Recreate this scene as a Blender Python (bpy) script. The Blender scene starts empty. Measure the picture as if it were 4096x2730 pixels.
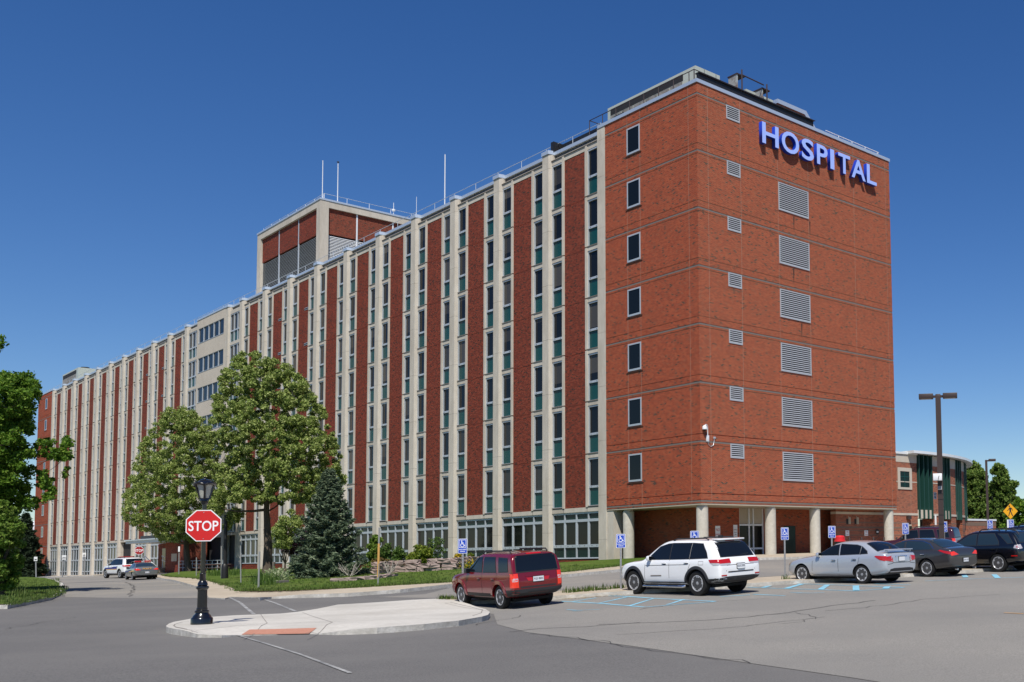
import bpy, bmesh, math, random
import numpy as np
from mathutils import Vector, Matrix
from mathutils.bvhtree import BVHTree
from mathutils.geometry import delaunay_2d_cdt
PI = math.pi
R = math.radians
random.seed(7)
rng = np.random.default_rng(11)
scene = bpy.context.scene
COL = scene.collection

# ------------------------------------------------------------------ camera
EYE = 1.6
F, PPX, PPY = 4181.85, 3300.0, 1907.79
PITCH, ROLL, PSI = R(4.018), R(-1.0908), R(42.241)
_f = Vector((0, math.cos(PITCH), math.sin(PITCH)))
_u0 = Vector((0, -math.sin(PITCH), math.cos(PITCH)))
_r0 = Vector((1, 0, 0))
RT = _r0*math.cos(ROLL) + _u0*math.sin(ROLL)
UP = -_r0*math.sin(ROLL) + _u0*math.cos(ROLL)
FW = _f
CAMP = Vector((0, 0, EYE))
cd = bpy.data.cameras.new('camera')
cd.sensor_width = 36.0
cd.lens = 36.0*F/4096
cd.shift_x = (2048-PPX)/4096
cd.shift_y = (PPY-1365)/4096
cd.clip_start = 0.3
cd.clip_end = 6000
cam = bpy.data.objects.new('camera', cd)
cam.matrix_world = Matrix(((RT.x, UP.x, -FW.x, 0), (RT.y, UP.y, -FW.y, 0), (RT.z, UP.z, -FW.z, EYE), (0, 0, 0, 1)))
COL.objects.link(cam)
scene.camera = cam

def ray(u, v):
    return FW + RT*((u-PPX)/F) - UP*((v-PPY)/F)
def atd(u, v, D):
    return CAMP + ray(u, v)*D
UX = Vector((math.cos(PSI), -math.sin(PSI), 0))
UY = Vector((math.sin(PSI), math.cos(PSI), 0))
C0 = Vector((-7.582, 63.693, 0))
def L(x, y, z=0.0):
    p = C0 + UX*x + UY*y
    return Vector((p.x, p.y, z))

# ------------------------------------------------------------------ ground height (thin plate spline through surveyed points)
_cp = [(0,0,-1.55),(0,12,-1.52),(-13,12,-1.56),(15,10,-1.3),(-30,5,-1.6),(30,15,-.95),(-14.3,24,-1.58),
       (-9.5,30.4,-1.56),(-11.3,32.2,-1.52),(-3.7,30.5,-1.33),(-5.9,32.5,-1.29),(1.2,33.8,-1.16),(3.6,37.2,-1.08),(6.3,39.0,-1.0),
       (-6.8,34.2,-1.28),(-59,89,-1.42),(-40,70,-1.2),(-36,50,-1.42),(-60,50,-1.6),(20,50,-.5),(60,60,0.0),(-120,120,-1.9),(-150,60,-2.4)]
for lx, ly, z in [(-10.6,0,-.56),(-15.1,0,-.7),(-58.2,0,-1.0),(-63.3,0,-.97),(-102.5,0,-1.28),(-136.7,0,-1.75),(-165.8,0,-2.1),(-200,0,-2.6),
                  (-.4,6,-.36),(-.4,10.3,-.32),(-7.5,0,-.46),(0,20,-.25),(0,45,-.1),(-60,30,-.9),(-170,40,-2.0),(10,0,-.62),(40,100,.2),(-100,120,-.5)]:
    p = L(lx, ly); _cp.append((p.x, p.y, z))
_cp = np.array(_cp, float)
def _tps(r2):
    return np.where(r2 > 0, r2*np.log(np.maximum(r2, 1e-12)), 0)
_n = len(_cp)
_K = _tps(((_cp[:, None, :2]-_cp[None, :, :2])**2).sum(-1)) + np.eye(_n)*2.0
_P = np.hstack([np.ones((_n, 1)), _cp[:, :2]])
_A = np.block([[_K, _P], [_P.T, np.zeros((3, 3))]])
_w = np.linalg.solve(_A, np.concatenate([_cp[:, 2], np.zeros(3)]))
def gz_np(x, y):
    x = np.asarray(x, float); y = np.asarray(y, float)
    xc = np.clip(x, -230, 110); yc = np.clip(y, -15, 230)
    r2 = (xc[..., None]-_cp[:, 0])**2 + (yc[..., None]-_cp[:, 1])**2
    z = _tps(r2)@_w[:_n] + _w[_n] + _w[_n+1]*xc + _w[_n+2]*yc
    return z + EYE
def gz(x, y):
    return float(gz_np(np.array([x]), np.array([y]))[0])
def G(u, v, off=0.0):
    """point of the ground (raised by off) seen at photo pixel u, v"""
    d = ray(u, v)
    ts = np.concatenate([np.linspace(4, 60, 150), np.linspace(61, 330, 400)])
    P = np.array(CAMP)[None]+ts[:, None]*np.array(d)[None]
    h = P[:, 2]-gz_np(P[:, 0], P[:, 1])-off
    i = np.argmax(h <= 0)
    if h[i] > 0: return Vector(P[-1])
    if i == 0: t = ts[0]
    else: t = ts[i-1]+(ts[i]-ts[i-1])*h[i-1]/(h[i-1]-h[i])
    p = CAMP + d*float(t)
    return Vector((p.x, p.y, gz(p.x, p.y)+off))
def on_ground(x, y, off=0.0):
    return Vector((x, y, gz(x, y)+off))

# ------------------------------------------------------------------ objects
def tag(o, label=None, cat=None, group=None, kind=None):
    if label: o['label'] = label
    if cat: o['category'] = cat
    if group: o['group'] = group
    if kind: o['kind'] = kind
    return o
def empty(name, loc=(0,0,0), rz=0.0, label=None, cat=None, group=None):
    o = bpy.data.objects.new(name, None)
    o.empty_display_size = 0.2
    o.location = loc; o.rotation_euler = (0, 0, rz)
    COL.objects.link(o)
    return tag(o, label, cat, group)
def link(name, me, parent=None):
    o = bpy.data.objects.new(name, me)
    COL.objects.link(o)
    if parent is not None: o.parent = parent
    return o
def kids(o):
    return [c for c in bpy.data.objects if c.parent is o]
def copy_tree(o, parent=None):
    c = o.copy(); COL.objects.link(c)
    if parent is not None: c.parent = parent
    for ch in kids(o): copy_tree(ch, c)
    return c

class MB:
    """collects faces; uv in metres, chosen per face from its normal"""
    def __init__(s):
        s.v = []; s.f = []; s.m = []; s.sm = []; s.mats = []
    def mi(s, mat):
        if mat not in s.mats: s.mats.append(mat)
        return s.mats.index(mat)
    def add(s, vs, fs, mat, smooth=False):
        b = len(s.v); s.v += [tuple(p) for p in vs]; k = s.mi(mat)
        for f in fs:
            s.f.append(tuple(b+i for i in f)); s.m.append(k); s.sm.append(smooth)
    def box(s, x0, x1, y0, y1, z0, z1, mat, M=None):
        vs = [Vector(p) for p in ((x0,y0,z0),(x1,y0,z0),(x1,y1,z0),(x0,y1,z0),(x0,y0,z1),(x1,y0,z1),(x1,y1,z1),(x0,y1,z1))]
        if M is not None: vs = [M@p for p in vs]
        s.add(vs, [(0,3,2,1),(4,5,6,7),(0,1,5,4),(1,2,6,5),(2,3,7,6),(3,0,4,7)], mat)
    def cbox(s, c, d, mat, rz=0.0, ch=0.0, rx=0.0, ry=0.0):
        """box by centre and size, optional chamfer on all edges"""
        M = Matrix.Translation(c) @ Matrix.Rotation(rz,4,'Z') @ Matrix.Rotation(ry,4,'Y') @ Matrix.Rotation(rx,4,'X')
        if ch <= 0:
            s.box(-d[0]/2,d[0]/2,-d[1]/2,d[1]/2,-d[2]/2,d[2]/2,mat,M); return
        bm = bmesh.new(); bmesh.ops.create_cube(bm, size=1.0)
        bmesh.ops.scale(bm, vec=d, verts=bm.verts)
        bmesh.ops.bevel(bm, geom=bm.edges[:], offset=min(ch, min(d)*.45), segments=2, affect='EDGES', profile=.5)
        bmesh.ops.transform(bm, matrix=M, verts=bm.verts)
        s.bm(bm, mat, True); bm.free()
    def bm(s, bm, mat, smooth=False):
        bm.verts.ensure_lookup_table(); bm.verts.index_update()
        s.add([v.co.copy() for v in bm.verts], [[v.index for v in f.verts] for f in bm.faces], mat, smooth)
    def prism(s, pts, z0, z1, mat, M=None):
        n = len(pts)
        vs = [Vector((p[0],p[1],z0)) for p in pts]+[Vector((p[0],p[1],z1)) for p in pts]
        if M is not None: vs = [M@p for p in vs]
        fs = [tuple(range(n-1,-1,-1)), tuple(range(n,2*n))]+[(i,(i+1)%n,(i+1)%n+n,i+n) for i in range(n)]
        s.add(vs, fs, mat)
    def tube(s, pts, rad, mat, n=8, smooth=True, cap=True):
        pts = [Vector(p) for p in pts]
        rads = rad if isinstance(rad, (list, tuple)) else [rad]*len(pts)
        vs = []; prev = None
        for i, p in enumerate(pts):
            d = (pts[min(i+1,len(pts)-1)]-pts[max(i-1,0)])
            d = d.normalized() if d.length > 1e-9 else Vector((0,0,1))
            if prev is None:
                a = d.orthogonal().normalized()
            else:
                a = prev - d*prev.dot(d)
                a = a.normalized() if a.length > 1e-6 else d.orthogonal().normalized()
            prev = a; b = d.cross(a)
            for k in range(n):
                t = 2*PI*k/n
                vs.append(p+(a*math.cos(t)+b*math.sin(t))*rads[i])
        fs = []
        for i in range(len(pts)-1):
            for k in range(n):
                fs.append((i*n+k, i*n+(k+1)%n, (i+1)*n+(k+1)%n, (i+1)*n+k))
        if cap:
            fs.append(tuple(range(n-1,-1,-1))); fs.append(tuple((len(pts)-1)*n+k for k in range(n)))
        s.add(vs, fs, mat, smooth)
    def lathe(s, prof, mat, n=24, c=(0,0,0), smooth=True, M=None, flute=0):
        vs = []
        for r, z in prof:
            for k in range(n):
                t = 2*PI*k/n
                rr = r*(1-flute*(k % 2)) if flute else r
                p = Vector((c[0]+rr*math.cos(t), c[1]+rr*math.sin(t), c[2]+z))
                vs.append(M@p if M is not None else p)
        fs = []
        for i in range(len(prof)-1):
            for k in range(n):
                fs.append((i*n+k, i*n+(k+1)%n, (i+1)*n+(k+1)%n, (i+1)*n+k))
        if prof[0][0] > 1e-5: fs.append(tuple(range(n-1,-1,-1)))
        if prof[-1][0] > 1e-5: fs.append(tuple((len(prof)-1)*n+k for k in range(n)))
        s.add(vs, fs, mat, smooth)
    def mesh(s, name):
        me = bpy.data.meshes.new(name)
        me.from_pydata(s.v, [], s.f)
        for m in s.mats: me.materials.append(m)
        me.polygons.foreach_set('material_index', s.m)
        me.polygons.foreach_set('use_smooth', s.sm)
        if any(s.sm): me.set_sharp_from_angle(angle=R(42))
        box_uv(me)
        me.update()
        return me
    def build(s, name, parent=None, auto=None):
        me = s.mesh(name)
        if auto: me.set_sharp_from_angle(angle=R(auto))
        return link(name, me, parent)
def box_uv(me):
    n = len(me.loops)
    if n == 0: return
    co = np.zeros(len(me.vertices)*3); me.vertices.foreach_get('co', co); co = co.reshape(-1,3)
    nor = np.zeros(len(me.polygons)*3); me.polygons.foreach_get('normal', nor); nor = nor.reshape(-1,3)
    li = np.zeros(n, int); me.loops.foreach_get('vertex_index', li)
    tot = np.zeros(len(me.polygons), int); me.polygons.foreach_get('loop_total', tot)
    fn = np.repeat(nor, tot, axis=0); p = co[li]
    uv = np.empty((n,2)); a = np.abs(fn)
    top = (a[:,2] > a[:,0]) & (a[:,2] > a[:,1])
    xm = (~top) & (a[:,0] > a[:,1]); ym = (~top) & ~xm
    uv[top] = p[top][:, :2]; uv[xm] = p[xm][:, 1:3]; uv[ym] = p[ym][:, [0,2]]
    l = me.uv_layers.new(name='uv')
    l.data.foreach_set('uv', uv.ravel())

def poly_tri(pts, step):
    """2d polygon -> verts, tris with interior grid points"""
    n = len(pts); P = [Vector((p[0],p[1])) for p in pts]
    # refine boundary
    B = []
    for i in range(n):
        a, b = P[i], P[(i+1)%n]; m = max(1, int((b-a).length/step))
        B += [a+(b-a)*(k/m) for k in range(m)]
    arr = np.array([(p.x,p.y) for p in B])
    lo = arr.min(0); hi = arr.max(0)
    gx = np.arange(lo[0]+step*.5, hi[0], step); gy = np.arange(lo[1]+step*.5, hi[1], step)
    X, Y = np.meshgrid(gx, gy); q = np.stack([X.ravel(), Y.ravel()], 1)
    ins = np.zeros(len(q), bool); near = np.full(len(q), 1e9)
    for i in range(len(arr)):
        a = arr[i]; b = arr[(i+1)%len(arr)]
        c = ((a[1] > q[:,1]) != (b[1] > q[:,1]))
        with np.errstate(divide='ignore', invalid='ignore'):
            xx = (b[0]-a[0])*(q[:,1]-a[1])/(b[1]-a[1])+a[0]
        ins ^= c & (q[:,0] < xx)
        near = np.minimum(near, ((q-a)**2).sum(1))
    q = q[ins & (near > (step*.35)**2)]
    allp = [Vector((float(p[0]),float(p[1]))) for p in arr]+[Vector((float(p[0]),float(p[1]))) for p in q]
    vo, eo, fo, _, _, _ = delaunay_2d_cdt(allp, [], [list(range(len(arr)))], 1, 1e-5)
    return [(v.x,v.y) for v in vo], [list(f) for f in fo], [(float(p[0]),float(p[1])) for p in arr]

def sheet(name, pts, off, mat, step=1.2, skirt=0.0, skirt_mat=None, label=None, cat=None):
    """sheet over the ground inside outline pts (world), raised by off, optional vertical kerb face"""
    vs, fs, bd = poly_tri([(p[0],p[1]) for p in pts], step)
    a = np.array(vs); fo = off if callable(off) else (lambda X, Y: off+0*X)
    z = gz_np(a[:,0], a[:,1])+fo(a[:,0], a[:,1])
    mb = MB()
    # orient up
    up = []
    for f in fs:
        p, q, r = (a[f[0]], a[f[1]], a[f[2]])
        cr = (q[0]-p[0])*(r[1]-p[1])-(q[1]-p[1])*(r[0]-p[0])
        up.append(f if cr > 0 else f[::-1])
    mb.add([(x,y,zz) for (x,y),zz in zip(vs, z)], up, mat)
    if skirt > 0:
        b = np.array(bd); n = len(b)
        area = 0.5*np.sum(b[:,0]*np.roll(b[:,1],-1)-np.roll(b[:,0],-1)*b[:,1])
        if area < 0: b = b[::-1]
        zg_ = gz_np(b[:,0], b[:,1]); zb = zg_+fo(b[:,0], b[:,1])
        V = [(b[i,0],b[i,1],zb[i]) for i in range(n)]+[(b[i,0],b[i,1],min(zb[i]-.01, zg_[i]-.05)) for i in range(n)]
        mb.add(V, [(i, i+n, (i+1)%n+n, (i+1)%n) for i in range(n)], skirt_mat or mat)
    o = mb.build(name)
    return tag(o, label, cat, None, 'structure')

def inset(pts, d):
    """shrink a polygon by d (world xy)"""
    P = [Vector((p[0],p[1])) for p in pts]; n = len(P)
    ar = sum(P[i].x*P[(i+1)%n].y-P[(i+1)%n].x*P[i].y for i in range(n))
    s = 1 if ar > 0 else -1
    out = []
    for i in range(n):
        a = (P[i]-P[i-1]).normalized(); b = (P[(i+1)%n]-P[i]).normalized()
        na = Vector((-a.y,a.x))*s; nb = Vector((-b.y,b.x))*s
        m = (na+nb)
        m = m.normalized() if m.length > 1e-6 else na
        out.append(P[i]+m*d/max(.5, m.dot(na)))
    return out

def smooth_poly(pts, it=1):
    P = [Vector((p[0],p[1])) for p in pts]
    for _ in range(it):
        Q = []
        for i in range(len(P)):
            a, b = P[i], P[(i+1)%len(P)]
            Q += [a*.75+b*.25, a*.25+b*.75]
        P = Q
    return P

def strip_line(mb, pts, w, off, mat, step=.5):
    fo = off if callable(off) else (lambda X, Y: off+0*X)
    """painted or cut line along world points lying on the ground"""
    P = [Vector((p[0],p[1])) for p in pts]
    Q = []
    for a, b in zip(P, P[1:]):
        m = max(1, int((b-a).length/step)); Q += [a+(b-a)*(k/m) for k in range(m)]
    Q.append(P[-1]); vs = []
    for i, p in enumerate(Q):
        d = (Q[min(i+1,len(Q)-1)]-Q[max(0,i-1)]).normalized(); nrm = Vector((-d.y,d.x))
        for s in (1, -1):
            q = p+nrm*(w/2*s); vs.append((q.x,q.y,gz(q.x,q.y)+float(fo(q.x,q.y))))
    mb.add(vs, [(2*i, 2*i+1, 2*i+3, 2*i+2) for i in range(len(Q)-1)], mat)

# ------------------------------------------------------------------ materials
def nt(name):
    m = bpy.data.materials.new(name); m.use_nodes = True
    t = m.node_tree; b = t.nodes['Principled BSDF']
    return m, t, b
def N(t, kind, **kw):
    n = t.nodes.new(kind)
    for k, v in kw.items():
        if k in n.inputs: n.inputs[k].default_value = v
        else: setattr(n, k, v)
    return n
def c4(c): return (c[0], c[1], c[2], 1)
def plain(name, c, rough=.6, metal=0.0, spec=.5, coat=0.0):
    m, t, b = nt(name)
    b.inputs['Base Color'].default_value = c4(c); b.inputs['Roughness'].default_value = rough
    b.inputs['Metallic'].default_value = metal; b.inputs['Specular IOR Level'].default_value = spec
    b.inputs['Coat Weight'].default_value = coat; b.inputs['Coat Roughness'].default_value = .04
    return m
def ramp(t, stops):
    r = t.nodes.new('ShaderNodeValToRGB'); e = r.color_ramp.elements
    while len(e) < len(stops): e.new(.5)
    for i, (p, c) in enumerate(stops): e[i].position = p; e[i].color = c4(c)
    return r
def speckle(name, c0, c1, scale=6.0, rough=.85, detail=6, bump=.15, c2=None, s2=.35, amt=.5, bscale=None, stretch=None, spec=.3):
    """mottled surface in object coordinates: fine noise c0..c1, large stains towards c2"""
    m, t, b = nt(name); k = t.links
    tc = N(t, 'ShaderNodeTexCoord'); src = tc.outputs['Object']
    if stretch:
        mp = N(t, 'ShaderNodeMapping'); mp.inputs['Scale'].default_value = stretch
        k.new(src, mp.inputs['Vector']); src = mp.outputs['Vector']
    n1 = N(t, 'ShaderNodeTexNoise', Scale=scale, Detail=detail, Roughness=.65)
    k.new(src, n1.inputs['Vector'])
    r1 = ramp(t, [(.3, c0), (.7, c1)]); k.new(n1.outputs['Fac'], r1.inputs['Fac'])
    col = r1.outputs['Color']
    if c2 is not None:
        n2 = N(t, 'ShaderNodeTexNoise', Scale=s2, Detail=5.0, Roughness=.6)
        k.new(src, n2.inputs['Vector'])
        r2 = ramp(t, [(.42, (0,0,0)), (.68, (amt,amt,amt))]); k.new(n2.outputs['Fac'], r2.inputs['Fac'])
        mx = N(t, 'ShaderNodeMix', data_type='RGBA')
        k.new(r2.outputs['Color'], mx.inputs[0]); k.new(col, mx.inputs[6]); mx.inputs[7].default_value = c4(c2)
        col = mx.outputs[2]
    k.new(col, b.inputs['Base Color'])
    b.inputs['Roughness'].default_value = rough; b.inputs['Specular IOR Level'].default_value = spec
    if bump:
        n3 = N(t, 'ShaderNodeTexNoise', Scale=bscale or scale*3, Detail=4.0)
        k.new(src, n3.inputs['Vector'])
        bp = N(t, 'ShaderNodeBump', Strength=bump, Distance=.02)
        k.new(n3.outputs['Fac'], bp.inputs['Height']); k.new(bp.outputs['Normal'], b.inputs['Normal'])
    return m
def brick(name, stops, mortar, mw=.009, stain=None, amt=.3):
    m, t, b = nt(name); k = t.links
    uv = N(t, 'ShaderNodeUVMap', uv_map='uv')
    br = N(t, 'ShaderNodeTexBrick', Color1=(0,0,0,1), Color2=(1,1,1,1), Mortar=(.5,.5,.5,1), Scale=1.0)
    br.inputs['Mortar Size'].default_value = mw; br.inputs['Mortar Smooth'].default_value = .1
    br.inputs['Bias'].default_value = 0.0
    br.inputs['Brick Width'].default_value = .2032; br.inputs['Row Height'].default_value = .0677
    k.new(uv.outputs['UV'], br.inputs['Vector'])
    r = ramp(t, stops); r.color_ramp.interpolation = 'CONSTANT'
    k.new(br.outputs['Color'], r.inputs['Fac'])
    tc = N(t, 'ShaderNodeTexCoord')
    n1 = N(t, 'ShaderNodeTexNoise', Scale=.45, Detail=6.0, Roughness=.6)
    k.new(tc.outputs['Object'], n1.inputs['Vector'])
    r2 = ramp(t, [(.35, (.93,.92,.91)), (.65, (1.05,1.04,1.03))]); k.new(n1.outputs['Fac'], r2.inputs['Fac'])
    mu = N(t, 'ShaderNodeMix', data_type='RGBA', blend_type='MULTIPLY'); mu.inputs[0].default_value = 1
    k.new(r.outputs['Color'], mu.inputs[6]); k.new(r2.outputs['Color'], mu.inputs[7])
    mx = N(t, 'ShaderNodeMix', data_type='RGBA')
    k.new(br.outputs['Fac'], mx.inputs[0]); k.new(mu.outputs[2], mx.inputs[6]); mx.inputs[7].default_value = c4(mortar)
    k.new(mx.outputs[2], b.inputs['Base Color'])
    b.inputs['Roughness'].default_value = .88; b.inputs['Specular IOR Level'].default_value = .2
    bp = N(t, 'ShaderNodeBump', Strength=.5, Distance=.01); bp.invert = True
    k.new(br.outputs['Fac'], bp.inputs['Height']); k.new(bp.outputs['Normal'], b.inputs['Normal'])
    return m
def glassy(name, c, rough=.06, alt=None, spec=.5, zr=None):
    """opaque dark window glass; alt = colour of the blinds some panes show, zr = pane bottom and top for half drawn blinds"""
    m, t, b = nt(name); k = t.links
    b.inputs['Base Color'].default_value = c4(c); b.inputs['Roughness'].default_value = rough
    b.inputs['Specular IOR Level'].default_value = spec
    if alt:
        oi = N(t, 'ShaderNodeObjectInfo'); g = N(t, 'ShaderNodeNewGeometry')
        ad = N(t, 'ShaderNodeMath', operation='ADD'); k.new(oi.outputs['Random'], ad.inputs[0]); k.new(g.outputs['Random Per Island'], ad.inputs[1])
        fr = N(t, 'ShaderNodeMath', operation='FRACT'); k.new(ad.outputs[0], fr.inputs[0])
        r = ramp(t, [(0, c), (.40, c), (.55, alt), (.8, [x*1.6 for x in alt]), (1, [x*2.6 for x in alt])]); k.new(fr.outputs[0], r.inputs['Fac'])
        tc = N(t, 'ShaderNodeTexCoord'); sx = N(t, 'ShaderNodeSeparateXYZ'); k.new(tc.outputs['Object'], sx.inputs[0])
        m2 = N(t, 'ShaderNodeMath', operation='MULTIPLY'); k.new(oi.outputs['Random'], m2.inputs[0]); m2.inputs[1].default_value = 7.3
        f2 = N(t, 'ShaderNodeMath', operation='FRACT'); k.new(m2.outputs[0], f2.inputs[0])
        m3 = N(t, 'ShaderNodeMath', operation='MULTIPLY_ADD'); k.new(f2.outputs[0], m3.inputs[0]); m3.inputs[1].default_value = 2.6; m3.inputs[2].default_value = .4
        gt = N(t, 'ShaderNodeMath', operation='GREATER_THAN'); k.new(sx.outputs['Z'], gt.inputs[0]); k.new(m3.outputs[0], gt.inputs[1])
        mx = N(t, 'ShaderNodeMix', data_type='RGBA'); k.new(gt.outputs[0], mx.inputs[0]); mx.inputs[6].default_value = c4(c); k.new(r.outputs['Color'], mx.inputs[7])
        k.new(mx.outputs[2], b.inputs['Base Color'])
    return m
def leaf(name, stops, trans=.35, rough=.6):
    m, t, b = nt(name); k = t.links
    g = N(t, 'ShaderNodeNewGeometry'); r = ramp(t, stops)
    k.new(g.outputs['Random Per Island'], r.inputs['Fac']); k.new(r.outputs['Color'], b.inputs['Base Color'])
    b.inputs['Roughness'].default_value = rough; b.inputs['Specular IOR Level'].default_value = .25
    tr = N(t, 'ShaderNodeBsdfTranslucent'); k.new(r.outputs['Color'], tr.inputs['Color'])
    mx = N(t, 'ShaderNodeMixShader'); mx.inputs[0].default_value = trans
    k.new(b.outputs[0], mx.inputs[1]); k.new(tr.outputs[0], mx.inputs[2])
    k.new(mx.outputs[0], t.nodes['Material Output'].inputs['Surface'])
    return m
def carpaint(name, c, metal=.0, rough=.35, flake=0.0):
    m = plain(name, c, rough, metal, .5, 1.0)
    return m

M = {}
M['asphalt'] = speckle('asphalt', (.078,.0755,.0745), (.176,.171,.167), 38, .92, 6, .4, (.19,.182,.172), .11, .65, 90, spec=.2)
M['lot'] = speckle('old_asphalt', (.150,.142,.129), (.325,.309,.284), 42, .94, 6, .45, (.175,.170,.163), .13, .75, 90, spec=.15)
M['drive'] = speckle('worn_asphalt', (.17,.162,.150), (.24,.229,.213), 9, .94, 9, .25, (.29,.262,.225), .13, .7, 60, spec=.15)
M['concrete_new'] = speckle('new_concrete', (.44,.42,.38), (.555,.53,.485), 7, .88, 9, .15, (.36,.34,.305), .45, .7, 60)
M['kerb'] = speckle('kerb_concrete', (.34,.325,.29), (.62,.60,.56), 4.5, .9, 8, .5, (.24,.225,.20), .9, .6, 25)
M['walk'] = speckle('walk_concrete', (.37,.315,.24), (.47,.405,.315), 3, .9, 8, .15, (.31,.255,.19), .25, .7, 50)
M['tactile'] = speckle('tactile_paving', (.38,.17,.115), (.46,.225,.16), 14, .85, 4, .4, (.36,.15,.10), .8, .4, 45)
M['grass'] = speckle('grass', (.035,.068,.010), (.095,.150,.026), 3.0, .95, 10, .9, (.14,.155,.05), .22, .5, 22, spec=.05)
M['soil'] = speckle('soil', (.04,.03,.02), (.085,.065,.045), 6, .95)
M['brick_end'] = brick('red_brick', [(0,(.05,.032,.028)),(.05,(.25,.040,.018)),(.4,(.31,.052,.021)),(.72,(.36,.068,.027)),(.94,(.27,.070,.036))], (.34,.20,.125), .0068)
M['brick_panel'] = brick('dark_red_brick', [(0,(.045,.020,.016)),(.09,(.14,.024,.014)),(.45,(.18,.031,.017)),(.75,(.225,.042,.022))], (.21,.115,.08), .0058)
M['brick_wing'] = brick('orange_red_brick', [(0,(.16,.04,.025)),(.2,(.26,.058,.03)),(.55,(.31,.075,.036)),(.8,(.35,.09,.045))], (.36,.25,.18), .007)
M['brick_band'] = plain('brown_brick', (.17,.115,.085), .9)
M['concrete'] = speckle('facade_concrete', (.46,.42,.36), (.57,.525,.455), 3.0, .85, 8, .12, (.35,.305,.245), .5, .6, 40, (1,1,.35))
M['stucco'] = speckle('stucco', (.48,.425,.355), (.55,.495,.42), 1.2, .9, 6, .1, (.42,.37,.31), .2, .4, 60)
M['column'] = speckle('column_concrete', (.43,.405,.35), (.55,.52,.455), 5, .9, 8, .3, (.40,.365,.30), 1.1, .4, 30)
M['soffit'] = speckle('soffit', (.40,.35,.27), (.46,.41,.33), 2, .9)
M['metal'] = plain('fascia_metal', (.62,.68,.74), .38, .55)
M['alum'] = plain('aluminium', (.50,.54,.58), .45, .35)
M['white_metal'] = plain('white_metal', (.72,.74,.76), .4, .1)
M['louvre'] = plain('louvre_metal', (.44,.46,.49), .5, .2)
M['flashing'] = plain('dark_flashing', (.045,.048,.052), .4)
M['fin_green'] = plain('fin_green', (.010,.050,.040), .5)
M['dark'] = plain('dark_void', (.012,.012,.014), .8)
M['mortar_dark'] = plain('dark_mortar', (.05,.035,.03), .95)  # even dark colour of the mortar in grooves and sill joints
M['joint_grey'] = plain('joint_grey', (.17,.15,.135), .9)
M['caulk'] = plain('caulk', (.30,.17,.12), .9)
M['glass'] = glassy('window_glass', (.006,.007,.008), .08, (.028,.026,.023), .22)
M['glass2'] = glassy('plain_glass', (.006,.008,.009), .08, None, .22)
M['teal'] = glassy('teal_panel', (.004,.055,.052), .3, None, .3)
M['green_glass'] = glassy('green_glass', (.004,.020,.018), .2, None, .25)
M['black'] = plain('black_steel', (.010,.010,.011), .5)
M['gloss_black'] = plain('gloss_black', (.006,.006,.007), .22, 0, .5, .6)
M['roof'] = plain('roof_gravel', (.30,.29,.27), .95)
M['chiller'] = plain('pale_green_metal', (.42,.46,.41), .5)
M['coil'] = speckle('condenser_coil', (.10,.095,.085), (.22,.215,.20), 6, .8, 8, .3, (.34,.33,.31), 1.4, .8, 40)
M['rust_metal'] = speckle('weathered_metal', (.30,.34,.35), (.44,.48,.48), 3, .6, 8, .1, (.13,.065,.04), 1.6, .9, 20)
M['rust'] = plain('dark_rusty_pipe', (.035,.022,.025), .7)
M['steel'] = plain('galvanised_steel', (.30,.31,.32), .6, .2)
M['post_grey'] = plain('weathered_post', (.27,.275,.27), .8)
M['bronze'] = plain('bronze_paint', (.042,.026,.022), .5)
M['sign_blue'] = plain('sign_blue', (.012,.06,.42), .45)
M['sign_white'] = plain('sign_white', (.78,.79,.80), .45)
M['sign_red'] = plain('sign_red', (.52,.012,.010), .45)
M['sign_dred'] = plain('faded_red', (.28,.008,.008), .4)
M['sign_yellow'] = plain('sign_yellow', (.72,.34,.004), .45)
M['ink'] = plain('ink_black', (.01,.01,.01), .6)
M['ink_red'] = plain('ink_red', (.45,.02,.02), .6)
M['ink_green'] = plain('ink_green', (.10,.45,.10), .6)
M['pblue'] = speckle('blue_paint', (.16,.42,.56), (.28,.56,.70), 14, .8, 6, .1, (.17,.19,.20), 2.2, .55)
M['pwhite'] = speckle('worn_white_paint', (.16,.16,.16), (.46,.46,.45), 9, .8, 8, .1, (.14,.14,.142), .7, .95)
M['crack'] = plain('crack_dark', (.055,.053,.052), .95)
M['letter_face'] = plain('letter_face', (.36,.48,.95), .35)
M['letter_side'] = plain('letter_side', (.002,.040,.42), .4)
M['bark'] = speckle('bark', (.05,.040,.030), (.13,.105,.08), 7, .95, 8, .8, None, .3, .5, 18, (1,1,.25))
M['bark_pale'] = speckle('pale_bark', (.30,.27,.23), (.45,.41,.36), 7, .95, 8, .4)
M['tyre'] = plain('tyre_rubber', (.014,.014,.014), .75, 0, .3)
M['rim'] = plain('alloy_rim', (.50,.51,.53), .32, .3)
M['rim_dark'] = plain('dark_rim', (.05,.05,.052), .6)  # even dark colour of the disc behind the spokes and the nuts
M['chrome'] = plain('chrome', (.75,.76,.78), .12, 1.0)
M['car_glass'] = plain('car_glass', (.006,.008,.011), .03, 0, .5)
M['car_glass_blue'] = plain('blue_car_glass', (.016,.030,.045), .03, 0, .5)
M['plastic'] = plain('black_plastic', (.022,.022,.024), .55)
M['well'] = plain('wheel_well', (.006,.006,.006), .9)
M['tail_red'] = plain('tail_red', (.42,.008,.006), .12, 0, .5, .8)
M['tail_bright'] = plain('bright_tail_red', (.75,.035,.012), .15, 0, .5, .8)
M['tail_clear'] = plain('tail_clear', (.52,.50,.52), .15, .2, .5, .8)
M['orange'] = plain('indicator_orange', (.65,.20,.02), .2)
M['plate_white'] = plain('plate_white', (.66,.68,.72), .5)
M['plate_orange'] = plain('plate_orange', (.75,.28,.02), .5)
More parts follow.
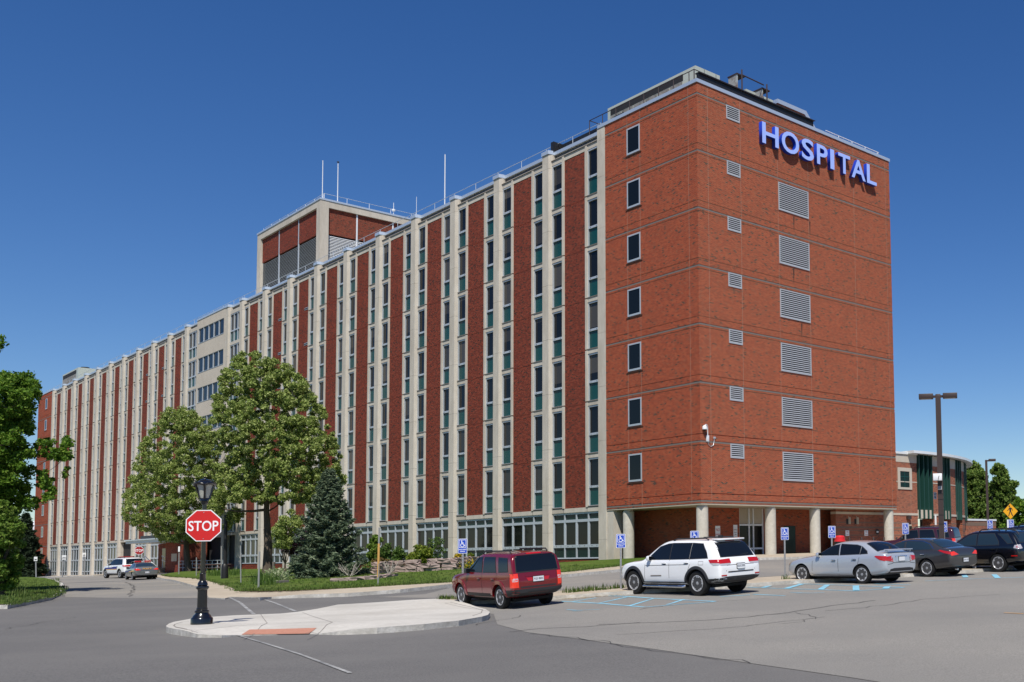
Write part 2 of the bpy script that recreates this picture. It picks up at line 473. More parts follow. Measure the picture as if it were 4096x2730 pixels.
M['paint_red'] = carpaint('red_paint', (.15,.002,.005), .1, .22)
M['paint_white'] = carpaint('white_paint', (.78,.79,.80), 0, .30)
M['paint_silver'] = carpaint('silver_paint', (.50,.53,.58), .45, .32)
M['paint_grey'] = carpaint('grey_paint', (.060,.058,.060), .5, .30)
M['paint_black'] = carpaint('black_paint', (.004,.004,.006), 0, .22)
M['paint_maroon'] = carpaint('maroon_paint', (.045,.005,.008), .1, .3)
M['paint_navy'] = carpaint('navy_paint', (.006,.009,.022), .2, .3)
M['paint_pgrey'] = carpaint('police_grey', (.17,.18,.185), .5, .34)
M['stripe_blue'] = plain('stripe_blue', (.012,.014,.17), .4)
M['stripe_gold'] = plain('stripe_gold', (.60,.34,.10), .4)
M['lid_red'] = plain('lid_red', (.62,.02,.025), .45)
M['wood'] = plain('brown_wood', (.085,.05,.04), .85)
M['rock'] = speckle('rock', (.24,.175,.155), (.46,.365,.33), 2.2, .95, 8, .6, (.15,.115,.10), 1.3, .6, 9)
M['leaf_pale'] = leaf('pale_leaf', [(0,(.09,.14,.025)),(.3,(.18,.26,.05)),(.6,(.32,.40,.11)),(1,(.52,.57,.22))], .42)
M['leaf_maple'] = leaf('maple_leaf', [(0,(.04,.10,.010)),(.4,(.095,.20,.018)),(.8,(.17,.29,.03)),(1,(.27,.38,.06))], .42)
M['leaf_lime'] = leaf('lime_leaf', [(0,(.05,.11,.012)),(.5,(.13,.23,.03)),(1,(.27,.35,.07))], .38)
M['leaf_far'] = leaf('far_leaf', [(0,(.06,.12,.02)),(.5,(.14,.23,.04)),(1,(.25,.33,.08))], .42)
M['leaf_dark'] = leaf('dark_needles', [(0,(.012,.025,.014)),(.5,(.028,.050,.026)),(1,(.055,.08,.038))], .1)
M['needle'] = leaf('spruce_needles', [(0,(.04,.065,.040)),(.5,(.10,.145,.085)),(.85,(.17,.22,.125)),(1,(.24,.28,.17))], .2)
M['leaf_shrub'] = leaf('shrub_leaf', [(0,(.06,.11,.012)),(.5,(.16,.22,.022)),(1,(.30,.34,.05))], .35)
M['leaf_green'] = leaf('green_leaf', [(0,(.03,.07,.012)),(.5,(.08,.15,.025)),(1,(.15,.23,.05))], .35)
M['leaf_purple'] = leaf('purple_leaf', [(0,(.03,.012,.022)),(.6,(.075,.03,.055)),(1,(.12,.06,.08))], .3)
M['leaf_yellow'] = leaf('yellow_bloom', [(0,(.16,.16,.02)),(.3,(.30,.24,.02)),(.6,(.55,.40,.02)),(1,(.70,.52,.04))], .3)
M['leaf_bronze'] = leaf('bronze_leaf', [(0,(.09,.07,.025)),(.5,(.20,.13,.04)),(1,(.26,.20,.06))], .3)
M['leaf_hosta'] = leaf('hosta_leaf', [(0,(.08,.14,.04)),(.5,(.24,.30,.14)),(1,(.60,.62,.42))], .3)
M['blade'] = leaf('grass_blade', [(0,(.03,.065,.010)),(.6,(.075,.125,.022)),(1,(.16,.19,.055))], .25)
M['litter'] = leaf('dry_litter', [(0,(.20,.12,.04)),(.5,(.34,.23,.09)),(1,(.48,.36,.18))], .2)

# ------------------------------------------------------------------ text
def text_mesh(s, size, mat, depth=0.0, bold=0.0, align='CENTER', side=None, condense=1.0):
    cu = bpy.data.curves.new('lettering', 'FONT'); cu.body = s; cu.size = size
    cu.align_x = align; cu.align_y = 'CENTER'; cu.extrude = depth/2; cu.offset = bold
    cu.resolution_u = 4
    o = bpy.data.objects.new('lettering', cu); COL.objects.link(o)
    bpy.context.view_layer.update()
    dg = bpy.context.evaluated_depsgraph_get()
    me = bpy.data.meshes.new_from_object(o.evaluated_get(dg))
    bpy.data.objects.remove(o); bpy.data.curves.remove(cu)
    me.materials.clear(); me.materials.append(mat)
    if side is not None:
        me.materials.append(side)
        for p in me.polygons: p.material_index = 0 if p.normal.z > .9 else 1
    if condense != 1.0:
        for v in me.vertices: v.co.x *= condense
    return me
def put_text(name, s, size, mat, parent, loc, rot, depth=.004, bold=0.0, condense=1.0, align='CENTER'):
    o = link(name, text_mesh(s, size, mat, depth, bold, align, None, condense), parent)
    o.location = loc; o.rotation_euler = rot
    return o
# ------------------------------------------------------------------ hospital building (local frame: x along the long front, y into depth)
B = empty('hospital_building', C0, -PSI, 'long eight storey red brick hospital block with pale concrete pilasters', 'building')
BM = B.matrix_basis
Z0 = lambda k: 5.0+3.66*k
RT_Z = 31.06
SOF = 4.62
BW, BD = 9.62, 19.2
def end_block(x0, x1, y0, y1, zbot, ztop, name):
    mb = MB()
    cuts = []
    for k in range(-1, 8):
        z = Z0(k)
        cuts += [(z-.45, .035, 'd'), (z-.25, .13, 'g'), (z+.22, .035, 'd')]
    cuts = [c for c in cuts if zbot+.1 < c[0] < ztop-.3]
    z = zbot
    mb.box(x0+.04, x1-.04, y0+.04, y1-.04, zbot+.02, ztop-.02, M['mortar_dark'])
    for zc, h, kind in cuts:
        mb.box(x0, x1, y0, y1, z, zc-h/2, M['brick_end'])
        if kind == 'g': mb.box(x0+.015, x1-.015, y0+.015, y1-.015, zc-h/2+.012, zc+h/2-.012, M['joint_grey'])
        z = zc+h/2
    mb.box(x0, x1, y0, y1, z, ztop, M['brick_end'])
    return mb.build(name, B)
end_block(-BW, 0, 0, BD, SOF, RT_Z, 'end_wall')
# soffit and the recessed ground floor behind the columns
mb = MB(); mb.box(-BW, -.02, .02, BD-.02, SOF-.10, SOF-.004, M['soffit']); mb.build('soffit', B)
mb = MB()
mb.box(-BW-.6, -3.05, 2.4, 2.7, -.5, SOF-.1, M['brick_end'])
mb.box(-3.35, -3.05, 2.702, 6.0, -.5, SOF-.1, M['brick_end'])
mb.box(-3.35, -3.05, 8.35, 16.0, -.5, SOF-.1, M['brick_end'])
mb.box(-3.4, -3.051, 16.002, 16.3, -.5, SOF-.1, M['brick_end'])
mb.box(-4.3, -4.1, 6.0, 8.35, -.5, SOF-.1, M['brick_end'])
mb.build('recessed_wall', B)
# glazed entrance doors in the recess
mb = MB(); pane = MB()
for y in (6.0, 6.95, 7.35, 8.25):
    mb.box(-3.28, -3.14, y, y+.10, .9, SOF-.1, M['white_metal'])
for z in (3.35, .95, 1.75): mb.box(-3.27, -3.15, 6.1, 8.25, z, z+.12, M['white_metal'])
mb.box(-3.26, -3.2, 6.1, 8.25, 3.5, SOF-.1, M['soffit'])
dr = mb.build('entrance_door', B)
pane.box(-3.25, -3.21, 6.1, 8.25, 1.07, 3.35, M['glass2']); pane.build('pane', dr)
mb = MB(); mb.box(-3.04, -2.99, 10.2, 11.35, .9, 3.35, M['green_glass']); mb.build('steel_door', B)
# round columns
for x, y in ((-7.85,.47),(-.45,.47),(-.45,6.35),(-.45,10.65),(-.45,18.72)):
    mb = MB()
    p = L(x, y); g = gz(p.x, p.y)-.1
    mb.lathe([(.37,g),(.37,SOF-.28),(.385,SOF-.27),(.385,SOF-.24),(.33,SOF-.23),(.33,SOF-.1)], M['column'], 32, (x,y,0))
    mb.build('column', B)
# expansion joints and drip lines
mb = MB()
for x in (-7.16, -5.77, -.86): mb.box(x-.014, x+.014, -.003, .01, SOF+.02, RT_Z-.05, M['caulk'])
for y in (.87, 3.68, 7.1, 10.1, 14.97, 18.68): mb.box(-.01, .003, y-.014, y+.014, SOF+.02, RT_Z-.05, M['caulk'])
mb.build('expansion_joint', B)
# metal coping round the end block
mb = MB()
mb.box(-BW-.82, .06, -.06, .28, RT_Z, RT_Z+.23, M['metal'])
mb.box(-.28, .06, .282, BD+.06, RT_Z, RT_Z+.23, M['metal'])
mb.box(-BW-.82, -.29, .282, BD+.06, RT_Z-.3, RT_Z-.02, M['roof'])
mb.build('coping', B)
# windows of the end block
def win_box(mb, x0, x1, z0, z1, y, mat, t=.08, d=.10):
    mb.box(x0, x0+t, y, y+d, z0, z1, mat); mb.box(x1-t, x1, y, y+d, z0, z1, mat)
    mb.box(x0+t, x1-t, y, y+d, z1-t, z1, mat); mb.box(x0+t, x1-t, y, y+d, z0, z0+t*1.3, mat)
wf = MB(); win_box(wf, -7.16, -5.77, 1.30, 3.12, -.035, M['alum'], .095); wf.box(-7.3, -5.6, -.05, -.0, 1.20, 1.235, M['mortar_dark'])
wme = wf.mesh('end_window'); gm = MB(); gm.box(-7.07, -5.86, -.008, .0, 1.42, 3.03, M['glass2']); gme = gm.mesh('pane')
for k in range(7):
    w = link('window', wme, B); w.location.z = Z0(k); g = link('pane', gme, w)
# louvres of the end face
def louvre(y0, y1, z0, z1, n):
    fr = MB(); fr.box(-.02, .035, y0, y0+.07, z0, z1, M['louvre']); fr.box(-.02, .035, y1-.07, y1, z0, z1, M['louvre'])
    fr.box(-.02, .035, y0+.07, y1-.07, z1-.07, z1, M['louvre']); fr.box(-.02, .035, y0+.07, y1-.07, z0, z0+.07, M['louvre'])
    fr.box(-.1, .006, y0+.07, y1-.07, z0+.07, z1-.07, M['dark'])
    sl = MB(); h = (z1-z0-.14)/n
    for i in range(n):
        za = z0+.07+i*h
        sl.add([(.012,y0+.072,za+h*.50),(.032,y0+.072,za+h*.12),(.032,y1-.072,za+h*.12),(.012,y1-.072,za+h*.50),
                (.008,y0+.072,za+h*.45),(.026,y0+.072,za+h*.05),(.026,y1-.072,za+h*.05),(.008,y1-.072,za+h*.45)],
               [(0,1,2,3),(7,6,5,4),(1,0,4,5),(3,2,6,7),(2,1,5,6),(0,3,7,4)], M['louvre'])
    return fr.mesh('louvre'), sl.mesh('slats')
f1, s1 = louvre(2.47, 3.63, 2.50, 3.40, 6)
f2, s2 = louvre(7.14, 10.08, 1.24, 3.16, 13)
st = speckle('water_stain', (.055,.028,.022), (.085,.04,.028), 8, .95)
for k in range(7):
    o = link('louvre', f1, B); o.location.z = Z0(k); link('slats', s1, o)
    if k < 6:
        o = link('louvre', f2, B); o.location.z = Z0(k); link('slats', s2, o)
for k in range(6):
    z = Z0(k)
    for bx in ((7.0, 10.25, 1.13, 1.16), (2.35, 3.75, 2.33, 2.355)):
        mb = MB(); mb.box(-.01, .004, bx[0], bx[1], z+bx[2], z+bx[3], M['mortar_dark']); mb.build('sill_joint', B)
# vertical water stains under three of the big louvres
mb = MB()
for k, ys in ((5,(8.6,10.2)),(4,(8.5,)),(3,(9.2,))):
    for y in ys:
        z = Z0(k)+1.1
        mb.add([(.0035,y-.06,z),(.0035,y+.07,z),(.0035,y+.02,z-1.0-.3*random.random()),(.0035,y-.03,z-.8)], [(0,1,2,3)], st)
mb.build('water_stain', B)

# ---- long front
S = 6.823
ZF = lambda k: 4.99+3.635*k
cx = [-10.13-S*i for i in range(11)]              # pilaster centres, near wing
c11 = cx[10]-4.44; c12 = c11-9.7; c13 = cx[10]-18.64-.3
lx = [c13-S*j for j in range(11)]
pil = cx+[c11, c12, c13]+lx[1:]
BASE = -.75
def pil_mesh(zb, flush=False):
    mb = MB()
    prof = [(-.54,.26),(-.395,0),(.395,0),(.54,.26),(.54,.6),(-.54,.6)]
    zz = [zb, 3.2, 5.2, 9.2, 13.2, 17.2, 21.2, 25.2, 29.9, 30.96]
    for a, b in zip(zz, zz[1:]):
        mb.prism(prof[::1], a, b-.012, M['concrete'])
    mb.prism([(-.52,.27),(-.38,.02),(.38,.02),(.52,.27),(.52,.58),(-.52,.58)], zb, 30.93, M['joint_grey'])
    mb.prism([(-.56,.30),(-.45,-.06),(.45,-.06),(.56,.30),(.56,.7),(-.56,.7)], 30.96, 31.24, M['metal'])
    return mb
# near end pilaster stands flush with the brick
mb = MB()
zz = [-.6, 2.6, 5.6, 9.3, 13, 16.7, 20.4, 24, 27.6, 30.2, RT_Z]
for a, b in zip(zz, zz[1:]): mb.box(-10.51, -9.65, -.02, .55, a, b-.012, M['concrete'])
mb.box(-10.49, -9.67, 0, .53, -.6, RT_Z, M['joint_grey'])
mb.box(-9.64, -8.95, 0.06, .75, -.6, 4.5, M['concrete'])
mb.build('pilaster', B)
pm = pil_mesh(-1.2).mesh('pilaster')
for c in pil[1:]:
    if c == c12: continue
    o = link('pilaster', pm, B); o.location.x = c

# one bay of cladding: everything relative to its right-hand pilaster centre (x runs 0 .. -S)
def bay_parts():
    w = S
    xs = [(-w+.55, -w+1.88), (-1.88, -.55)]        # the two slit windows
    ml = [(-w+1.88, -w+2.11), (-2.11, -1.88)]
    br = MB(); fr = MB()
    bx0, bx1 = -w+2.11, -2.11
    zb = ZF(0)-.13
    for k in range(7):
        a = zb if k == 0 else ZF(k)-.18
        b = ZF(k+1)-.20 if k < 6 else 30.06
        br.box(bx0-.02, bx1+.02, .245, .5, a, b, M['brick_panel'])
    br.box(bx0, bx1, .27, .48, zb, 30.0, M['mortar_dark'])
    for k in range(7):
        z = ZF(k)
        for a, b in ml:
            fr.box(a, b, .15, .5, z-.05 if k else z-.12, (z+3.50) if k < 6 else 30.10, M['concrete'])
            if k < 6: fr.box(a+.03, b-.03, .25, .5, z+3.50, z+3.61, M['joint_grey'])
        for a, b in xs:
            if k < 6: fr.box(a, b, .20, .5, z+3.26, z+3.57, M['concrete'])
            fr.box(a+.01, b-.005, .16, .5, z-.085, z-.03, M['joint_grey'])
    # lintel, ledge, dark clerestory and the metal edge
    fr.box(-w+.5, -.5, .22, .55, 30.062, 30.40, M['concrete'])
    for a, b in ml: fr.box(a, b, .17, .22, 30.102, 30.38, M['concrete'])
    fr.box(-w+.5, -.5, .16, .9, 30.405, 30.45, M['joint_grey'])
    fr.box(-w+.5, -.5, .24, .9, 30.455, 30.53, M['concrete'])
    fr.box(-w+.5, -.5, .50, .9, 30.532, 30.91, M['flashing'])
    # band over the ground floor
    fr.box(-w+.5, -.5, .20, .6, 4.56, 4.86, M['concrete'])
    for a, b in ml: fr.box(a+.09, a+.13, .19, .21, 4.57, 4.85, M['joint_grey'])
    fr.box(-w+.5, -.5, .30, .6, 4.866, 4.90, M['joint_grey'])
    ed = MB(); ed.box(-w+.5, -.5, .36, .9, 30.912, 31.16, M['metal'])
    return br.mesh('brick_panel'), fr.mesh('bay_frame'), ed.mesh('roof_edge')
bm_, fm_, em_ = bay_parts()
def slit_mesh():
    f = MB(); w0, w1 = -.665, .665
    f.box(w0, w0+.075, .24, .40, -.03, 3.25, M['alum']); f.box(w1-.075, w1, .24, .40, -.03, 3.25, M['alum'])
    f.box(w0+.075, w1-.075, .24, .40, 3.15, 3.25, M['alum']); f.box(w0+.075, w1-.075, .24, .40, 1.19, 1.345, M['alum'])
    f.box(w0+.075, w1-.075, .25, .40, -.03, 0.0, M['alum'])
    for x in (-.35, .35): f.box(x-.025, x+.025, .228, .24, 1.24, 1.29, M['dark'])
    p = MB(); p.box(w0+.075, w1-.075, .34, .37, 1.345, 3.15, M['glass'])
    t = MB(); t.box(w0+.075, w1-.075, .33, .37, 0, 1.19, M['teal'])
    return f, p, t
sf, sp, stl = slit_mesh()
sfm, spm, stm = sf.mesh('window'), sp.mesh('pane'), stl.mesh('teal_panel')
far = MB()
def merge(dst, src, off):
    for f, mi, sm in zip(src.f, src.m, src.sm): pass
    dst_b = len(dst.v); dst.v += [(v[0]+off[0], v[1]+off[1], v[2]+off[2]) for v in src.v]
    for f, mi, sm in zip(src.f, src.m, src.sm):
        dst.f.append(tuple(i+dst_b for i in f)); dst.m.append(dst.mi(src.mats[mi])); dst.sm.append(sm)
def ground_win(x0, x1, n, rows, base):
    """storefront window between x0 and x1; rows = list of (z0, z1, material)"""
    f = MB(); p = {}
    w = (x1-x0)/n
    for i in range(n+1):
        xx = x0+i*w; t = .05
        f.box(max(x0,xx-t), min(x1,xx+t), .27, .42, base, 4.55, M['alum'])
    zs = sorted(rows)
    edges = [base]+[r[1] for r in zs]
    for a, b in zip([base]+[r[1] for r in zs], [r[0] for r in zs]+[4.55]):
        for i in range(n):
            l = max(x0, x0+i*w-.05)+(.05 if i == 0 else .1); r_ = x0+(i+1)*w-.05
            f.box(l, r_, .275, .42, a, b, M['alum'])
    for z0_, z1_, mt in rows:
        key = ('transom_panel' if z0_ > 3 else 'spandrel_panel') if mt is M['green_glass'] else ('pane' if z0_ > 1 else 'low_pane')
        q = p.setdefault(key, MB())
        for i in range(n):
            q.box(x0+i*w+.05, x0+(i+1)*w-.05, .36, .39, z0_, z1_, mt)
        if key == 'pane':
            for i in range(n):
                q_ = f
                xx = x0+i*w
                for a in (xx+.05, xx+w-.12): f.box(a, a+.07, .30, .36, z0_, z1_, M['alum'])
                for a in (xx+w*.3, xx+w*.7): f.box(a-.025, a+.025, .262, .275, z0_-.12, z0_-.07, M['dark'])
    return f.mesh('ground_floor_window'), {k: v.mesh(k) for k, v in p.items()}
gw_r = ground_win(-S+.55, -.55, 4, [(4.07,4.43,M['green_glass']),(2.31,3.88,M['glass2']),(1.42,2.11,M['green_glass'])], 1.36)
gw_l = ground_win(-S+.55, -.55, 4, [(4.07,4.43,M['green_glass']),(2.31,3.88,M['glass2']),(.56,2.11,M['green_glass']),(-.05,.42,M['glass2'])], -.12)
gb = MB(); gb.box(-S+.5, -.5, .29, .6, -1.4, 1.33, M['brick_panel']); gb.box(-S+.5, -.5, .24, .6, 1.331, 1.36, M['alum']); gbm = gb.mesh('plinth')
gb = MB(); gb.box(-S+.5, -.5, .29, .6, -1.6, -.15, M['concrete']); gbl = gb.mesh('plinth')
vent = MB(); vent.box(-3.2, -2.2, .22, .30, 0, .22, M['alum']); vent.box(-3.15, -2.25, .21, .23, .05, .17, M['dark']); ventm = vent.mesh('wall_vent')
nw = 0
bays = [(c, gw_r, gbm, i) for i, c in enumerate(cx[:10])]+[(c, gw_l, gbl, 20+j) for j, c in enumerate(lx[:10])]
for c, gw, pb, idx in bays:
    for nm, me in (('brick_panel', bm_), ('bay_frame', fm_), ('roof_edge', em_)):
        o = link(nm, me, B); o.location.x = c
    if idx in (0,):
        o = link('plinth', pb, B); o.location.x = c
        g = link('ground_floor_window', gw[0], B); g.location.x = c
    elif idx == 23: pass
    else:
        o = link('plinth', pb, B); o.location.x = c
        g = link('ground_floor_window', gw[0], B); g.location.x = c
    if idx != 23:
        for k, me in gw[1].items(): link(k, me, g)
    if idx in (7, 8, 21, 22):
        for k in (6, 5, 4):
            o = link('wall_vent', ventm, B); o.location = (c, 0, ZF(k)+.15)
    for k in range(7):
        for dx in (-1.215, -S+1.215):
            if idx < 6:
                o = link('window', sfm, B); o.location = (c+dx, 0, ZF(k)); link('pane', spm, o); link('teal_panel', stm, o)
            else:
                for s_ in (sf, sp, stl): merge(far, s_, (c+dx, 0, ZF(k)))
# narrow bays with full windows, and the plain stuccoed centre
def narrow(xr, xl):
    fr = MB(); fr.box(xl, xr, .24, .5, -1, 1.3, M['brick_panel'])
    for k in range(7):
        z = ZF(k); n = 3; a, b = xl+.5, xr-.5; w = (b-a)/n
        fr.box(a, b, .2, .5, z+3.26, z+3.61 if k < 6 else 30.42, M['concrete'])
        g = MB()
        for i in range(n+1): g.box(a+i*w-.045, a+i*w+.045, .22, .40, z, z+3.25, M['alum'])
        for i in range(n):
            for za, zb in ((z-.05, z), (z+1.19, z+1.34), (z+3.15, z+3.25)): g.box(a+i*w+.045, a+(i+1)*w-.045, .23, .4, za, zb, M['alum'])
            far_s = far
            g.box(a+i*w+.045, a+(i+1)*w-.045, .34, .37, z+1.34, z+3.15, M['glass2'])
            g.box(a+i*w+.045, a+(i+1)*w-.045, .33, .37, z, z+1.19, M['teal'])
        merge(far, g, (0,0,0))
    fr.box(xl+.4, xr-.4, .2, .6, 4.56, 4.86, M['concrete'])
    fr.box(xl+.4, xr-.4, .24, .9, 30.43, 30.53, M['concrete']); fr.box(xl+.4, xr-.4, .50, .9, 30.532, 30.91, M['flashing'])
    fr.box(xl+.4, xr-.4, .36, .9, 30.912, 31.16, M['metal'])
    fr.build('bay_frame', B)
narrow(cx[10], c11); narrow(c12+.0, c13)
o = tag(far.build('window', B), kind='stuff')
mb = MB()
xr, xl = c11-.45, c12-.5
zprev = 4.4
for k in range(7):
    z = ZF(k)
    mb.box(xl, xr, 0, .6, zprev, z+1.30, M['stucco'])
    mb.box(xl, xl+.5, 0, .6, z+1.30, z+3.12, M['stucco']); mb.box(xr-.5, xr, 0, .6, z+1.30, z+3.12, M['stucco'])
    zprev = z+3.12
mb.box(xl, xr, 0, .6, zprev, 31.0, M['stucco']); mb.box(xl-.05, xr+.05, -.05, .9, 31.004, 31.22, M['metal'])
mb.build('stucco_wall', B)
sw = MB(); swp = MB(); a, b = xl+.5, xr-.5; w = (b-a)/5
for i in range(6): sw.box(max(a,a+i*w-.06), min(b,a+i*w+.06), .02, .2, 1.34, 3.08, M['alum'])
sw.box(a, b, .0-.03, .2, 1.28, 1.34, M['alum']); sw.box(a, b, .02, .2, 3.08, 3.12, M['alum'])
for i in range(5): swp.box(a+i*w+.06, a+(i+1)*w-.06, .12, .16, 1.34, 3.08, M['glass2'])
swm, swpm = sw.mesh('strip_window'), swp.mesh('pane')
for k in range(7):
    o = link('strip_window', swm, B); o.location.z = ZF(k); link('pane', swpm, o)
# far end block
fx0, fx1 = -175.7, lx[10]-.42
end_block(fx0, fx1, 0, BD, -.1, 31.0, 'end_wall')
mb = MB(); mb.box(fx0-.06, fx1, -.06, 1, 31.0, 31.22, M['metal'])
mb.build('coping', B)
mb = MB()
for k in range(-1, 7):
    x = fx0+5.2; z = Z0(k)
    win_box(mb, x, x+1.4, z+1.3, z+3.1, -.03, M['alum'], .12); mb.box(x+.12, x+1.28, -.01, .0, z+1.42, z+3.0, M['glass2'])
    mb.box(x-.2, x+1.6, -.02, 0, z+1.1, z+1.14, M['mortar_dark'])
tag(mb.build('end_window', B), kind='stuff')
for x in (fx0+.3, fx0+8.0):
    mb = MB(); mb.box(x, x+1.1, .2, 1.0, -1.3, -.1, M['concrete']); mb.build('pier', B)
# core mass and roof behind the front
mb = MB(); mb.box(fx0+.2, -BW-.9, .62, BD, -1.5, 30.7, M['dark']); mb.box(fx0+.3, -BW-.9, .95, BD, 30.75, 30.95, M['roof'])
mb.build('core', B)
# railing along the roof
mb = MB(); n = 0
x = -11.0
pts = []
while x > fx0+2:
    mb.tube([(x,.65,31.1),(x,  .65,31.86)], .022, M['alum'], 6)
    x -= 3.41
mb.tube([(-11.0,.65,31.86),(fx0+2,.65,31.86)], .022, M['alum'], 6)
y = 14.0
while y < 19: mb.tube([(-.5,y,31.1),(-.5,y,31.75)], .028, M['white_metal'], 6); y += 1.5
mb.tube([(-.5,12.6,31.75),(-.5,18.6,31.75)], .028, M['white_metal'], 6); mb.tube([(-.5,18.6,31.75),(-3,18.6,31.75)], .028, M['white_metal'], 6)
mb.build('roof_railing', B)
# dark steel beams lying inside the roof edge
mb = MB(); mb.box(-1.1, -.95, .95, 11.8, 31.35, 32.28, M['black']); mb.box(-1.25, -.85, .95, 11.8, 32.28, 32.33, M['black'])
mb.build('roof_beam', B); mb = MB(); mb.box(-16.4, -10.2, .95, 1.1, 31.1, 31.85, M['black']); mb.box(-16.7, -16.35, .3, 2.2, 31.2, 31.95, M['black'])
mb.build('roof_beam', B); mb = MB(); mb.box(-9.3, -8.2, .5, 1.2, 31.3, 31.75, M['black'])
mb.build('roof_beam', B)
mb = MB()
for x in np.arange(-12.3, -.9, 1.55): mb.tube([(x,.62,31.2),(x,.62,32.4)], .03, M['rust'], 6)
mb.tube([(-12.3,.62,32.4),(-.95,.62,32.4),(-.95,12.0,32.4)], .03, M['rust'], 6); mb.tube([(-.95,.62,31.2),(-.95,.62,32.4)], .035, M['rust'], 6)
mb.tube([(-12.3,.62,32.4),(-12.3,2.2,32.4)], .03, M['rust'], 6)
mb.build('safety_rail', B)
# small brick penthouse with a sloped end on the near roof
mb = MB()
pr = [(9.4,31.0),(9.4,33.25),(12.1,33.25),(14.4,31.0)]
for x in (-3.6, -2.4): pass
vs = [(-5.2,y,z) for y,z in pr]+[(-2.2,y,z) for y,z in pr]
mb.add(vs, [(3,2,1,0),(4,5,6,7),(0,1,5,4),(1,2,6,5),(2,3,7,6),(3,0,4,7)], M['brick_end'])
e = [(9.3,33.25),(9.3,33.55),(12.25,33.55),(14.8,31.05),(14.4,31.0),(12.1,33.25)]
vs = [(-5.3,y,z) for y,z in e]+[(-2.05,y,z) for y,z in e]
mb.add(vs, [(5,4,3,2,1,0),(6,7,8,9,10,11)]+[(i,(i+1)%6,(i+1)%6+6,i+6) for i in range(6)], M['metal'])
mb.build('roof_penthouse', B)
# plant tower over the middle
tx0, tx1, ty0, ty1, tz0, tz1 = -88.3, -69.6, 5.0, 24.0, 30.5, 41.6
mb = MB()
mb.box(tx0+.6, tx1-.6, ty0+.6, ty1, tz0, 41.2, M['dark'])
mb.box(tx0+1.1, tx1-.95, ty0+.25, ty0+.5, 38.1, 41.0, M['brick_panel'])
mb.box(tx1-.5, tx1-.25, ty0+.95, ty1, 38.1, 41.0, M['brick_panel'])
mb.build('tower_brick', B)
mb = MB()
mb.box(tx0, tx0+1.1, ty0, ty0+1, tz0, 41.0, M['concrete']); mb.box(tx1-.95, tx1, ty0, ty0+.95, tz0, 41.0, M['concrete'])
mb.box(tx0, tx1, ty0+.01, ty0+1, 41.0, 41.75, M['concrete']); mb.box(tx1-.95, tx1-.01, ty0+1, ty1, 41.0, 41.75, M['concrete'])
mb.build('tower_frame', B)
mb = MB(); mb.box(tx0-.06, tx1+.06, ty0-.06, ty0+1, 41.752, 41.95, M['metal']); mb.box(tx1-1, tx1+.06, ty0+1, ty1, 41.752, 41.95, M['metal']); mb.build('coping', B)
mb = MB()
z = 31.2
while z < 38.0:
    mb.add([(tx0+1.1,ty0+.30,z),(tx1-.95,ty0+.30,z),(tx1-.95,ty0+.42,z+.10),(tx0+1.1,ty0+.42,z+.10),(tx0+1.1,ty0+.33,z-.02),(tx1-.95,ty0+.33,z-.02)], [(0,1,2,3),(4,5,1,0)], M['alum'])
    mb.add([(tx1-.30,ty0+.95,z),(tx1-.30,ty1,z),(tx1-.42,ty1,z+.12),(tx1-.42,ty0+.95,z+.12),(tx1-.33,ty0+.95,z-.02),(tx1-.33,ty1,z-.02)], [(0,1,2,3),(4,5,1,0)], M['white_metal'])
    z += .17
mb.build('tower_louvre', B)
mb = MB()
for x in (-81.9, -76.1): mb.box(x-.08, x+.08, ty0+.2, ty0+.3, 31, 41.0, M['alum'])
for y in (9.2, 13.4): mb.box(tx1-.3, tx1-.2, y-.08, y+.08, 31, 41.0, M['white_metal'])
mb.build('tower_mullion', B)
mb = MB()
x = tx1-.8
for x in np.arange(tx1-.8, tx0, -2.55): mb.tube([(x,ty0+.7,41.8),(x,ty0+.7,42.75)], .025, M['white_metal'], 6)
for y in np.arange(ty0+.7, ty1, 2.55): mb.tube([(tx1-.7,y,41.8),(tx1-.7,y,42.75)], .025, M['white_metal'], 6)
mb.tube([(tx0+.5,ty0+.7,42.75),(tx1-.7,ty0+.7,42.75),(tx1-.7,ty1,42.75)], .025, M['alum'], 6)
mb.build('roof_railing', B)
# entrance vestibule with its canopy half hidden by the trees
mb = MB()
mb.box(-95.2, -88.4, -2.2, .2, -.2, 4.0, M['brick_panel']); mb.box(-104.6, -95.22, -.4, .2, -.2, 4.0, M['brick_panel'])
mb.build('vestibule_wall', B)
mb = MB(); mb.box(-103.8, -90.0, -4.2, .2, 4.02, 4.35, M['alum']); mb.box(-103.95, -89.9, -4.35, .2, 4.352, 4.48, M['metal'])
mb.box(-100, -89, -3.6, .2, 4.482, 4.9, M['plastic'])
mb.build('canopy', B)
mb = MB(); mb.box(-102.8, -95.5, -.46, -.38, .3, 3.4, M['glass2']); mb.build('entrance_door', B)
mb = MB(); mb.box(-92.9, -90.9, -2.225, -2.2, 1.75, 2.65, M['soffit']); mb.build('plaque', B)
mb = MB(); mb.box(-101, -95.4, -3.4, -.4, .1, .98, M['joint_grey']); mb.build('entrance_step', B)
mb = MB()
for y in (-3.2, -1.2):
    pts = [(-95.0,y,1.2),(-99.5,y,2.4),(-100.2,y,2.45)]
    mb.tube(pts, .05, M['white_metal'], 6); mb.tube([(p[0],p[1],p[2]-.5) for p in pts], .04, M['white_metal'], 6)
    mb.tube([(-95,y,.0),(-95,y,1.2)], .05, M['white_metal'], 6); mb.tube([(-99.8,y,.9),(-99.8,y,2.45)], .05, M['white_metal'], 6)
for x in np.arange(-87.5, -72, 1.6): mb.tube([(x,-3.0,.3),(x,-3.0,1.75)], .035, M['alum'], 6)
for z in (1.0, 1.4, 1.75): mb.tube([(-87.5,-3.0,z),(-72,-3.0,z)], .03, M['alum'], 6)
mb.build('handrail', B)

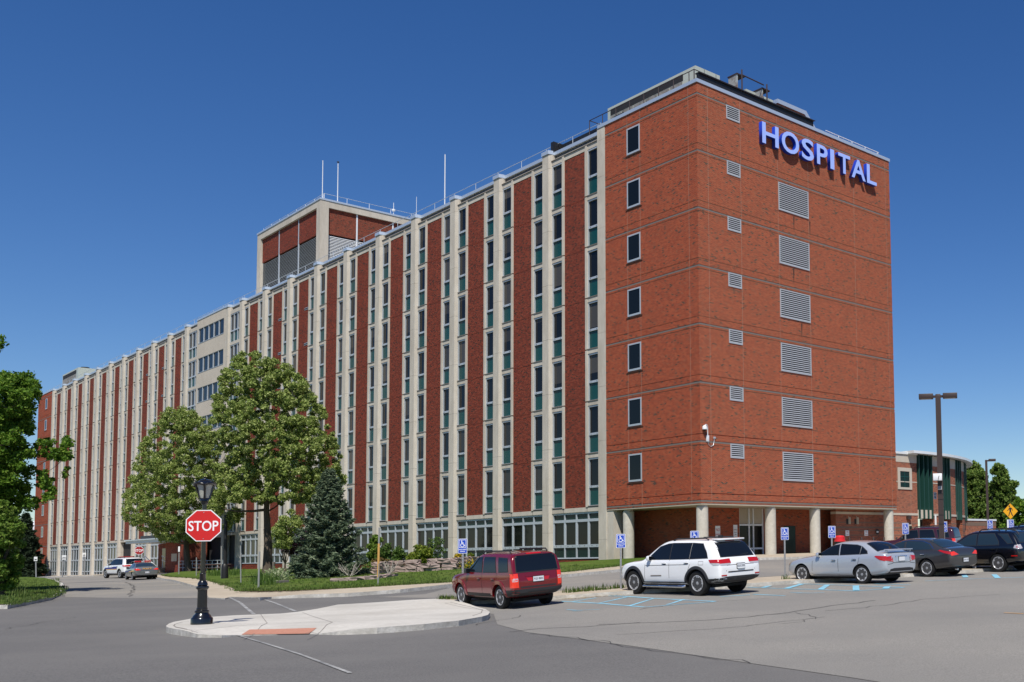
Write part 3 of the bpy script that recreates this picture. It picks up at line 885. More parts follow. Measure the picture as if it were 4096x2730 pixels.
# ---- things carried by the building
def blk(name, label, cat, group=None, loc=(0,0,0)):
    e = empty(name, BM@Vector(loc), -PSI, label, cat, group); return e
# blue letters
txt = 'HOSPITAL'
sg = blk('sign_lettering', 'blue HOSPITAL letters on the brick end face below the roof', 'sign', None, (0, 5.4, 28.6))
ys = [5.38, 7.22, 9.18, 10.72, 12.12, 12.98, 14.42, 16.15]
ws = [1.55, 1.70, 1.22, 1.12, .42, 1.30, 1.58, 1.12]
for ch, y, w in zip(txt, ys, ws):
    me = text_mesh(ch, 1.98, M['letter_face'], .30, .035, 'LEFT', M['letter_side'])
    v = np.array([x.co[:] for x in me.vertices]); lo = v.min(0); hi = v.max(0)
    sx = w/(hi[0]-lo[0]); sy = 1.44/(hi[1]-lo[1]) if ch not in 'OS' else 1.50/(hi[1]-lo[1])
    for q in me.vertices:
        q.co.x = (q.co.x-lo[0])*sx; q.co.y = (q.co.y-lo[1])*sy-(.03 if ch in 'OS' else 0)
    o = link('letter', me, sg)
    o.rotation_euler = (PI/2, 0, PI/2); o.location = (.18, y-5.4, 0)
# roof plant
def chiller(label, loc, Lx, W, H, badge=True):
    e = blk('roof_chiller', label, 'roof unit', 'roof plant units', loc)
    mb = MB(); mb.box(0, Lx, 0, W, 0, H, M['chiller'])
    mb.build('casing', e)
    mb = MB(); n = 6; w = (Lx-1.6)/n
    for i in range(n):
        mb.box(.35+i*w, .35+(i+1)*w-.09, -.03, 0, .12, H*.70, M['coil']); mb.box(.35+i*w, .35+(i+1)*w-.0, -.02, 0, H*.72, H*.92, M['dark'])
    mb.build('coil_panel', e)
    for i in range(5):
        mb = MB(); mb.lathe([(.62,0),(.62,.28),(.54,.28),(.54,.05),(0,.05)], M['plastic'], 20, (1.2+i*(Lx-2.4)/4, W/2, H)); mb.build('fan', e)
    if badge:
        mb = MB(); mb.box(Lx, Lx+.015, W*.42, W*.80, H*.55, H*.85, M['ink']); mb.lathe([(0,0),(.085,0),(.085,.01),(0,.01)], M['sign_white'], 16, (0,0,0), False, Matrix.Translation((Lx+.015,W*.50,H*.7))@Matrix.Rotation(PI/2,4,'Y'))
        mb.box(Lx+.015, Lx+.025, W*.58, W*.75, H*.66, H*.73, M['sign_white']); mb.build('badge', e)
        mb = MB()
        for y in (.36, .84): mb.box(Lx, Lx+.006, W*y-.015, W*y+.015, .02, H-.02, M['plastic'])
        mb.build('panel_joint', e)
    return e
chiller('long pale green chiller on the roof above the near corner', (-11.9, 1.9, 31.3), 9.6, 2.15, 2.25)
chiller('smaller grey green roof unit seen between the two rusty stands', (-8.5, 6.2, 31.3), 6.5, 2.6, 1.95)
chiller('distant roof unit at the far left end of the roof', (-170.0, 2.2, 31.3), 10.5, 2.4, 3.1, False)
for i, (y, h, lb) in enumerate(((4.75, 2.45, 'taller rusty steel stand on the roof edge with crank disc'), (7.1, 2.2, 'second rusty steel stand nearer the letters with brace'))):
    e = blk('roof_stand', lb, 'roof stand', 'rusty roof stands', (-1.75, y, 31.2))
    mb = MB(); mb.cbox((0,0,h/2),(.85,.08,h),M['rust_metal']); mb.cbox((-.4,.35,h/2),(.08,.7,h),M['rust_metal']); mb.cbox((0,.3,h-.04),(.95,.75,.08),M['rust']); mb.build('leg', e)
    mb = MB(); mb.tube([(.55,.3,0),(.55,.3,h+.3)], .05, M['rust'], 6); mb.tube([(.55,.3,.8),(.55,.95,-.1)], .04, M['rust'], 6)
    mb.tube([(.55,.3,h-.05),(.55,2.35 if i == 0 else .4,h-.1)], .045, M['rust'], 6); mb.build('pipe', e)
    if i == 0:
        mb = MB(); mb.lathe([(0,0),(.16,0),(.16,.03),(0,.03)], M['rust'], 14, (0,0,0), False, Matrix.Translation((.1,-.06,h*.55))@Matrix.Rotation(PI/2,4,'X')); mb.build('crank', e)
# antennas on the tower
for i, (x, y, h, lb, r_) in enumerate(((tx1-.7,ty0+.5,4.6,'thin white whip antenna at the tower corner beside the railing',.05),(tx1-.5,ty0+2.1,4.7,'mast with a dark knob just right of the tower corner',.055),
      (tx1-.5,ty0+8.6,1.6,'short antenna with a small cup on the tower railing',.04),(tx1-.5,ty0+11.4,3.0,'very thin grey antenna near the tower railing',.03),(tx1-.5,ty0+15.0,9.2,'tallest white antenna standing at the right of the tower',.075))):
    e = blk('antenna', lb, 'antenna', 'antennas on the roof tower', (x, y, 41.9))
    mb = MB(); mb.tube([(0,0,0),(0,0,h)], [r_, r_*.8], M['white_metal'], 8); mb.build('mast', e)
    if i == 1: mb = MB(); mb.lathe([(0,0),(.13,.04),(.13,.12),(0,.2)], M['plastic'], 12, (0,0,h)); mb.build('knob', e)
    if i == 2: mb = MB(); mb.lathe([(.05,0),(.2,.05),(.2,.25),(.05,.3)], M['white_metal'], 12, (0,0,h*.35)); mb.build('cup', e)
# corner camera
e = blk('security_camera', 'white dome security camera on the brick corner', 'camera', None, (.0, .55, 8.6))
mb = MB(); mb.cbox((.06,.0,0),(.12,.34,.62),M['white_metal'],0,.02); mb.build('junction_box', e)
mb = MB(); mb.tube([(.08,0,.3),(.08,0,1.15),(.15,-.1,1.3),(.22,-.36,1.35),(.22,-.48,1.25)], .05, M['white_metal'], 8); mb.build('arm', e)
mb = MB(); mb.lathe([(.05,.42),(.17,.36),(.24,.26),(.25,0),(.21,-.02)], M['white_metal'], 18, (.22,-.5,.86)); mb.build('housing', e)
mb = MB(); mb.lathe([(.16,0),(.14,-.08),(.07,-.14),(0,-.16)], M['ink'], 14, (.22,-.5,.85)); mb.build('dome', e)
mb = MB(); mb.tube([(.1,0,-.3),(.07,.12,-.62),(.06,.45,-.78),(.06,.75,-.62),(.06,.86,-.2),(.06,.88,.05)], .028, M['alum'], 6); mb.cbox((.06,.9,.14),(.1,.25,.18),M['alum']); mb.build('cable', e)
e.scale = (.62,.62,.62)
# wall signs and lamp in the recess
def wall_sign(name, label, loc, w, h, lines, colr, normal='end', rz=0):
    e = blk(name, label, 'sign', None, loc)
    mb = MB()
    mb.box(0, .02, -w/2, w/2, -h/2, h/2, M['sign_white']); mb.build('plate', e)
    for s_, size, dz in lines:
        put_text('lettering', s_, size, colr, e, (.024, 0, dz), (PI/2,0,PI/2), .004, 0, .8)
    return e
wall_sign('wall_sign', 'NO PARKING plate on the shaded brick behind the corner column', (-3.05, 4.05, 2.9), .42, .85, [('NO',.26,.16),('PARKING',.13,-.14)], M['ink_red'])
s_ = wall_sign('wall_sign', 'white notice with green foot on shaded brick left of the glass doors', (-3.05, 5.62, 2.95), .36, .9, [('NOTICE',.10,.12),('Smoke free',.07,-.05),('campus',.07,-.18)], M['ink'])
mb = MB(); mb.box(.02,.024,-.18,.18,-.45,-.36,M['ink_green']); mb.build('green_band', s_)
# ------------------------------------------------------------------ ground surfaces
def endp(u, v, x=0.0):
    d = ray(u, v); t = ((C0-CAMP)@Vector((UX.x,UX.y,0))+x)/(d@UX) if False else ((C0-CAMP).dot(UX)+x)/d.dot(UX)
    p = CAMP+d*t; return (p-C0).dot(UY), p.z
def frontp(u, v, y=0.0):
    d = ray(u, v); t = ((C0-CAMP).dot(UY)+y)/d.dot(UY)
    p = CAMP+d*t; return (p-C0).dot(UX), p.z
def Gs(lst, off=0.0): return [G(u, v, off) for u, v in lst]

# base sheet out to the horizon: rings round the camera, finer where it is near
mb = MB()
rs = [0.0]+list(np.geomspace(2.5, 2600, 110)); na = 180
vs = [(0,0,gz(0,0))]
for r in rs[1:]:
    a = np.linspace(0, 2*PI, na, endpoint=False); x = r*np.sin(a); y = r*np.cos(a); z = gz_np(x, y)
    if r > 260: z = z-.3*(min(1,(r-260)/200))
    vs += list(zip(x, y, z))
fs = [(0, 1+(k+1)%na, 1+k) for k in range(na)]
for i in range(len(rs)-2):
    b = 1+i*na
    fs += [(b+k, b+(k+1)%na, b+na+(k+1)%na, b+na+k) for k in range(na)]
fs = [f[::-1] if len(f) == 3 else f[::-1] for f in fs]
mb.add(vs, fs, M['asphalt'], True)
me = mb.mesh('road')
bm = bmesh.new(); bm.from_mesh(me); bmesh.ops.recalc_face_normals(bm, faces=bm.faces)
if sum(f.normal.z for f in bm.faces) < 0: bmesh.ops.reverse_faces(bm, faces=bm.faces)
bm.to_mesh(me); bm.free()
tag(link('road', me), 'dark grey asphalt road in the foreground around the pale island', 'road', None, 'structure')

far = lambda x, y: Vector((x, y, 0))
# paler old surface of the parking lot
pl = Gs([(1850,2440),(1975,2458),(1990,2500),(2107,2531),(2350,2562),(2640,2602),(3000,2655),(3400,2712),(3800,2775)])
pl += [far(6, 8), far(40, 4), far(60, 40), far(44, 76)]
pl += Gs([(4096,2268),(3700,2290),(3300,2318),(2900,2344),(2500,2372),(2254,2390),(2000,2402),(1860,2410)])
sheet('parking_lot', pl, .006, M['lot'], 1.0, label='light worn asphalt of the parking lot on the right', cat='parking lot')
# worn driveway beyond the road on the left, road between median and far pavement
dr = Gs([(262,2390),(500,2394),(760,2394),(860,2392),(842,2384),(800,2350),(724,2331),(640,2315),(560,2306),(480,2302),(374,2303),(280,2306),(187,2310),(232,2322),(256,2334),(262,2348),(254,2367)])
sheet('driveway', dr, .006, M['drive'], 2.0, label='worn pale driveway leading to the entrance at the left', cat='driveway')
md = Gs([(1500,2390),(1700,2378),(1816,2349),(2261,2304),(2513,2281),(3038,2242),(3272,2236)])+[L(12, 30)]+[far(44, 74)]+Gs([(4096,2246),(3500,2284),(3163,2303),(2262,2362),(1740,2394)])
sheet('side_road', md, .006, M['drive'], 1.5, label='pale road between the median and the far pavement', cat='road')

# new concrete island with the stop sign
isl = [(664,2504),(676,2495),(696,2488),(767,2475),(848,2468),(938,2462),(1043,2458),(1123,2455),(1183,2449),(1269,2436),(1350,2424.5),(1507,2410),(1648,2400),(1737,2396),(1830,2403),
       (1883,2419),(1942,2437),(1960,2449),(1952,2460),(1928,2467),(1835,2483),(1695,2497),(1508,2511),(1350,2524),(1237,2534),(1078,2539),(960,2540),(887,2538),(791,2527),(727,2520),(686,2514),(668,2509)]
I14 = [G(u, v, {1237:.02,1078:.015,960:.02,887:.07,1350:.09}.get(u,.13)) for u, v in isl]
ra_, rb_ = G(966,2540,.02), G(1236,2535.5,.02)
def isl_off(X, Y):
    ax, ay, bx, by = ra_.x, ra_.y, rb_.x, rb_.y; l2 = (bx-ax)**2+(by-ay)**2
    t = np.clip(((X-ax)*(bx-ax)+(Y-ay)*(by-ay))/l2, -.02, 1.02)
    d = np.hypot(X-ax-t*(bx-ax), Y-ay-t*(by-ay))
    return .13*np.clip((d-.05)/1.25, .10, 1)
island = sheet('traffic_island', I14, isl_off, M['concrete_new'], .3, .18, M['kerb'], 'new pale concrete island with the lamp post and stop sign', 'traffic island')
mb = MB()
for l_ in ([(1043,2458.5),(1069,2494),(1340,2489),(1480,2489)],[(1069,2494),(966,2538)],[(1330,2490),(1222,2536)],[(1210,2451),(1330,2490)],[(700,2508),(770,2522),(790,2493.5),(1069,2494)][0:2],[(1069,2494),(950,2505),(785,2519)],[(1780,2414),(1945,2443)]):
    strip_line(mb, Gs(l_, .13), .014, lambda X,Y: isl_off(X,Y)+.004, M['joint_grey'])
ring = Gs([(695,2505),(700,2498),(730,2489),(800,2480)],.13)
strip_line(mb, ring, .02, .134, M['joint_grey'])
strip_line(mb, Gs([(694,2503),(705,2511),(745,2519),(790,2523)],.13), .02, .134, M['joint_grey'])
strip_line(mb, Gs([(1800,2410),(1880,2428),(1930,2440),(1925,2453),(1890,2464)],.13), .02, .134, M['joint_grey'])
tag(mb.build('paving_joints'), 'thin dark joints cut in the concrete island', 'paving joint', None, 'structure')
tp = [G(998,2524,.055),G(1266,2518.5,.055),G(1234,2534.5,.025),G(966,2538.5,.025)]
mb = MB(); sheet('tactile_paving', tp, lambda X,Y: isl_off(X,Y)+.008, M['tactile'], .4, label='terracotta tactile strip at the edge of the island', cat='tactile paving')
# median strip with the disabled parking signs
med = Gs([(1742,2394),(2000,2378),(2262,2361.5),(2500,2342.5),(2800,2325),(3163,2302.5),(3500,2282),(4096,2244)], .13)+Gs([(4096,2264),(3500,2303),(3163,2323.5),(2800,2347),(2500,2364.5),(2254,2381.5),(1990,2399),(1850,2406)], .13)
sheet('median_strip', med, .128, M['walk'], .7, .17, M['kerb'], 'narrow old concrete median in front of the parked cars', 'median')
# far pavement with kerb
pav = Gs([(1040,2388),(1087,2381),(1200,2378),(1391,2373),(1601,2358),(1816,2335),(2261,2298),(2513,2274.5),(2800,2250),(3040,2231.5),(3180,2229),(3272,2224.5),(3340,2223)], .14)+[L(3.2, 19), L(3.2, 30), L(-2.5, 30), L(-3, 2.5), L(-4.5, .3)]
pav += Gs([(2600,2253),(2513,2261),(2261,2288.5),(1816,2328),(1601,2340),(1414,2351.5),(1180,2361),(956,2364),(888,2337.6),(748,2312),(640,2301.5),(560,2297.5),(470,2294)], .14)
pav += Gs([(470,2301),(560,2304),(640,2312),(724,2328),(790,2347),(835,2379),(900,2384)], .14)+Gs([(925,2387.5),(980,2389),(1030,2389.5)], .02)
rc_, rd_ = G(918,2387,.02), G(1036,2390,.02)
def pav_off(X, Y):
    ax, ay, bx, by = rc_.x, rc_.y, rd_.x, rd_.y; l2 = (bx-ax)**2+(by-ay)**2
    t = np.clip(((X-ax)*(bx-ax)+(Y-ay)*(by-ay))/l2, 0, 1)
    d = np.hypot(X-ax-t*(bx-ax), Y-ay-t*(by-ay))
    return .14*np.clip((d-.3)/2.2, .12, 1)
sheet('pavement', pav, pav_off, M['walk'], 1.3, .18, M['kerb'], 'tan concrete pavement curving round the lawn', 'pavement')
# lawn in front of the building
lw = Gs([(642,2300.5),(748,2311),(888,2336.6),(957,2363),(1180,2360),(1414,2350.5),(1601,2339),(1816,2327),(2261,2287.7),(2513,2260),(2600,2252.5)], .16)
lw += [L(-4.6, 1.2), L(-10, 1.0), L(-60, .6), L(-92, .4)]
sheet('lawn', lw, .165, M['grass'], 1.5, .1, M['soil'], 'green lawn between the pavement and the hospital', 'lawn')
sheet('lawn_edge', [L(-2,.2),L(-2,2.5),L(-110,2.5),L(-110,.2)], .15, M['soil'], 3, label='strip of bare soil at the foot of the hospital front', cat='ground')
# left-hand grass island
gi = [(30,2421),(116,2405),(201,2389),(236,2374),(252,2358),(257,2345),(250,2332),(229,2321),(187,2312.5),(93,2309.5),(0,2308)]
giw = Gs(gi, .14)+[far(-120, 100), far(-100, 40), far(-48, 40)]
sheet('kerb', giw, .135, M['kerb'], 1.5, .18, M['kerb'], 'concrete kerb curving round the grass at the left', 'kerb')
sheet('verge', inset(giw, .22), .17, M['grass'], 1.2, .05, M['soil'], 'mown grass verge under the trees at the left', 'verge')
# strip of pavement and grass along the far left of the front
bs = [L(-98, .3), L(-176, .3), L(-178, -3)]+Gs([(93,2308.5),(187,2307),(300,2304),(374,2302.5),(420,2300.5),(470,2298)], .1)
sheet('front_walk', bs, .10, M['walk'], 3, .14, M['kerb'], 'concrete walk along the foot of the far left front', 'pavement')
sheet('far_grass', [L(-176.5,-6),L(-260,-40),L(-330,60),L(-200,90),L(-176.5,30)], .12, M['grass'], 8, label='grass beyond the far end of the hospital', cat='lawn')
sheet('back_grass', [far(40,110),far(400,60),far(500,500),far(20,400)], .15, M['grass'], 15, label='rough grass beyond the low wall at the right', cat='lawn')
# painted markings
mb = MB()
W1 = .11
for l_ in ([(2244,2407.5),(2420,2417.5),(2579,2431)],[(2436,2385.7),(2618,2396),(2862,2408)],[(2579,2431),(2800,2414),(2862,2408)],[(2291,2408.7),(2385,2393.7)],[(2392,2416),(2508,2391)],[(2513,2427),(2618,2395)],[(2670,2421),(2735,2400)],
           [(3012,2379.5),(3140,2385.7)],[(2990,2351),(3100,2355.8),(3280,2361),(3419,2366.5)],[(3136,2335),(3400,2344.5),(3618,2352)],[(3419,2366.5),(3540,2358.5),(3618,2352)],[(2880,2389),(3000,2382)],
           [(3905,2317),(4096,2311)],[(3700,2326),(3905,2317)],[(3500,2338),(3640,2342)]):
    strip_line(mb, Gs(l_), W1, .014, M['pblue'])
for l_ in ([(3146,2356.5),(3207,2339)],[(3282,2361),(3310,2342)],[(3425,2364.5),(3423,2345)],[(3541,2357),(3552,2348)],[(3049,2354),(3078,2346)],[(3853,2298),(3863,2312)],[(3976,2300),(3992,2315)]):
    strip_line(mb, Gs(l_), .2, .018, M['pblue'])
for l_ in ([(2268,2441),(2305,2444),(2400,2440)],[(2290,2447),(2330,2446)],[(3160,2372),(3240,2375),(3298,2372.5)],[(3186,2375),(3215,2374)]):
    strip_line(mb, Gs(l_), .07, .014, M['pblue'])
tag(mb.build('parking_lines'), 'light blue accessible parking lines on the parking lot', 'road marking', None, 'structure')
mb = MB()
for l_, w in (([(910,2388),(960,2412),(1016,2459)],.10),([(1030,2391),(1100,2414),(1184,2448)],.10),([(832,2393),(910,2389)],.07),([(945,2542),(1050,2573),(1200,2620),(1400,2695)],.06),([(1755,2351),(1815,2354)],.09),([(20,2428),(70,2424)],.07)):
    strip_line(mb, Gs(l_), w, .012, M['pwhite'])
tag(mb.build('crosswalk_lines'), 'worn white crosswalk lines crossing the road by the island', 'road marking', None, 'structure')
mb = MB(); strip_line(mb, Gs([(4017,2454),(4096,2458)]), .09, .014, M['stripe_gold']); tag(mb.build('yellow_line'), 'short yellow line on the asphalt at the right edge', 'road marking', None, 'structure')
# cracks, tar seams and tyre scuffs
mb = MB()
def crack(l_, w, j=.12):
    P = Gs(l_); Q = []
    for a, b in zip(P, P[1:]):
        m = max(2, int((b-a).length/.35))
        for k in range(m):
            q = a+(b-a)*(k/m); Q.append(Vector((q.x+random.uniform(-j,j), q.y+random.uniform(-j,j), 0)))
    Q.append(P[-1]); strip_line(mb, Q, w, .011, M['crack'])
for l_, w in (([(1905,2502),(1990,2485),(2040,2478),(2080,2463)],.025),([(2060,2528),(2180,2516),(2350,2508),(2560,2492)],.045),([(2400,2500),(2700,2490),(3010,2470),(3300,2430),(3500,2404)],.05),
              ([(3100,2460),(3200,2453),(3260,2466),(3262,2478)],.022),([(3100,2500),(3180,2494),(3215,2483)],.02),([(2140,2535),(2350,2562),(2640,2602),(3000,2655)],.02),
              ([(3300,2446),(3500,2428),(3700,2400),(4000,2380)],.03),([(2480,2540),(2900,2515),(3300,2470)],.025),([(3090,2395),(2700,2420),(2560,2440)],.03),([(500,2330),(540,2350),(520,2388)],.05),([(0,2520),(120,2500),(300,2470)],.02),([(1850,2350),(2150,2330),(2350,2325)],.03)):
    crack(l_, w)
tag(mb.build('cracks'), 'dark cracks and seams across the asphalt', 'crack', None, 'structure')
# dry litter along the kerbs and grass tufts along edges (nobody could count them)
def scatter_quads(pts, size, up=.0):
    V = []; Fc = []
    for p in pts:
        a = random.uniform(0, 2*PI); s = size*random.uniform(.5, 1.4); t = random.uniform(-.6,.6)
        d = Vector((math.cos(a), math.sin(a), t*.4)); e = Vector((-math.sin(a), math.cos(a), .2))*.45
        b = len(V); V += [p-d*s, p+e*s, p+d*s, p-e*s]; Fc.append((b,b+1,b+2,b+3))
    return V, Fc
pts = []
def along(lst, n, spread, off):
    P = Gs(lst)
    for _ in range(n):
        i = random.randrange(len(P)-1); q = P[i].lerp(P[i+1], random.random())
        x, y = q.x+random.gauss(0,spread), q.y+random.gauss(0,spread); pts.append(Vector((x,y,gz(x,y)+off)))
along([(750,2530),(870,2543)], 260, .05, .012); along([(1350,2536),(1508,2524),(1695,2508),(1835,2494),(1950,2470)], 500, .05, .012); along([(2247,2399),(2500,2381)], 200, .06, .014)
mb = MB(); V, Fc = scatter_quads(pts, .035); mb.add(V, Fc, M['litter']); tag(mb.build('leaf_litter'), 'dry brown litter gathered along the island kerb', 'leaf litter', None, 'stuff')
def tufts(name, label, places, mat=None, cat='grass'):
    V = []; Fc = []
    for p, h, n in places:
        for _ in range(n):
            x = p.x+random.gauss(0,h*.35); y = p.y+random.gauss(0,h*.35); z = p.z-.02
            a = random.uniform(0,2*PI); hh = h*random.uniform(.4,1.15); lean = random.uniform(.05,.6)*hh; w = .008+.02*hh
            d = Vector((math.cos(a),math.sin(a),0)); s = Vector((-d.y,d.x,0))*w
            b = len(V); q = Vector((x,y,z)); m_ = q+d*lean*.4+Vector((0,0,hh*.6)); t = q+d*lean+Vector((0,0,hh))
            V += [q-s, q+s, m_+s*.7, m_-s*.7, t]; Fc += [(b,b+1,b+2,b+3),(b+3,b+2,b+4)]
    mb = MB(); mb.add(V, Fc, mat or M['blade']); return tag(mb.build(name), label, cat, None, 'stuff')
pl = []
def edge_tufts(lst, n, off, h0, h1, nb):
    P = Gs(lst, off)
    for _ in range(n):
        i = random.randrange(len(P)-1); q = P[i].lerp(P[i+1], random.random())
        x = q.x+random.gauss(0,.12); y = q.y+random.gauss(0,.12); pl.append((Vector((x,y,gz(x,y)+off)), random.uniform(h0,h1), nb))
edge_tufts([(2262,2372),(2499,2352)], 60, .13, .08, .25, 10); edge_tufts([(2261,2303),(2513,2281)], 50, .03, .08, .2, 8); edge_tufts([(1755,2396),(1830,2396)], 20, .13, .08, .2, 12)
edge_tufts([(957,2363),(1180,2360),(1414,2350),(1601,2339),(1816,2327),(2261,2287.5),(2513,2260)], 700, .17, .06, .16, 7)
edge_tufts([(642,2300),(748,2311),(888,2336),(957,2363)], 200, .17, .06, .16, 7); edge_tufts([(40,2419),(116,2403),(201,2387),(240,2369),(252,2345)], 220, .17, .06, .16, 7)
# mown blades over the lawns, thinning with distance
for _ in range(5200):
    v = random.uniform(2262, 2360); u = random.uniform(900, 2560)
    lo = np.interp(u, [640,748,888,957,1180,1414,1601,1816,2261,2513,2600],[2300,2311,2336,2362,2359,2350,2338,2326,2287,2259,2252])
    if v > lo-1.5: continue
    p = G(u, v, .165)
    if (p-C0).dot(UY) > -.5: continue
    pl.append((p, random.uniform(.07,.13), 5))
for _ in range(1500):
    v = random.uniform(2316, 2412); u = random.uniform(-60, 240)
    if v > np.interp(u,[30,116,201,236,252],[2419,2403,2386,2370,2340]): continue
    pl.append((G(u,v,.17), random.uniform(.08,.16), 6))
tufts('grass_blades', 'short green grass blades standing on the lawns and edges', pl)
# a weed in the median near the silver car
tufts('weed', 'small green weed in the median beside the sign post', [(G(3140,2317,.13), .22, 24)], M['leaf_green'], 'weed')
# ------------------------------------------------------------------ brick wing with the curved glazed front
WX = -1.5
wing = empty('brick_wing', L(WX, 14), -PSI, 'low red brick wing with curved green glazed front behind the cars', 'building')
yE, _ = endp(3671, 2060, WX); y0 = 0.0; yE -= 14
zt = 9.05
def wz(v): return endp(3660, v, WX)[1]
b0, b1 = wz(2063), wz(2054)
mb = MB()
mb.box(-.5, 0, y0, yE, -.6, b0, M['brick_wing']); mb.box(-.5, 0, y0, yE, b1, zt-.75, M['brick_wing'])
mb.build('wall', wing)
mb = MB(); mb.box(-.5, .03, y0, yE+.02, b0+.002, b1-.002, M['stucco']); mb.box(-.5, .02, y0, yE, zt-.748, zt-.12, M['stucco']); mb.box(-.5, .012, y0, yE, 6.75, 6.82, M['stucco']); mb.build('stone_band', wing)
mb = MB()
for z in (3.55, 3.15, 2.98, 2.62): mb.box(-.01, .006, y0, yE, z, z+.068*(2 if z == 3.15 else 1), M['brick_band'])
mb.build('brown_band', wing)
mb = MB(); mb.box(-.6, .1, y0, yE+.05, zt-.118, zt+.05, M['white_metal']); mb.build('coping', wing)
mb = MB()
for u in (3459, 3646): y = endp(u, 2100, WX)[0]-14; mb.box(-.01, .008, y-.016, y+.016, -.4, zt-.15, M['caulk'])
mb.build('expansion_joint', wing)
ya, za = endp(3591.5, 1957.5, WX); yb, zb = endp(3645, 1874, WX); ya -= 14; yb -= 14
mb = MB(); t = .28
mb.box(-.05,.05,ya,ya+t,za,zb,M['stucco']); mb.box(-.05,.05,yb-t,yb,za,zb,M['stucco']); mb.box(-.05,.05,ya+t,yb-t,zb-t,zb,M['stucco']); mb.box(-.05,.05,ya+t,yb-t,za,za+t*.6,M['stucco'])
w_ = mb.build('window', wing)
mb = MB(); mb.box(-.02,.005,ya+t,yb-t,za+t*.6,zb-t,M['green_glass']); mb.build('pane', w_)
mb = MB(); ym = (ya+yb)/2; mb.box(.0,.02,ym-.03,ym+.03,za+t*.6,zb-t,M['teal']); zm = za+(zb-za)*.57; mb.box(.002,.022,ya+t,yb-t,zm,zm+.06,M['teal']); mb.build('muntin', w_)
for u in (3393.5, 3426):
    y = endp(u, 2090, WX)[0]-14; z0_, z1_ = wz(2098.5)-.02, wz(2080)
    mb = MB(); mb.box(.0, .012, y-.24, y+.24, z0_, z1_, M['dark']); mb.box(.012, .02, y+.06, y+.24, z0_, z0_+.5, M['soffit']); mb.box(.012,.02,y-.02,y+.02,z0_,z0_+.6,M['soffit']); mb.build('small_window', wing)
yd0, yd1 = endp(3629, 2120, WX)[0]-14, endp(3646, 2120, WX)[0]-14
mb = MB(); mb.box(0, .03, yd0, yd1, .6, wz(2099), M['soffit']); d_ = mb.build('door', wing); mb = MB(); mb.box(.03,.036,yd0+.2,yd0+.55,1.6,wz(2105),M['glass2']); mb.build('pane', d_)
yl = endp(3631, 2070, WX)[0]-14
mb = MB(); mb.prism([(0,-.2),(.22,-.2),(.22,.2),(0,.2)], wz(2079), wz(2063), M['bronze'], Matrix.Translation((0,yl,0))); mb.build('wall_lamp', wing)
# the curved front: centre line turning from the wall direction towards the view direction
RAD = 21.0
def arc(s, off=0.0):
    a = s/RAD; cx_, cy_ = -RAD, yE
    return (cx_+(RAD+off)*math.cos(a), cy_+(RAD+off)*math.sin(a), a)
SB, SP = 2.0, 1.2                     # glazed bay and brick pier lengths along the curve
def curve_strip(mb, s0, s1, o0, o1, z0, z1, mat, n=6):
    vs = []
    for i in range(n+1):
        s = s0+(s1-s0)*i/n
        for o in (o0, o1):
            x, y, a = arc(s, o); vs += [(x,y,z0),(x,y,z1)]
    fs = []
    for i in range(n):
        b = i*4; c = b+4
        fs += [(b+2,c+2,c+3,b+3),(b+1,b,c,c+1)[::-1],(b+3,c+3,c+1,b+1),(b,c,c+2,b+2)[::1]]
    fs += [(0,2,3,1),(n*4,n*4+1,n*4+3,n*4+2)]
    mb.add(vs, fs, mat)
s = 0.0
for k in range(7):
    mb = MB(); curve_strip(mb, s, s+SB, -.5, -.35, b1+.3, zt-.1, M['green_glass']); cw = mb.build('curtain_wall', wing)
    for i in range(4):
        ss = s+.10+i*(SB-.2)/3
        mb = MB(); curve_strip(mb, ss-.045, ss+.045, -.36, .20, b0-.25, zt-.05, M['fin_green'], 1); mb.build('fin', cw)
    for z in (5.6, 7.0, 8.3): mb = MB(); curve_strip(mb, s, s+SB, -.36, -.25, z, z+.12, M['fin_green']); mb.build('transom', cw)
    mb = MB(); curve_strip(mb, s, s+SB, -.5, .06, b0-.22, b1+.28, M['stucco']); mb.build('sill_panel', cw)
    mb = MB(); curve_strip(mb, s, s+SB, -1.8, -1.6, -.6, b0-.2, M['joint_grey']); mb.build('recessed_front', wing)
    s += SB
    mb = MB(); curve_strip(mb, s, s+SP, -.9, .16, -.6, b0, M['brick_wing'], 2); curve_strip(mb, s, s+SP, -.9, .16, b0, zt-.9, M['brick_wing'], 2); pr_ = mb.build('pier', wing)
    mb = MB(); curve_strip(mb, s-.02, s+SP+.02, -.9, .21, b0+.002, b1-.002, M['stucco'], 2); mb.build('stone_band', pr_)
    mb = MB(); curve_strip(mb, s-.02, s+SP+.02, -.9, .18, zt-.898, zt-.1, M['stucco'], 2); mb.build('capital', pr_)
    mb = MB(); curve_strip(mb, s-.01, s+SP+.01, -.9, .18, 6.75, 6.83, M['stucco'], 2); mb.build('stone_band', pr_)
    for z in (3.55, 3.15, 2.98, 2.62): mb = MB(); curve_strip(mb, s, s+SP, -.5, .166, z, z+.07, M['brick_band'], 2); mb.build('brown_band', pr_)
    s += SP
mb = MB(); curve_strip(mb, -1.2, s, -2.0, .75, zt-.05, zt+.16, M['white_metal'], 24); mb.build('eave', wing)
mb = MB(); curve_strip(mb, 0, s, -3.0, -.6, zt-.3, zt-.06, M['dark'], 24); mb.build('core', wing)
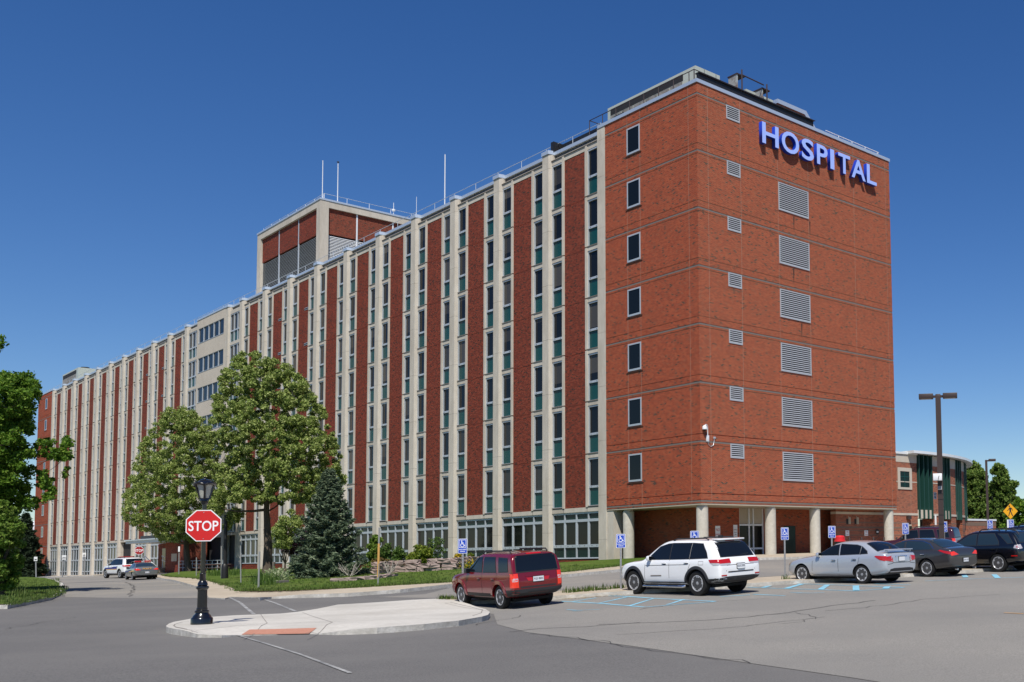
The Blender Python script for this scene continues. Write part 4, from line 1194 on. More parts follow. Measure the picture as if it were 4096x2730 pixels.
# low garden wall to the right
lwall = empty('low_wall', (0,0,0), 0, 'low red brick wall with white coping right of the wing', 'wall')
pA = atd(3860, 2172, 92); pB = atd(3986, 2172, 96)
zA = atd(3873, 2076, 92.5).z; d = (pB-pA); d.z = 0; ln = d.length; d.normalize()
Mx = Matrix(((d.x,-d.y,0,pA.x),(d.y,d.x,0,pA.y),(0,0,1,0),(0,0,0,1)))
mb = MB(); mb.box(0, ln, 0, .4, .2, zA-.16, M['brick_wing'], Mx)
w = mb.build('wall', lwall); box_uv_done = True
for p in w.data.polygons:
    for li in p.loop_indices:
        co = w.data.vertices[w.data.loops[li].vertex_index].co
        w.data.uv_layers[0].data[li].uv = ((co-pA).dot(d), co.z)
mb = MB(); mb.box(-.05, ln+.05, -.05, .45, zA-.158, zA, M['white_metal'], Mx); mb.build('coping', lwall)
mb = MB(); mb.box(.0, ln, -.006, .0, zA-.62, zA-.3, M['brick_band'], Mx); mb.build('brown_band', lwall)

# small fixed signs on the wing
def facing(name, label, p, rz, w, h, group=None, cat='sign'):
    e = empty(name, p, rz, label, cat, group)
    mb = MB(); mb.box(-w/2, w/2, -.012, .012, -h/2, h/2, M['sign_white']); mb.build('plate', e); return e
rz_end = PI/2-PSI                       # a plate whose face (-y) looks along +UX
for u, lb in ((3388, 'NO PARKING plate on wing wall below the small slit windows'), (3463.5, 'NO PARKING plate on wing wall beside the pale expansion joint')):
    y, z = endp(u, 2133.5, WX); p = L(WX+.03, y, z)
    e = facing('wall_sign', lb, p, rz_end, .40, .42*.95)
    for s_, q, dz, mt in (('NO',.17,.09,M['ink_red']),('PARKING',.085,-.10,M['ink_red'])): put_text('lettering', s_, q, mt, e, (0,-.014,dz), (PI/2,0,0), .003, 0, .8)
y, z = endp(3508, 2128, WX)
e = empty('wall_plate', L(WX+.03, y, z), rz_end, 'small black oval plate with white middle on the wing wall', 'sign')
mb = MB(); mb.lathe([(0,0),(.2,0),(.2,.02),(0,.02)], M['ink'], 20, (0,0,0), False, Matrix.Rotation(PI/2,4,'X')); mb.build('plate', e); mb = MB(); mb.box(-.11,.11,-.03,-.02,-.07,.05,M['sign_white']); mb.build('mark', e)
# brown bollards along the wing
for u, lb in ((3397.5,'brown bollard nearest the red lidded bin'),(3446,'second brown bollard right of the red lidded bin'),(3493,'brown bollard below the black oval plate'),(3535,'brown bollard close left of the far round column'),(3586,'brown bollard just right of the far round column')):
    p = atd(u, 2149, 74 if u < 3560 else 77); zb = gz(p.x, p.y)
    e = empty('bollard', (p.x, p.y, zb), 0, lb, 'bollard', 'brown bollards along the wing wall')
    mb = MB(); mb.lathe([(.075,-.1),(.075,p.z-zb-.06),(.06,p.z-zb-.01),(0,p.z-zb)], M['bronze'], 12); mb.build('post', e)
# bin with a red lid
p = atd(3360, 2190, 57); zg = gz(p.x, p.y)+.12; ztop = atd(3360, 2142, 57).z; zl = atd(3360, 2166, 57).z
e = empty('litter_bin', (p.x,p.y,zg), 0, 'black litter bin with a bright red domed lid', 'bin'); h = zl-zg
mb = MB(); mb.lathe([(.27,0),(.29,.1),(.30,h*.5),(.285,h*.52),(.30,h*.55),(.29,h)], M['gloss_black'], 24); mb.build('drum', e)
hh = ztop-zl
mb = MB(); mb.lathe([(.32,h-.02),(.32,h+.05),(.285,h+.06),(.29,h+hh*.72),(.23,h+hh*.8),(.22,h+hh*.95),(.0,h+hh)], M['lid_red'], 24); mb.build('lid', e)

# ------------------------------------------------------------------ lamp post with stop sign
def octa(r): return [(r*math.cos(PI/8+i*PI/4), r*math.sin(PI/8+i*PI/4)) for i in range(8)]
p = G(807, 2498, .13); D0 = (p-CAMP).dot(FW); k0 = D0/F
Hh = 591*k0
lp = empty('lamp_post', p, 0, 'glossy black ornamental lamp post standing on the concrete island', 'lamp post')
mpx = lambda v: (2499-v)*k0              # height above the base of photo row v
mb = MB(); rr = 39*k0
mb.lathe([(rr*1.01,0),(rr*1.02,.03),(rr,.05),(rr,.13),(rr*.97,.15),(rr*.86,.165),(rr*.78,.21),(rr*.62,.245),(rr*.60,.27),(rr*.66,.275),(rr*.66,.31),(rr*.60,.325),(rr*.52,.33),(rr*.52,.37),(rr*.46,.385)], M['gloss_black'], 32); mb.build('base', lp)
mb = MB(); zc = mpx(2357)
mb.lathe([(rr*.45,.38),(rr*.43,zc-.02)], M['gloss_black'], 40, (0,0,0), True, None, .07); mb.build('lower_shaft', lp)
mb = MB(); mb.lathe([(rr*.44,zc-.03),(rr*.56,zc),(rr*.59,zc+.03),(rr*.55,zc+.055),(rr*.40,zc+.065),(rr*.47,zc+.085),(rr*.44,zc+.13),(rr*.34,zc+.17),(rr*.32,zc+.18)], M['gloss_black'], 32); mb.build('collar', lp)
mb = MB(); z2 = mpx(2330); z3 = mpx(2299); z4 = mpx(2012)
mb.lathe([(rr*.29,z2-.05),(rr*.28,z3-.02),(rr*.30,z3-.01),(rr*.30,z3+.01),(rr*.22,z3+.02),(rr*.19,z4-.35),(rr*.20,z4-.05),(rr*.33,z4-.02),(rr*.34,z4+.03),(rr*.27,z4+.04)], M['gloss_black'], 32, (0,0,0), True, None, 0); mb.build('upper_shaft', lp)
zb_, zg_, zr_, zc_, zf_ = mpx(2001), mpx(1997), mpx(1938), mpx(1921), mpx(1908)
mb = MB(); mb.lathe([(rr*.27,z4+.03),(rr*.36,z4+.05),(rr*.42,zb_-.02),(rr*.40,zb_+.03),(rr*.34,zb_+.05)], M['gloss_black'], 24); mb.build('fitter', lp)
mb = MB(); mb.lathe([(rr*.35,zb_+.03),(rr*.48,zb_+.12),(rr*.62,zb_+.28),(rr*.74,zr_-.02),(0,zr_)], plain('frosted_lens', (.42,.42,.36), .3, 0, .5, .5), 24); mb.build('lens', lp)
mb = MB()
for i in range(4):
    a = PI/4+i*PI/2-.25
    pr = [(rr*.38,zb_+.02),(rr*.56,zb_+.16),(rr*.80,zr_-.03),(rr*.95,zr_+.02)]
    mb.tube([(r*math.cos(a),r*math.sin(a),z) for r,z in pr], [.028,.022,.03,.04], M['gloss_black'], 8)
    a2 = a+PI/4; 
    b_ = [(a+(PI/2)*t/6) for t in range(7)]
    mb.tube([(rr*.88*math.cos(q),rr*.88*math.sin(q),zr_-.02+.045*math.cos((t/6-.5)*PI)) for t,q in enumerate(b_)], .032, M['gloss_black'], 8)
mb.lathe([(rr*.80,zr_-.01),(rr*.95,zr_+.005),(rr*.88,zr_+.03),(rr*.66,zc_-.035),(rr*.55,zc_-.03),(rr*.56,zc_-.01),(rr*.30,zc_+.02),(rr*.12,zc_+.025),(rr*.07,zc_+.045),(rr*.13,zc_+.07),(rr*.09,zf_-.02),(0,zf_+.01)], M['gloss_black'], 32); mb.build('hood', lp)
# stop sign on it
def stop_sign(label, p, rz, w, red, group=None):
    e = empty('stop_sign', p, rz, label, 'stop sign', group)
    Mr = Matrix.Rotation(PI/2,4,'X')
    R0 = w/2/math.cos(PI/8)
    mb = MB(); mb.prism(octa(R0), -.004, .004, M['sign_white'], Mr); mb.build('border', e)
    mb = MB(); mb.prism(octa(R0*.945), .0042, .006, red, Mr); mb.build('face', e)
    me = text_mesh('STOP', 1.0, M['sign_white'], .003, .012)
    v = np.array([q.co[:] for q in me.vertices]); lo, hi = v.min(0), v.max(0); c = (lo+hi)/2
    for q in me.vertices: q.co.x = (q.co.x-c[0])/(hi[0]-lo[0])*w*.84; q.co.y = (q.co.y-c[1])/(hi[1]-lo[1])*w*.325
    o = link('lettering', me, e); o.rotation_euler = (PI/2,0,0); o.location = (0,-.0085,-w*.008)
    mb = MB()
    for z in (w*.42,-w*.42): mb.lathe([(0,0),(w*.014,0),(w*.014,.004),(0,.006)], M['steel'], 10, (0,0,0), True, Matrix.Translation((0,-.006,z))@Mr)
    mb.build('bolt', e); return e
c_ = atd(814.5, 2103.5, D0-.16)
ss = stop_sign('large bright red STOP sign fixed to the black lamp post', c_, R(10), 130*k0, M['sign_red']); ss.scale = (1.0,1,.955)
p2 = G(557, 2311, .1); D2 = 97; q = atd(556.5, 2203, D2)
e = stop_sign('small dark red STOP sign behind the police cars', q, R(25), 32*D2/F, M['sign_dred'])
mb = MB(); mb.tube([(0,.04,gz(q.x,q.y)-q.z),(0,.04,.35)], .05, M['steel'], 6); mb.build('post', e)

# ------------------------------------------------------------------ disabled parking signs
def ring_arc(r0, r1, a0, a1, n=18):
    o = [(r1*math.cos(a0+(a1-a0)*i/n), r1*math.sin(a0+(a1-a0)*i/n)) for i in range(n+1)]
    i_ = [(r0*math.cos(a0+(a1-a0)*i/n), r0*math.sin(a0+(a1-a0)*i/n)) for i in range(n+1)]
    return o, i_
def rrect(w, h, r, n=4):
    pts = []
    for cx_, cy_, a in ((w/2-r,h/2-r,0),(-w/2+r,h/2-r,PI/2),(-w/2+r,-h/2+r,PI),(w/2-r,-h/2+r,1.5*PI)):
        pts += [(cx_+r*math.cos(a+PI/2*i/n), cy_+r*math.sin(a+PI/2*i/n)) for i in range(n+1)]
    return pts
Mr = Matrix.Rotation(PI/2,4,'X')
def flat(mb, pts, d, mat): mb.prism(pts, d, d+.0016, mat, Mr)
def seg(mb, a, b, w, d, mat):
    a, b = Vector(a), Vector(b); t = (b-a).normalized(); n_ = Vector((-t.y,t.x))*w/2
    flat(mb, [a-n_-t*w*.3, b-n_+t*w*.3, b+n_+t*w*.3, a+n_-t*w*.3], d, mat)
hw, hh2 = .305, .457
mb = MB(); flat(mb, rrect(hw,hh2,.03), 0, M['sign_white']); flat(mb, rrect(hw-.024,hh2-.024,.022), .0018, M['sign_blue']); m_plate = mb.mesh('plate')
mb = MB(); c = (0,.075); bw = .235
flat(mb, [(x+c[0],y+c[1]) for x,y in rrect(bw,.245,.02)], .0036, M['sign_white']); flat(mb, [(x+c[0],y+c[1]) for x,y in rrect(bw-.026,.219,.014)], .0054, M['sign_blue']); m_panel = mb.mesh('symbol_panel')
mb = MB(); d = .0072; W_ = M['sign_white']
flat(mb, [(-.025+.018*math.cos(i*PI/8), .155+.018*math.sin(i*PI/8)) for i in range(16)], d, W_)
seg(mb, (-.025,.135), (-.018,.065), .024, d, W_); seg(mb, (-.02,.105), (.03,.105), .014, d+.0001, W_)
seg(mb, (-.018,.07), (.04,.066), .018, d+.0002, W_); seg(mb, (.04,.066), (.062,.005), .018, d+.0003, W_); seg(mb, (.062,.003), (.085,.012), .016, d+.0004, W_)
o, i_ = ring_arc(.047, .063, R(130), R(345)); 
for j in range(len(o)-1): flat(mb, [(o[j][0]-.008,o[j][1]+.03),(o[j+1][0]-.008,o[j+1][1]+.03),(i_[j+1][0]-.008,i_[j+1][1]+.03),(i_[j][0]-.008,i_[j][1]+.03)], d, W_)
m_sym = mb.mesh('wheelchair_symbol')
m_t1 = text_mesh('HANDICAPPED', .046, M['sign_white'], .002, .0008, 'CENTER', None, .83); m_t2 = text_mesh('PARKING', .046, M['sign_white'], .002, .0008, 'CENTER', None, .85)
def acc_sign(u, vt, D, lb, rz, hidden=False):
    p = atd(u, vt, D); g = gz(p.x, p.y)+(.12)
    e = empty('parking_sign', (p.x,p.y,g), rz, lb, 'parking sign', 'blue accessible parking signs along the median')
    H = p.z-g; zc = H-hh2/2
    for nm, me in (('plate',m_plate),('symbol_panel',m_panel),('wheelchair_symbol',m_sym)):
        o = link(nm, me, e); o.location = (0,-.03,zc)
    o = link('lettering', m_t1, e); o.location = (0,-.034,zc-.105); o.rotation_euler = (PI/2,0,0)
    o = link('lettering', m_t2, e); o.location = (0,-.034,zc-.165); o.rotation_euler = (PI/2,0,0)
    mb = MB(); mb.prism([(-.026,.02),(-.026,-.022),(-.012,-.028),(.012,-.028),(.026,-.022),(.026,.02)], -.1, H-.03, M['steel']); 
    for i in range(int((H-.5)/.05)): mb.box(-.007,.007,-.0295,-.0275,.1+i*.05,.122+i*.05,M['dark'])
    mb.build('post', e); return e
signs = [(1852.5,2156,32.6,'blue disabled parking sign at the front of the red car',-8),(2482.5,2137,34.4,'blue disabled parking sign between the red and the white car',20),(2778,2124.5,36.4,'blue disabled parking sign showing over the white car roof',14),
         (3137.5,2111,38.6,'blue disabled parking sign between the white and silver cars',24),(3326,2105,40.4,'blue disabled parking sign beside the red lidded bin',22),(3620,2093.3,43,'blue disabled parking sign in front of the grey door',24),
         (3775,2087,45.2,'blue disabled parking sign right beside the tall brown light pole',26),(3958,2080,47.5,'blue disabled parking sign at the thin single light pole',26),(4042.7,2079,49.5,'blue disabled parking sign under the yellow crossing sign',24)]
for u, vt, D, lb, a in signs: acc_sign(u, vt, D, lb, R(a))

# ------------------------------------------------------------------ parking lot light poles
def pole_z(u, v, D): return atd(u, v, D)
D = 45.5; top = atd(3752, 1587, D); zg = gz(top.x, top.y)
tp = empty('light_pole', (top.x,top.y,zg), R(-8), 'tall brown light pole with two box heads behind the grey sedan', 'light pole', 'parking lot light poles')
H = top.z-zg; k1 = D/F
mb = MB(); mb.box(-.115,.115,-.115,.115,-.1,H,M['bronze']); mb.build('shaft', tp)
mb = MB(); mb.cbox((0,0,H-.05),(.22,.22,.30),M['bronze'],0,.02); mb.build('hub', tp)
for sx in (-1, 1):
    mb = MB(); mb.cbox((sx*.17,0,H),(.16,.1,.1),M['bronze']); mb.cbox((sx*.52,0,H+.015),(.62,.36,.22),M['bronze'],0,.02); hd = mb.build('lamp_head', tp)
    mb = MB(); mb.box(sx*.52-.24,sx*.52+.24,-.14,.14,H-.1,H-.094,M['stucco']); mb.build('lens', hd)
zz = lambda v: atd(3752, v, D).z-zg
mb = MB(); mb.cbox((-.10,-.30,(zz(1899)+zz(1927))/2),(.38,.34,.30),M['sign_white'],0,.015); mb.build('junction_box', tp)
mb = MB(); mb.tube([(-.03,-.48,zz(1908)),(-.06,-.49,zz(1918)),(-.08,-.48,zz(1927)),(-.05,-.15,zz(1945))], .012, M['ink'], 6); mb.build('cable', tp)
mb = MB(); mb.cbox((-.02,-.17,(zz(1948)+zz(1962))/2),(.18,.1,.16),M['steel']); mb.build('control_box', tp)
mb = MB()
for v in (1978, 2000, 2062, 2098): mb.box(-.125,.125,-.125,.125,zz(v)-.01,zz(v)+.01,M['ink'])
mb.build('strap', tp)
q = atd(3740.5, 1984, D-.1)
e = empty('lot_sign', q, R(32), 'white LOT 6 plate strapped to the tall brown light pole', 'sign')
mb = MB(); mb.box(-.075,.075,-.006,.006,-.15,.15,M['sign_white']); mb.build('plate', e)
put_text('lettering','LOT',.085,M['ink'],e,(0,-.009,.075),(PI/2,0,0),.002,.001,.9); put_text('lettering','6',.15,M['ink'],e,(0,-.009,-.055),(PI/2,0,0),.002,.003)
q = atd(3742.5, 2080.5, D-.1)
e = empty('notice_board', q, R(35), 'narrow white board strapped low on the tall brown pole', 'sign')
mb = MB(); mb.box(-.045,.045,-.006,.006,-.22,.22,M['sign_white']); mb.build('plate', e)
D = 76; top = atd(3944.5, 1841, D); zg = gz(top.x, top.y)
tp = empty('light_pole', (top.x,top.y,zg), R(-8), 'thinner dark light pole with a single head against the trees', 'light pole', 'parking lot light poles')
H = top.z-zg
mb = MB(); mb.box(-.085,.085,-.085,.085,-.1,H,M['bronze']); mb.build('shaft', tp)
mb = MB(); mb.cbox((.12,0,H-.06),(.24,.1,.1),M['bronze']); mb.cbox((.43,0,H-.02),(.52,.30,.17),M['bronze'],0,.02); mb.build('lamp_head', tp)
# yellow crossing sign
D = 60; q = atd(4040, 2046, D); k1 = D/F; zg = gz(q.x, q.y)
e = empty('crossing_sign', (q.x,q.y,zg), R(12), 'yellow diamond pedestrian crossing sign at the right edge', 'sign')
h = q.z-zg; r_ = 33*k1
mb = MB(); mb.prism([(0,-r_),(r_,0),(0,r_),(-r_,0)], 0, .006, M['ink'], Matrix.Translation((0,-.05,h))@Mr); mb.build('border', e)
mb = MB(); mb.prism([(0,-r_*.95),(r_*.95,0),(0,r_*.95),(-r_*.95,0)], .007, .009, M['sign_yellow'], Matrix.Translation((0,-.05,h))@Mr); mb.build('face', e)
mb = MB(); T = Matrix.Translation((0,-.06,h))@Mr; u_ = r_/33
def fl(pts): mb.prism([(x*u_,-y*u_) for x,y in pts][::-1], 0, .003, M['ink'], T)
fl([(-4+3.4*math.cos(i*PI/6), -20+3.2*math.sin(i*PI/6)) for i in range(12)])
fl([(-4,-15),(2,-15),(4,-10),(3,0),(-3,0),(-5,-6)]); fl([(2,-15),(8,-11),(10,-2),(8,-1),(6,-8),(2,-11)]); fl([(-4,-13),(-8,-4),(-14,-1),(-14,-3),(-9,-7),(-5,-15)])
fl([(-3,0),(1,0),(-3,10),(-6,19),(-10,19),(-6,8)]); fl([(0,0),(3,0),(7,10),(11,19),(8,20),(3,11)])
mb.build('walker_symbol', e)
mb = MB(); mb.tube([(0,0,-.1),(0,0,h+.2)], .035, M['soffit'], 6); mb.build('post', e)
q = atd(4034, 2097, D-.5)
e = empty('notice_board', q, R(40), 'white board seen edge on below the yellow crossing sign', 'sign'); mb = MB(); mb.box(-.12,.12,-.006,.006,-.25,.25,M['sign_white']); mb.build('plate', e)

# ------------------------------------------------------------------ thin posts in the lawn and small signs at the left
def post(u, vb, ut, vt, w, mat, lb, plate=None, band=None, cat='post', group='thin posts standing in the lawn'):
    b = G(u, vb, .16); D = (b-CAMP).dot(FW); t = atd(ut, vt, D)
    e = empty('sign_post' if plate else 'lawn_post', b, 0, lb, 'sign post' if plate else cat, group)
    mb = MB(); mb.tube([(0,0,-.2), t-b], w, mat, 6); mb.build('post', e)
    if band:
        mb = MB(); v = t-b; mb.tube([v*band[0], v*band[1]], w*1.3, M['stripe_gold'], 6); mb.build('rusty_band', e)
    if plate:
        pw, ph, rz, lines = plate; k = D/F
        mb = MB(); mb.box(-pw*k/2,pw*k/2,-.02-w,-w-.005,-ph*k,0,M['sign_white']); o = mb.build('plate', e); o.location = t-b; o.rotation_euler = (0,0,rz)
        for dz, l_ in lines:
            mb = MB(); mb.box(-pw*k*l_/2,pw*k*l_/2,-.03-w,-.02-w,-ph*k*dz-ph*k*.05,-ph*k*dz+ph*k*.05,M['ink']); q = mb.build('lettering', e); q.location = t-b; q.rotation_euler = (0,0,rz)
    return e
post(964,2333,962,2183,.03,M['post_grey'],'slim grey post on the lawn left of the big tree')
post(1034,2351,1038,2207,.04,M['post_grey'],'thicker pale post leaning in front of the big tree trunk')
post(785.5,2304,786,2231,.04,M['post_grey'],'short grey post close behind the black lamp post')
post(886,2314,886,2186,.04,M['post_grey'],'grey post beside the dark lamp column on the lawn')
post(1512,2340,1517,2111,.035,M['post_grey'],'tall rusty orange post in front of the stone beds', None, (.12,.72))
post(716,2298,716.5,2187,.04,M['post_grey'],'post with narrow white plate by the leaning tree trunk', (6,21,R(30),()))
post(1395,2303,1396,2232,.03,M['plastic'],'low stake with small white sign before the spruce', (22,11.5,R(20),((.35,.7),(.68,.7))))
post(145,2309,143,2228,.06,M['steel'],'white sign on a post at the end of the front', (11,17,R(35),((.6,.6),(.72,.7))))
post(249,2304.5,256.5,2222,.06,M['steel'],'white sign on a post that leans to the right', (14,17,R(35),((.45,.7),(.68,.95))))
post(338,2300,337,2212,.06,M['steel'],'taller white sign on a post before the fourth pilaster', (12,17,R(35),((.35,.3),(.6,.6),(.8,.6))))
post(112,2303,112,2268,.06,M['steel'],'low white sign beyond the end of the hospital', (13,14,R(35),((.35,.6),(.55,.6))))
# dark lamp column among the trees
b = G(898.5, 2315, .16); D = (b-CAMP).dot(FW); t = atd(897.5, 2060, D)
e = empty('lamp_post', b, 0, 'plain black lamp column on the lawn rising into the tree crown', 'lamp post')
mb = MB(); mb.tube([(0,0,.3),(0,0,(t-b).z)], [.11,.10], M['black'], 10); mb.build('shaft', e)
mb = MB(); mb.lathe([(.20,-.1),(.20,.65),(.18,.8),(.13,.9)], M['black'], 16); mb.build('base', e)
# picnic tables near the entrance
for u, v, lb in ((868,2290,'brown picnic table by the ramp railing'),(838,2292,'picnic table half hidden behind the lamp post')):
    b = G(u, v, .16)
    e = empty('picnic_table', b, R(20), lb, 'picnic table')
    for nm, bx in (('top',(-1.2,1.2,-.4,.4,.72,.77)),('seat',(-1.2,1.2,-.85,-.58,.42,.46)),('seat',(-1.2,1.2,.58,.85,.42,.46))):
        mb = MB(); mb.box(*bx, M['wood']); mb.build(nm, e)
    for x in (-.8,.8):
        mb = MB(); mb.tube([(x,-.8,0),(x,-.25,.72)],.05,M['wood'],4); mb.tube([(x,.8,0),(x,.25,.72)],.05,M['wood'],4); mb.box(x-.03,x+.03,-.8,.8,.36,.42,M['wood']); mb.build('leg', e)
b = G(1087, 2284, .16); e = empty('litter_bin', b, 0, 'grey litter bin at the foot of the front behind the big tree', 'bin'); mb = MB(); mb.lathe([(.25,0),(.3,.8),(.27,.82),(0,.8)], M['joint_grey'], 14); mb.build('drum', e)
# black hose rail in front of the windows
pa = frontp(1880, 2210, -.6); pb = frontp(2186, 2202, -.6)
e = empty('handrail', L(pa[0], -.6, 0), -PSI, 'thin black handrail in front of the ground floor windows', 'railing')
mb = MB(); w_ = pb[0]-pa[0]; mb.tube([(0,0,pa[1]),(w_,0,pb[1]),(w_,0,.9)], .028, M['black'], 6)
for x in np.linspace(0, w_, 5): mb.tube([(x,0,.6),(x,0,pa[1])], .022, M['black'], 5)
mb.build('rail', e)
# white stone-topped house behind the far left end
p = atd(85, 2290, 230)
e = empty('house', (p.x,p.y,gz(p.x,p.y)-.5), R(-30), 'distant house with pale roof behind the left trees', 'house')
mb = MB(); mb.box(-9,9,0,9,0,8,M['brick_wing']); mb.build('wall', e)
mb = MB(); mb.add([(-10,-1,8),(10,-1,8),(10,10,8),(-10,10,8),(-10,4.5,13.5),(10,4.5,13.5)], [(0,1,5,4),(3,4,5,2),(0,4,3),(1,2,5)], M['sign_white']); mb.build('roof', e)
# ------------------------------------------------------------------ vehicles (origin under the rear left wheel contact is mapped by the caller; x forward, y left)
def interp(tab, x):
    xs = [t[0] for t in tab]; return float(np.interp(x, xs, [t[1] for t in tab]))
def evaluated(me, mods):
    o = bpy.data.objects.new('shape', me); COL.objects.link(o)
    for f in mods: f(o)
    bpy.context.view_layer.update()
    dg = bpy.context.evaluated_depsgraph_get()
    r = bpy.data.meshes.new_from_object(o.evaluated_get(dg)); bpy.data.objects.remove(o); return r
def car_body(sp, paint):
    st = sp['stations']; rings = []
    for x in st:
        w = interp(sp['w'], x); zb = interp(sp['zb'], x); zl = interp(sp['belt'], x); wl = w*interp(sp['wbelt'], x)
        zr = interp(sp['zr'], x); wr = interp(sp['wr'], x); zt = interp(sp['zt'], x); zm = interp(sp.get('zm', [(0,.62)]), x)
        zm = min(zm, zl-.12); zr = max(zr, zl+.008); zt = max(zt, zr+.008)
        half = [(0,zb),(w*.8,zb),(w*.955,zb+.07),(w*.99,zb+.2 if zb+.2 < zm-.05 else (zb+zm)/2),(w,zm),(w*.985,zl-.07),(wl,zl),(wl*.55+wr*.45,zl*.5+zr*.5) if zr-zl > .15 else (wl*.8+wr*.2,zl*.7+zr*.3),(wr,zr),(wr*.72,zr*.25+zt*.75),(0,zt)]
        ring = [(x,y,z) for y,z in half]+[(x,-y,z) for y,z in half[-2:0:-1]]
        rings.append(ring)
    n = len(rings[0]); V = [p for r in rings for p in r]; Fc = []
    for i in range(len(rings)-1):
        for k in range(n): Fc.append((i*n+k, (i+1)*n+k, (i+1)*n+(k+1)%n, i*n+(k+1)%n))
    Fc.append(tuple(range(n))); Fc.append(tuple((len(rings)-1)*n+k for k in range(n-1,-1,-1)))
    me = bpy.data.meshes.new('body'); me.from_pydata(V, [], Fc); me.materials.append(paint); me.materials.append(M['well'])
    bm = bmesh.new(); bm.from_mesh(me); bmesh.ops.recalc_face_normals(bm, faces=bm.faces); bm.to_mesh(me); bm.free()
    def sub(o):
        m = o.modifiers.new('s', 'SUBSURF'); m.levels = 2; m.render_levels = 2
    me = evaluated(me, [sub])
    # wheel openings
    cut = MB()
    ra = sp['arch']
    for x in (0, sp['wb']):
        for s in (1, -1):
            c = cut; N_ = 40
            prof = []
            y0, y1 = s*(sp['W']/2+.25), s*(sp['W']/2-.30)
            ang = [2*PI*k/N_ for k in range(N_)]
            a = [(x+ra*math.cos(t), y0, sp['r']*.98+ra*math.sin(t)) for t in ang]; b = [(x+ra*math.cos(t), y1, sp['r']*.98+ra*math.sin(t)) for t in ang]
            cut.add(a+b, [(k,(k+1)%N_,(k+1)%N_+N_,k+N_) for k in range(N_)]+[tuple(range(N_-1,-1,-1)), tuple(range(N_,2*N_))], M['well'])
    cm = bpy.data.meshes.new('cut'); cm.from_pydata(cut.v, [], cut.f); cm.materials.append(paint); cm.materials.append(M['well'])
    bm = bmesh.new(); bm.from_mesh(cm); bmesh.ops.recalc_face_normals(bm, faces=bm.faces); bm.to_mesh(cm); bm.free()
    cm.polygons.foreach_set('material_index', [1]*len(cm.polygons))
    co = bpy.data.objects.new('cutter', cm); COL.objects.link(co)
    def boo(o):
        m = o.modifiers.new('b', 'BOOLEAN'); m.operation = 'DIFFERENCE'; m.object = co; m.solver = 'EXACT'
    me2 = evaluated(me, [boo]); bpy.data.objects.remove(co)
    bvh_me = me
    me2.polygons.foreach_set('use_smooth', [True]*len(me2.polygons)); me2.set_sharp_from_angle(angle=R(40))
    bm = bmesh.new(); bm.from_mesh(bvh_me); bv = BVHTree.FromBMesh(bm); bm.free()
    return me2, bv
def patch(mb, bv, pts, axis, mat, off=.005, step=.05, sgn=1, smooth=True):
    """lay a polygon given in a side ('y'), end ('x') or top ('z') view onto the body"""
    vs, fs, _ = poly_tri(pts, step); out = []; ok = []
    for a, b in vs:
        if axis == 'y': o, d = Vector((a, 4*sgn, b)), Vector((0,-sgn,0))
        elif axis == 'x': o, d = Vector((7*sgn, a, b)), Vector((-sgn,0,0))
        else: o, d = Vector((a, b, 5)), Vector((0,0,-1))
        h, nrm, _, _ = bv.ray_cast(o, d)
        if h is None: out.append(Vector((0,0,0))); ok.append(False)
        else:
            if nrm.dot(d) > 0: nrm = -nrm
            out.append(h+nrm*off); ok.append(True)
    F2 = []
    for f in fs:
        if not all(ok[i] for i in f): continue
        p = [out[i] for i in f]; nn = (p[1]-p[0]).cross(p[2]-p[0])
        want = Vector((0,sgn,0)) if axis == 'y' else Vector((sgn,0,0)) if axis == 'x' else Vector((0,0,1))
        F2.append(f if nn.dot(want) > 0 else f[::-1])
    mb.add(out, F2, mat, smooth)
def rline(a, b, w):
    a, b = Vector(a), Vector(b); t = (b-a).normalized(); n_ = Vector((-t.y,t.x))*w/2
    return [a-n_, b-n_, b+n_, a+n_]
def polyline(mb, bv, pts, axis, mat, w=.012, off=.003, sgn=1):
    for a, b in zip(pts, pts[1:]): patch(mb, bv, rline(a, b, w), axis, mat, off, .12, sgn)
def grow(pts, d):
    return [tuple(p) for p in inset(pts, -d)]
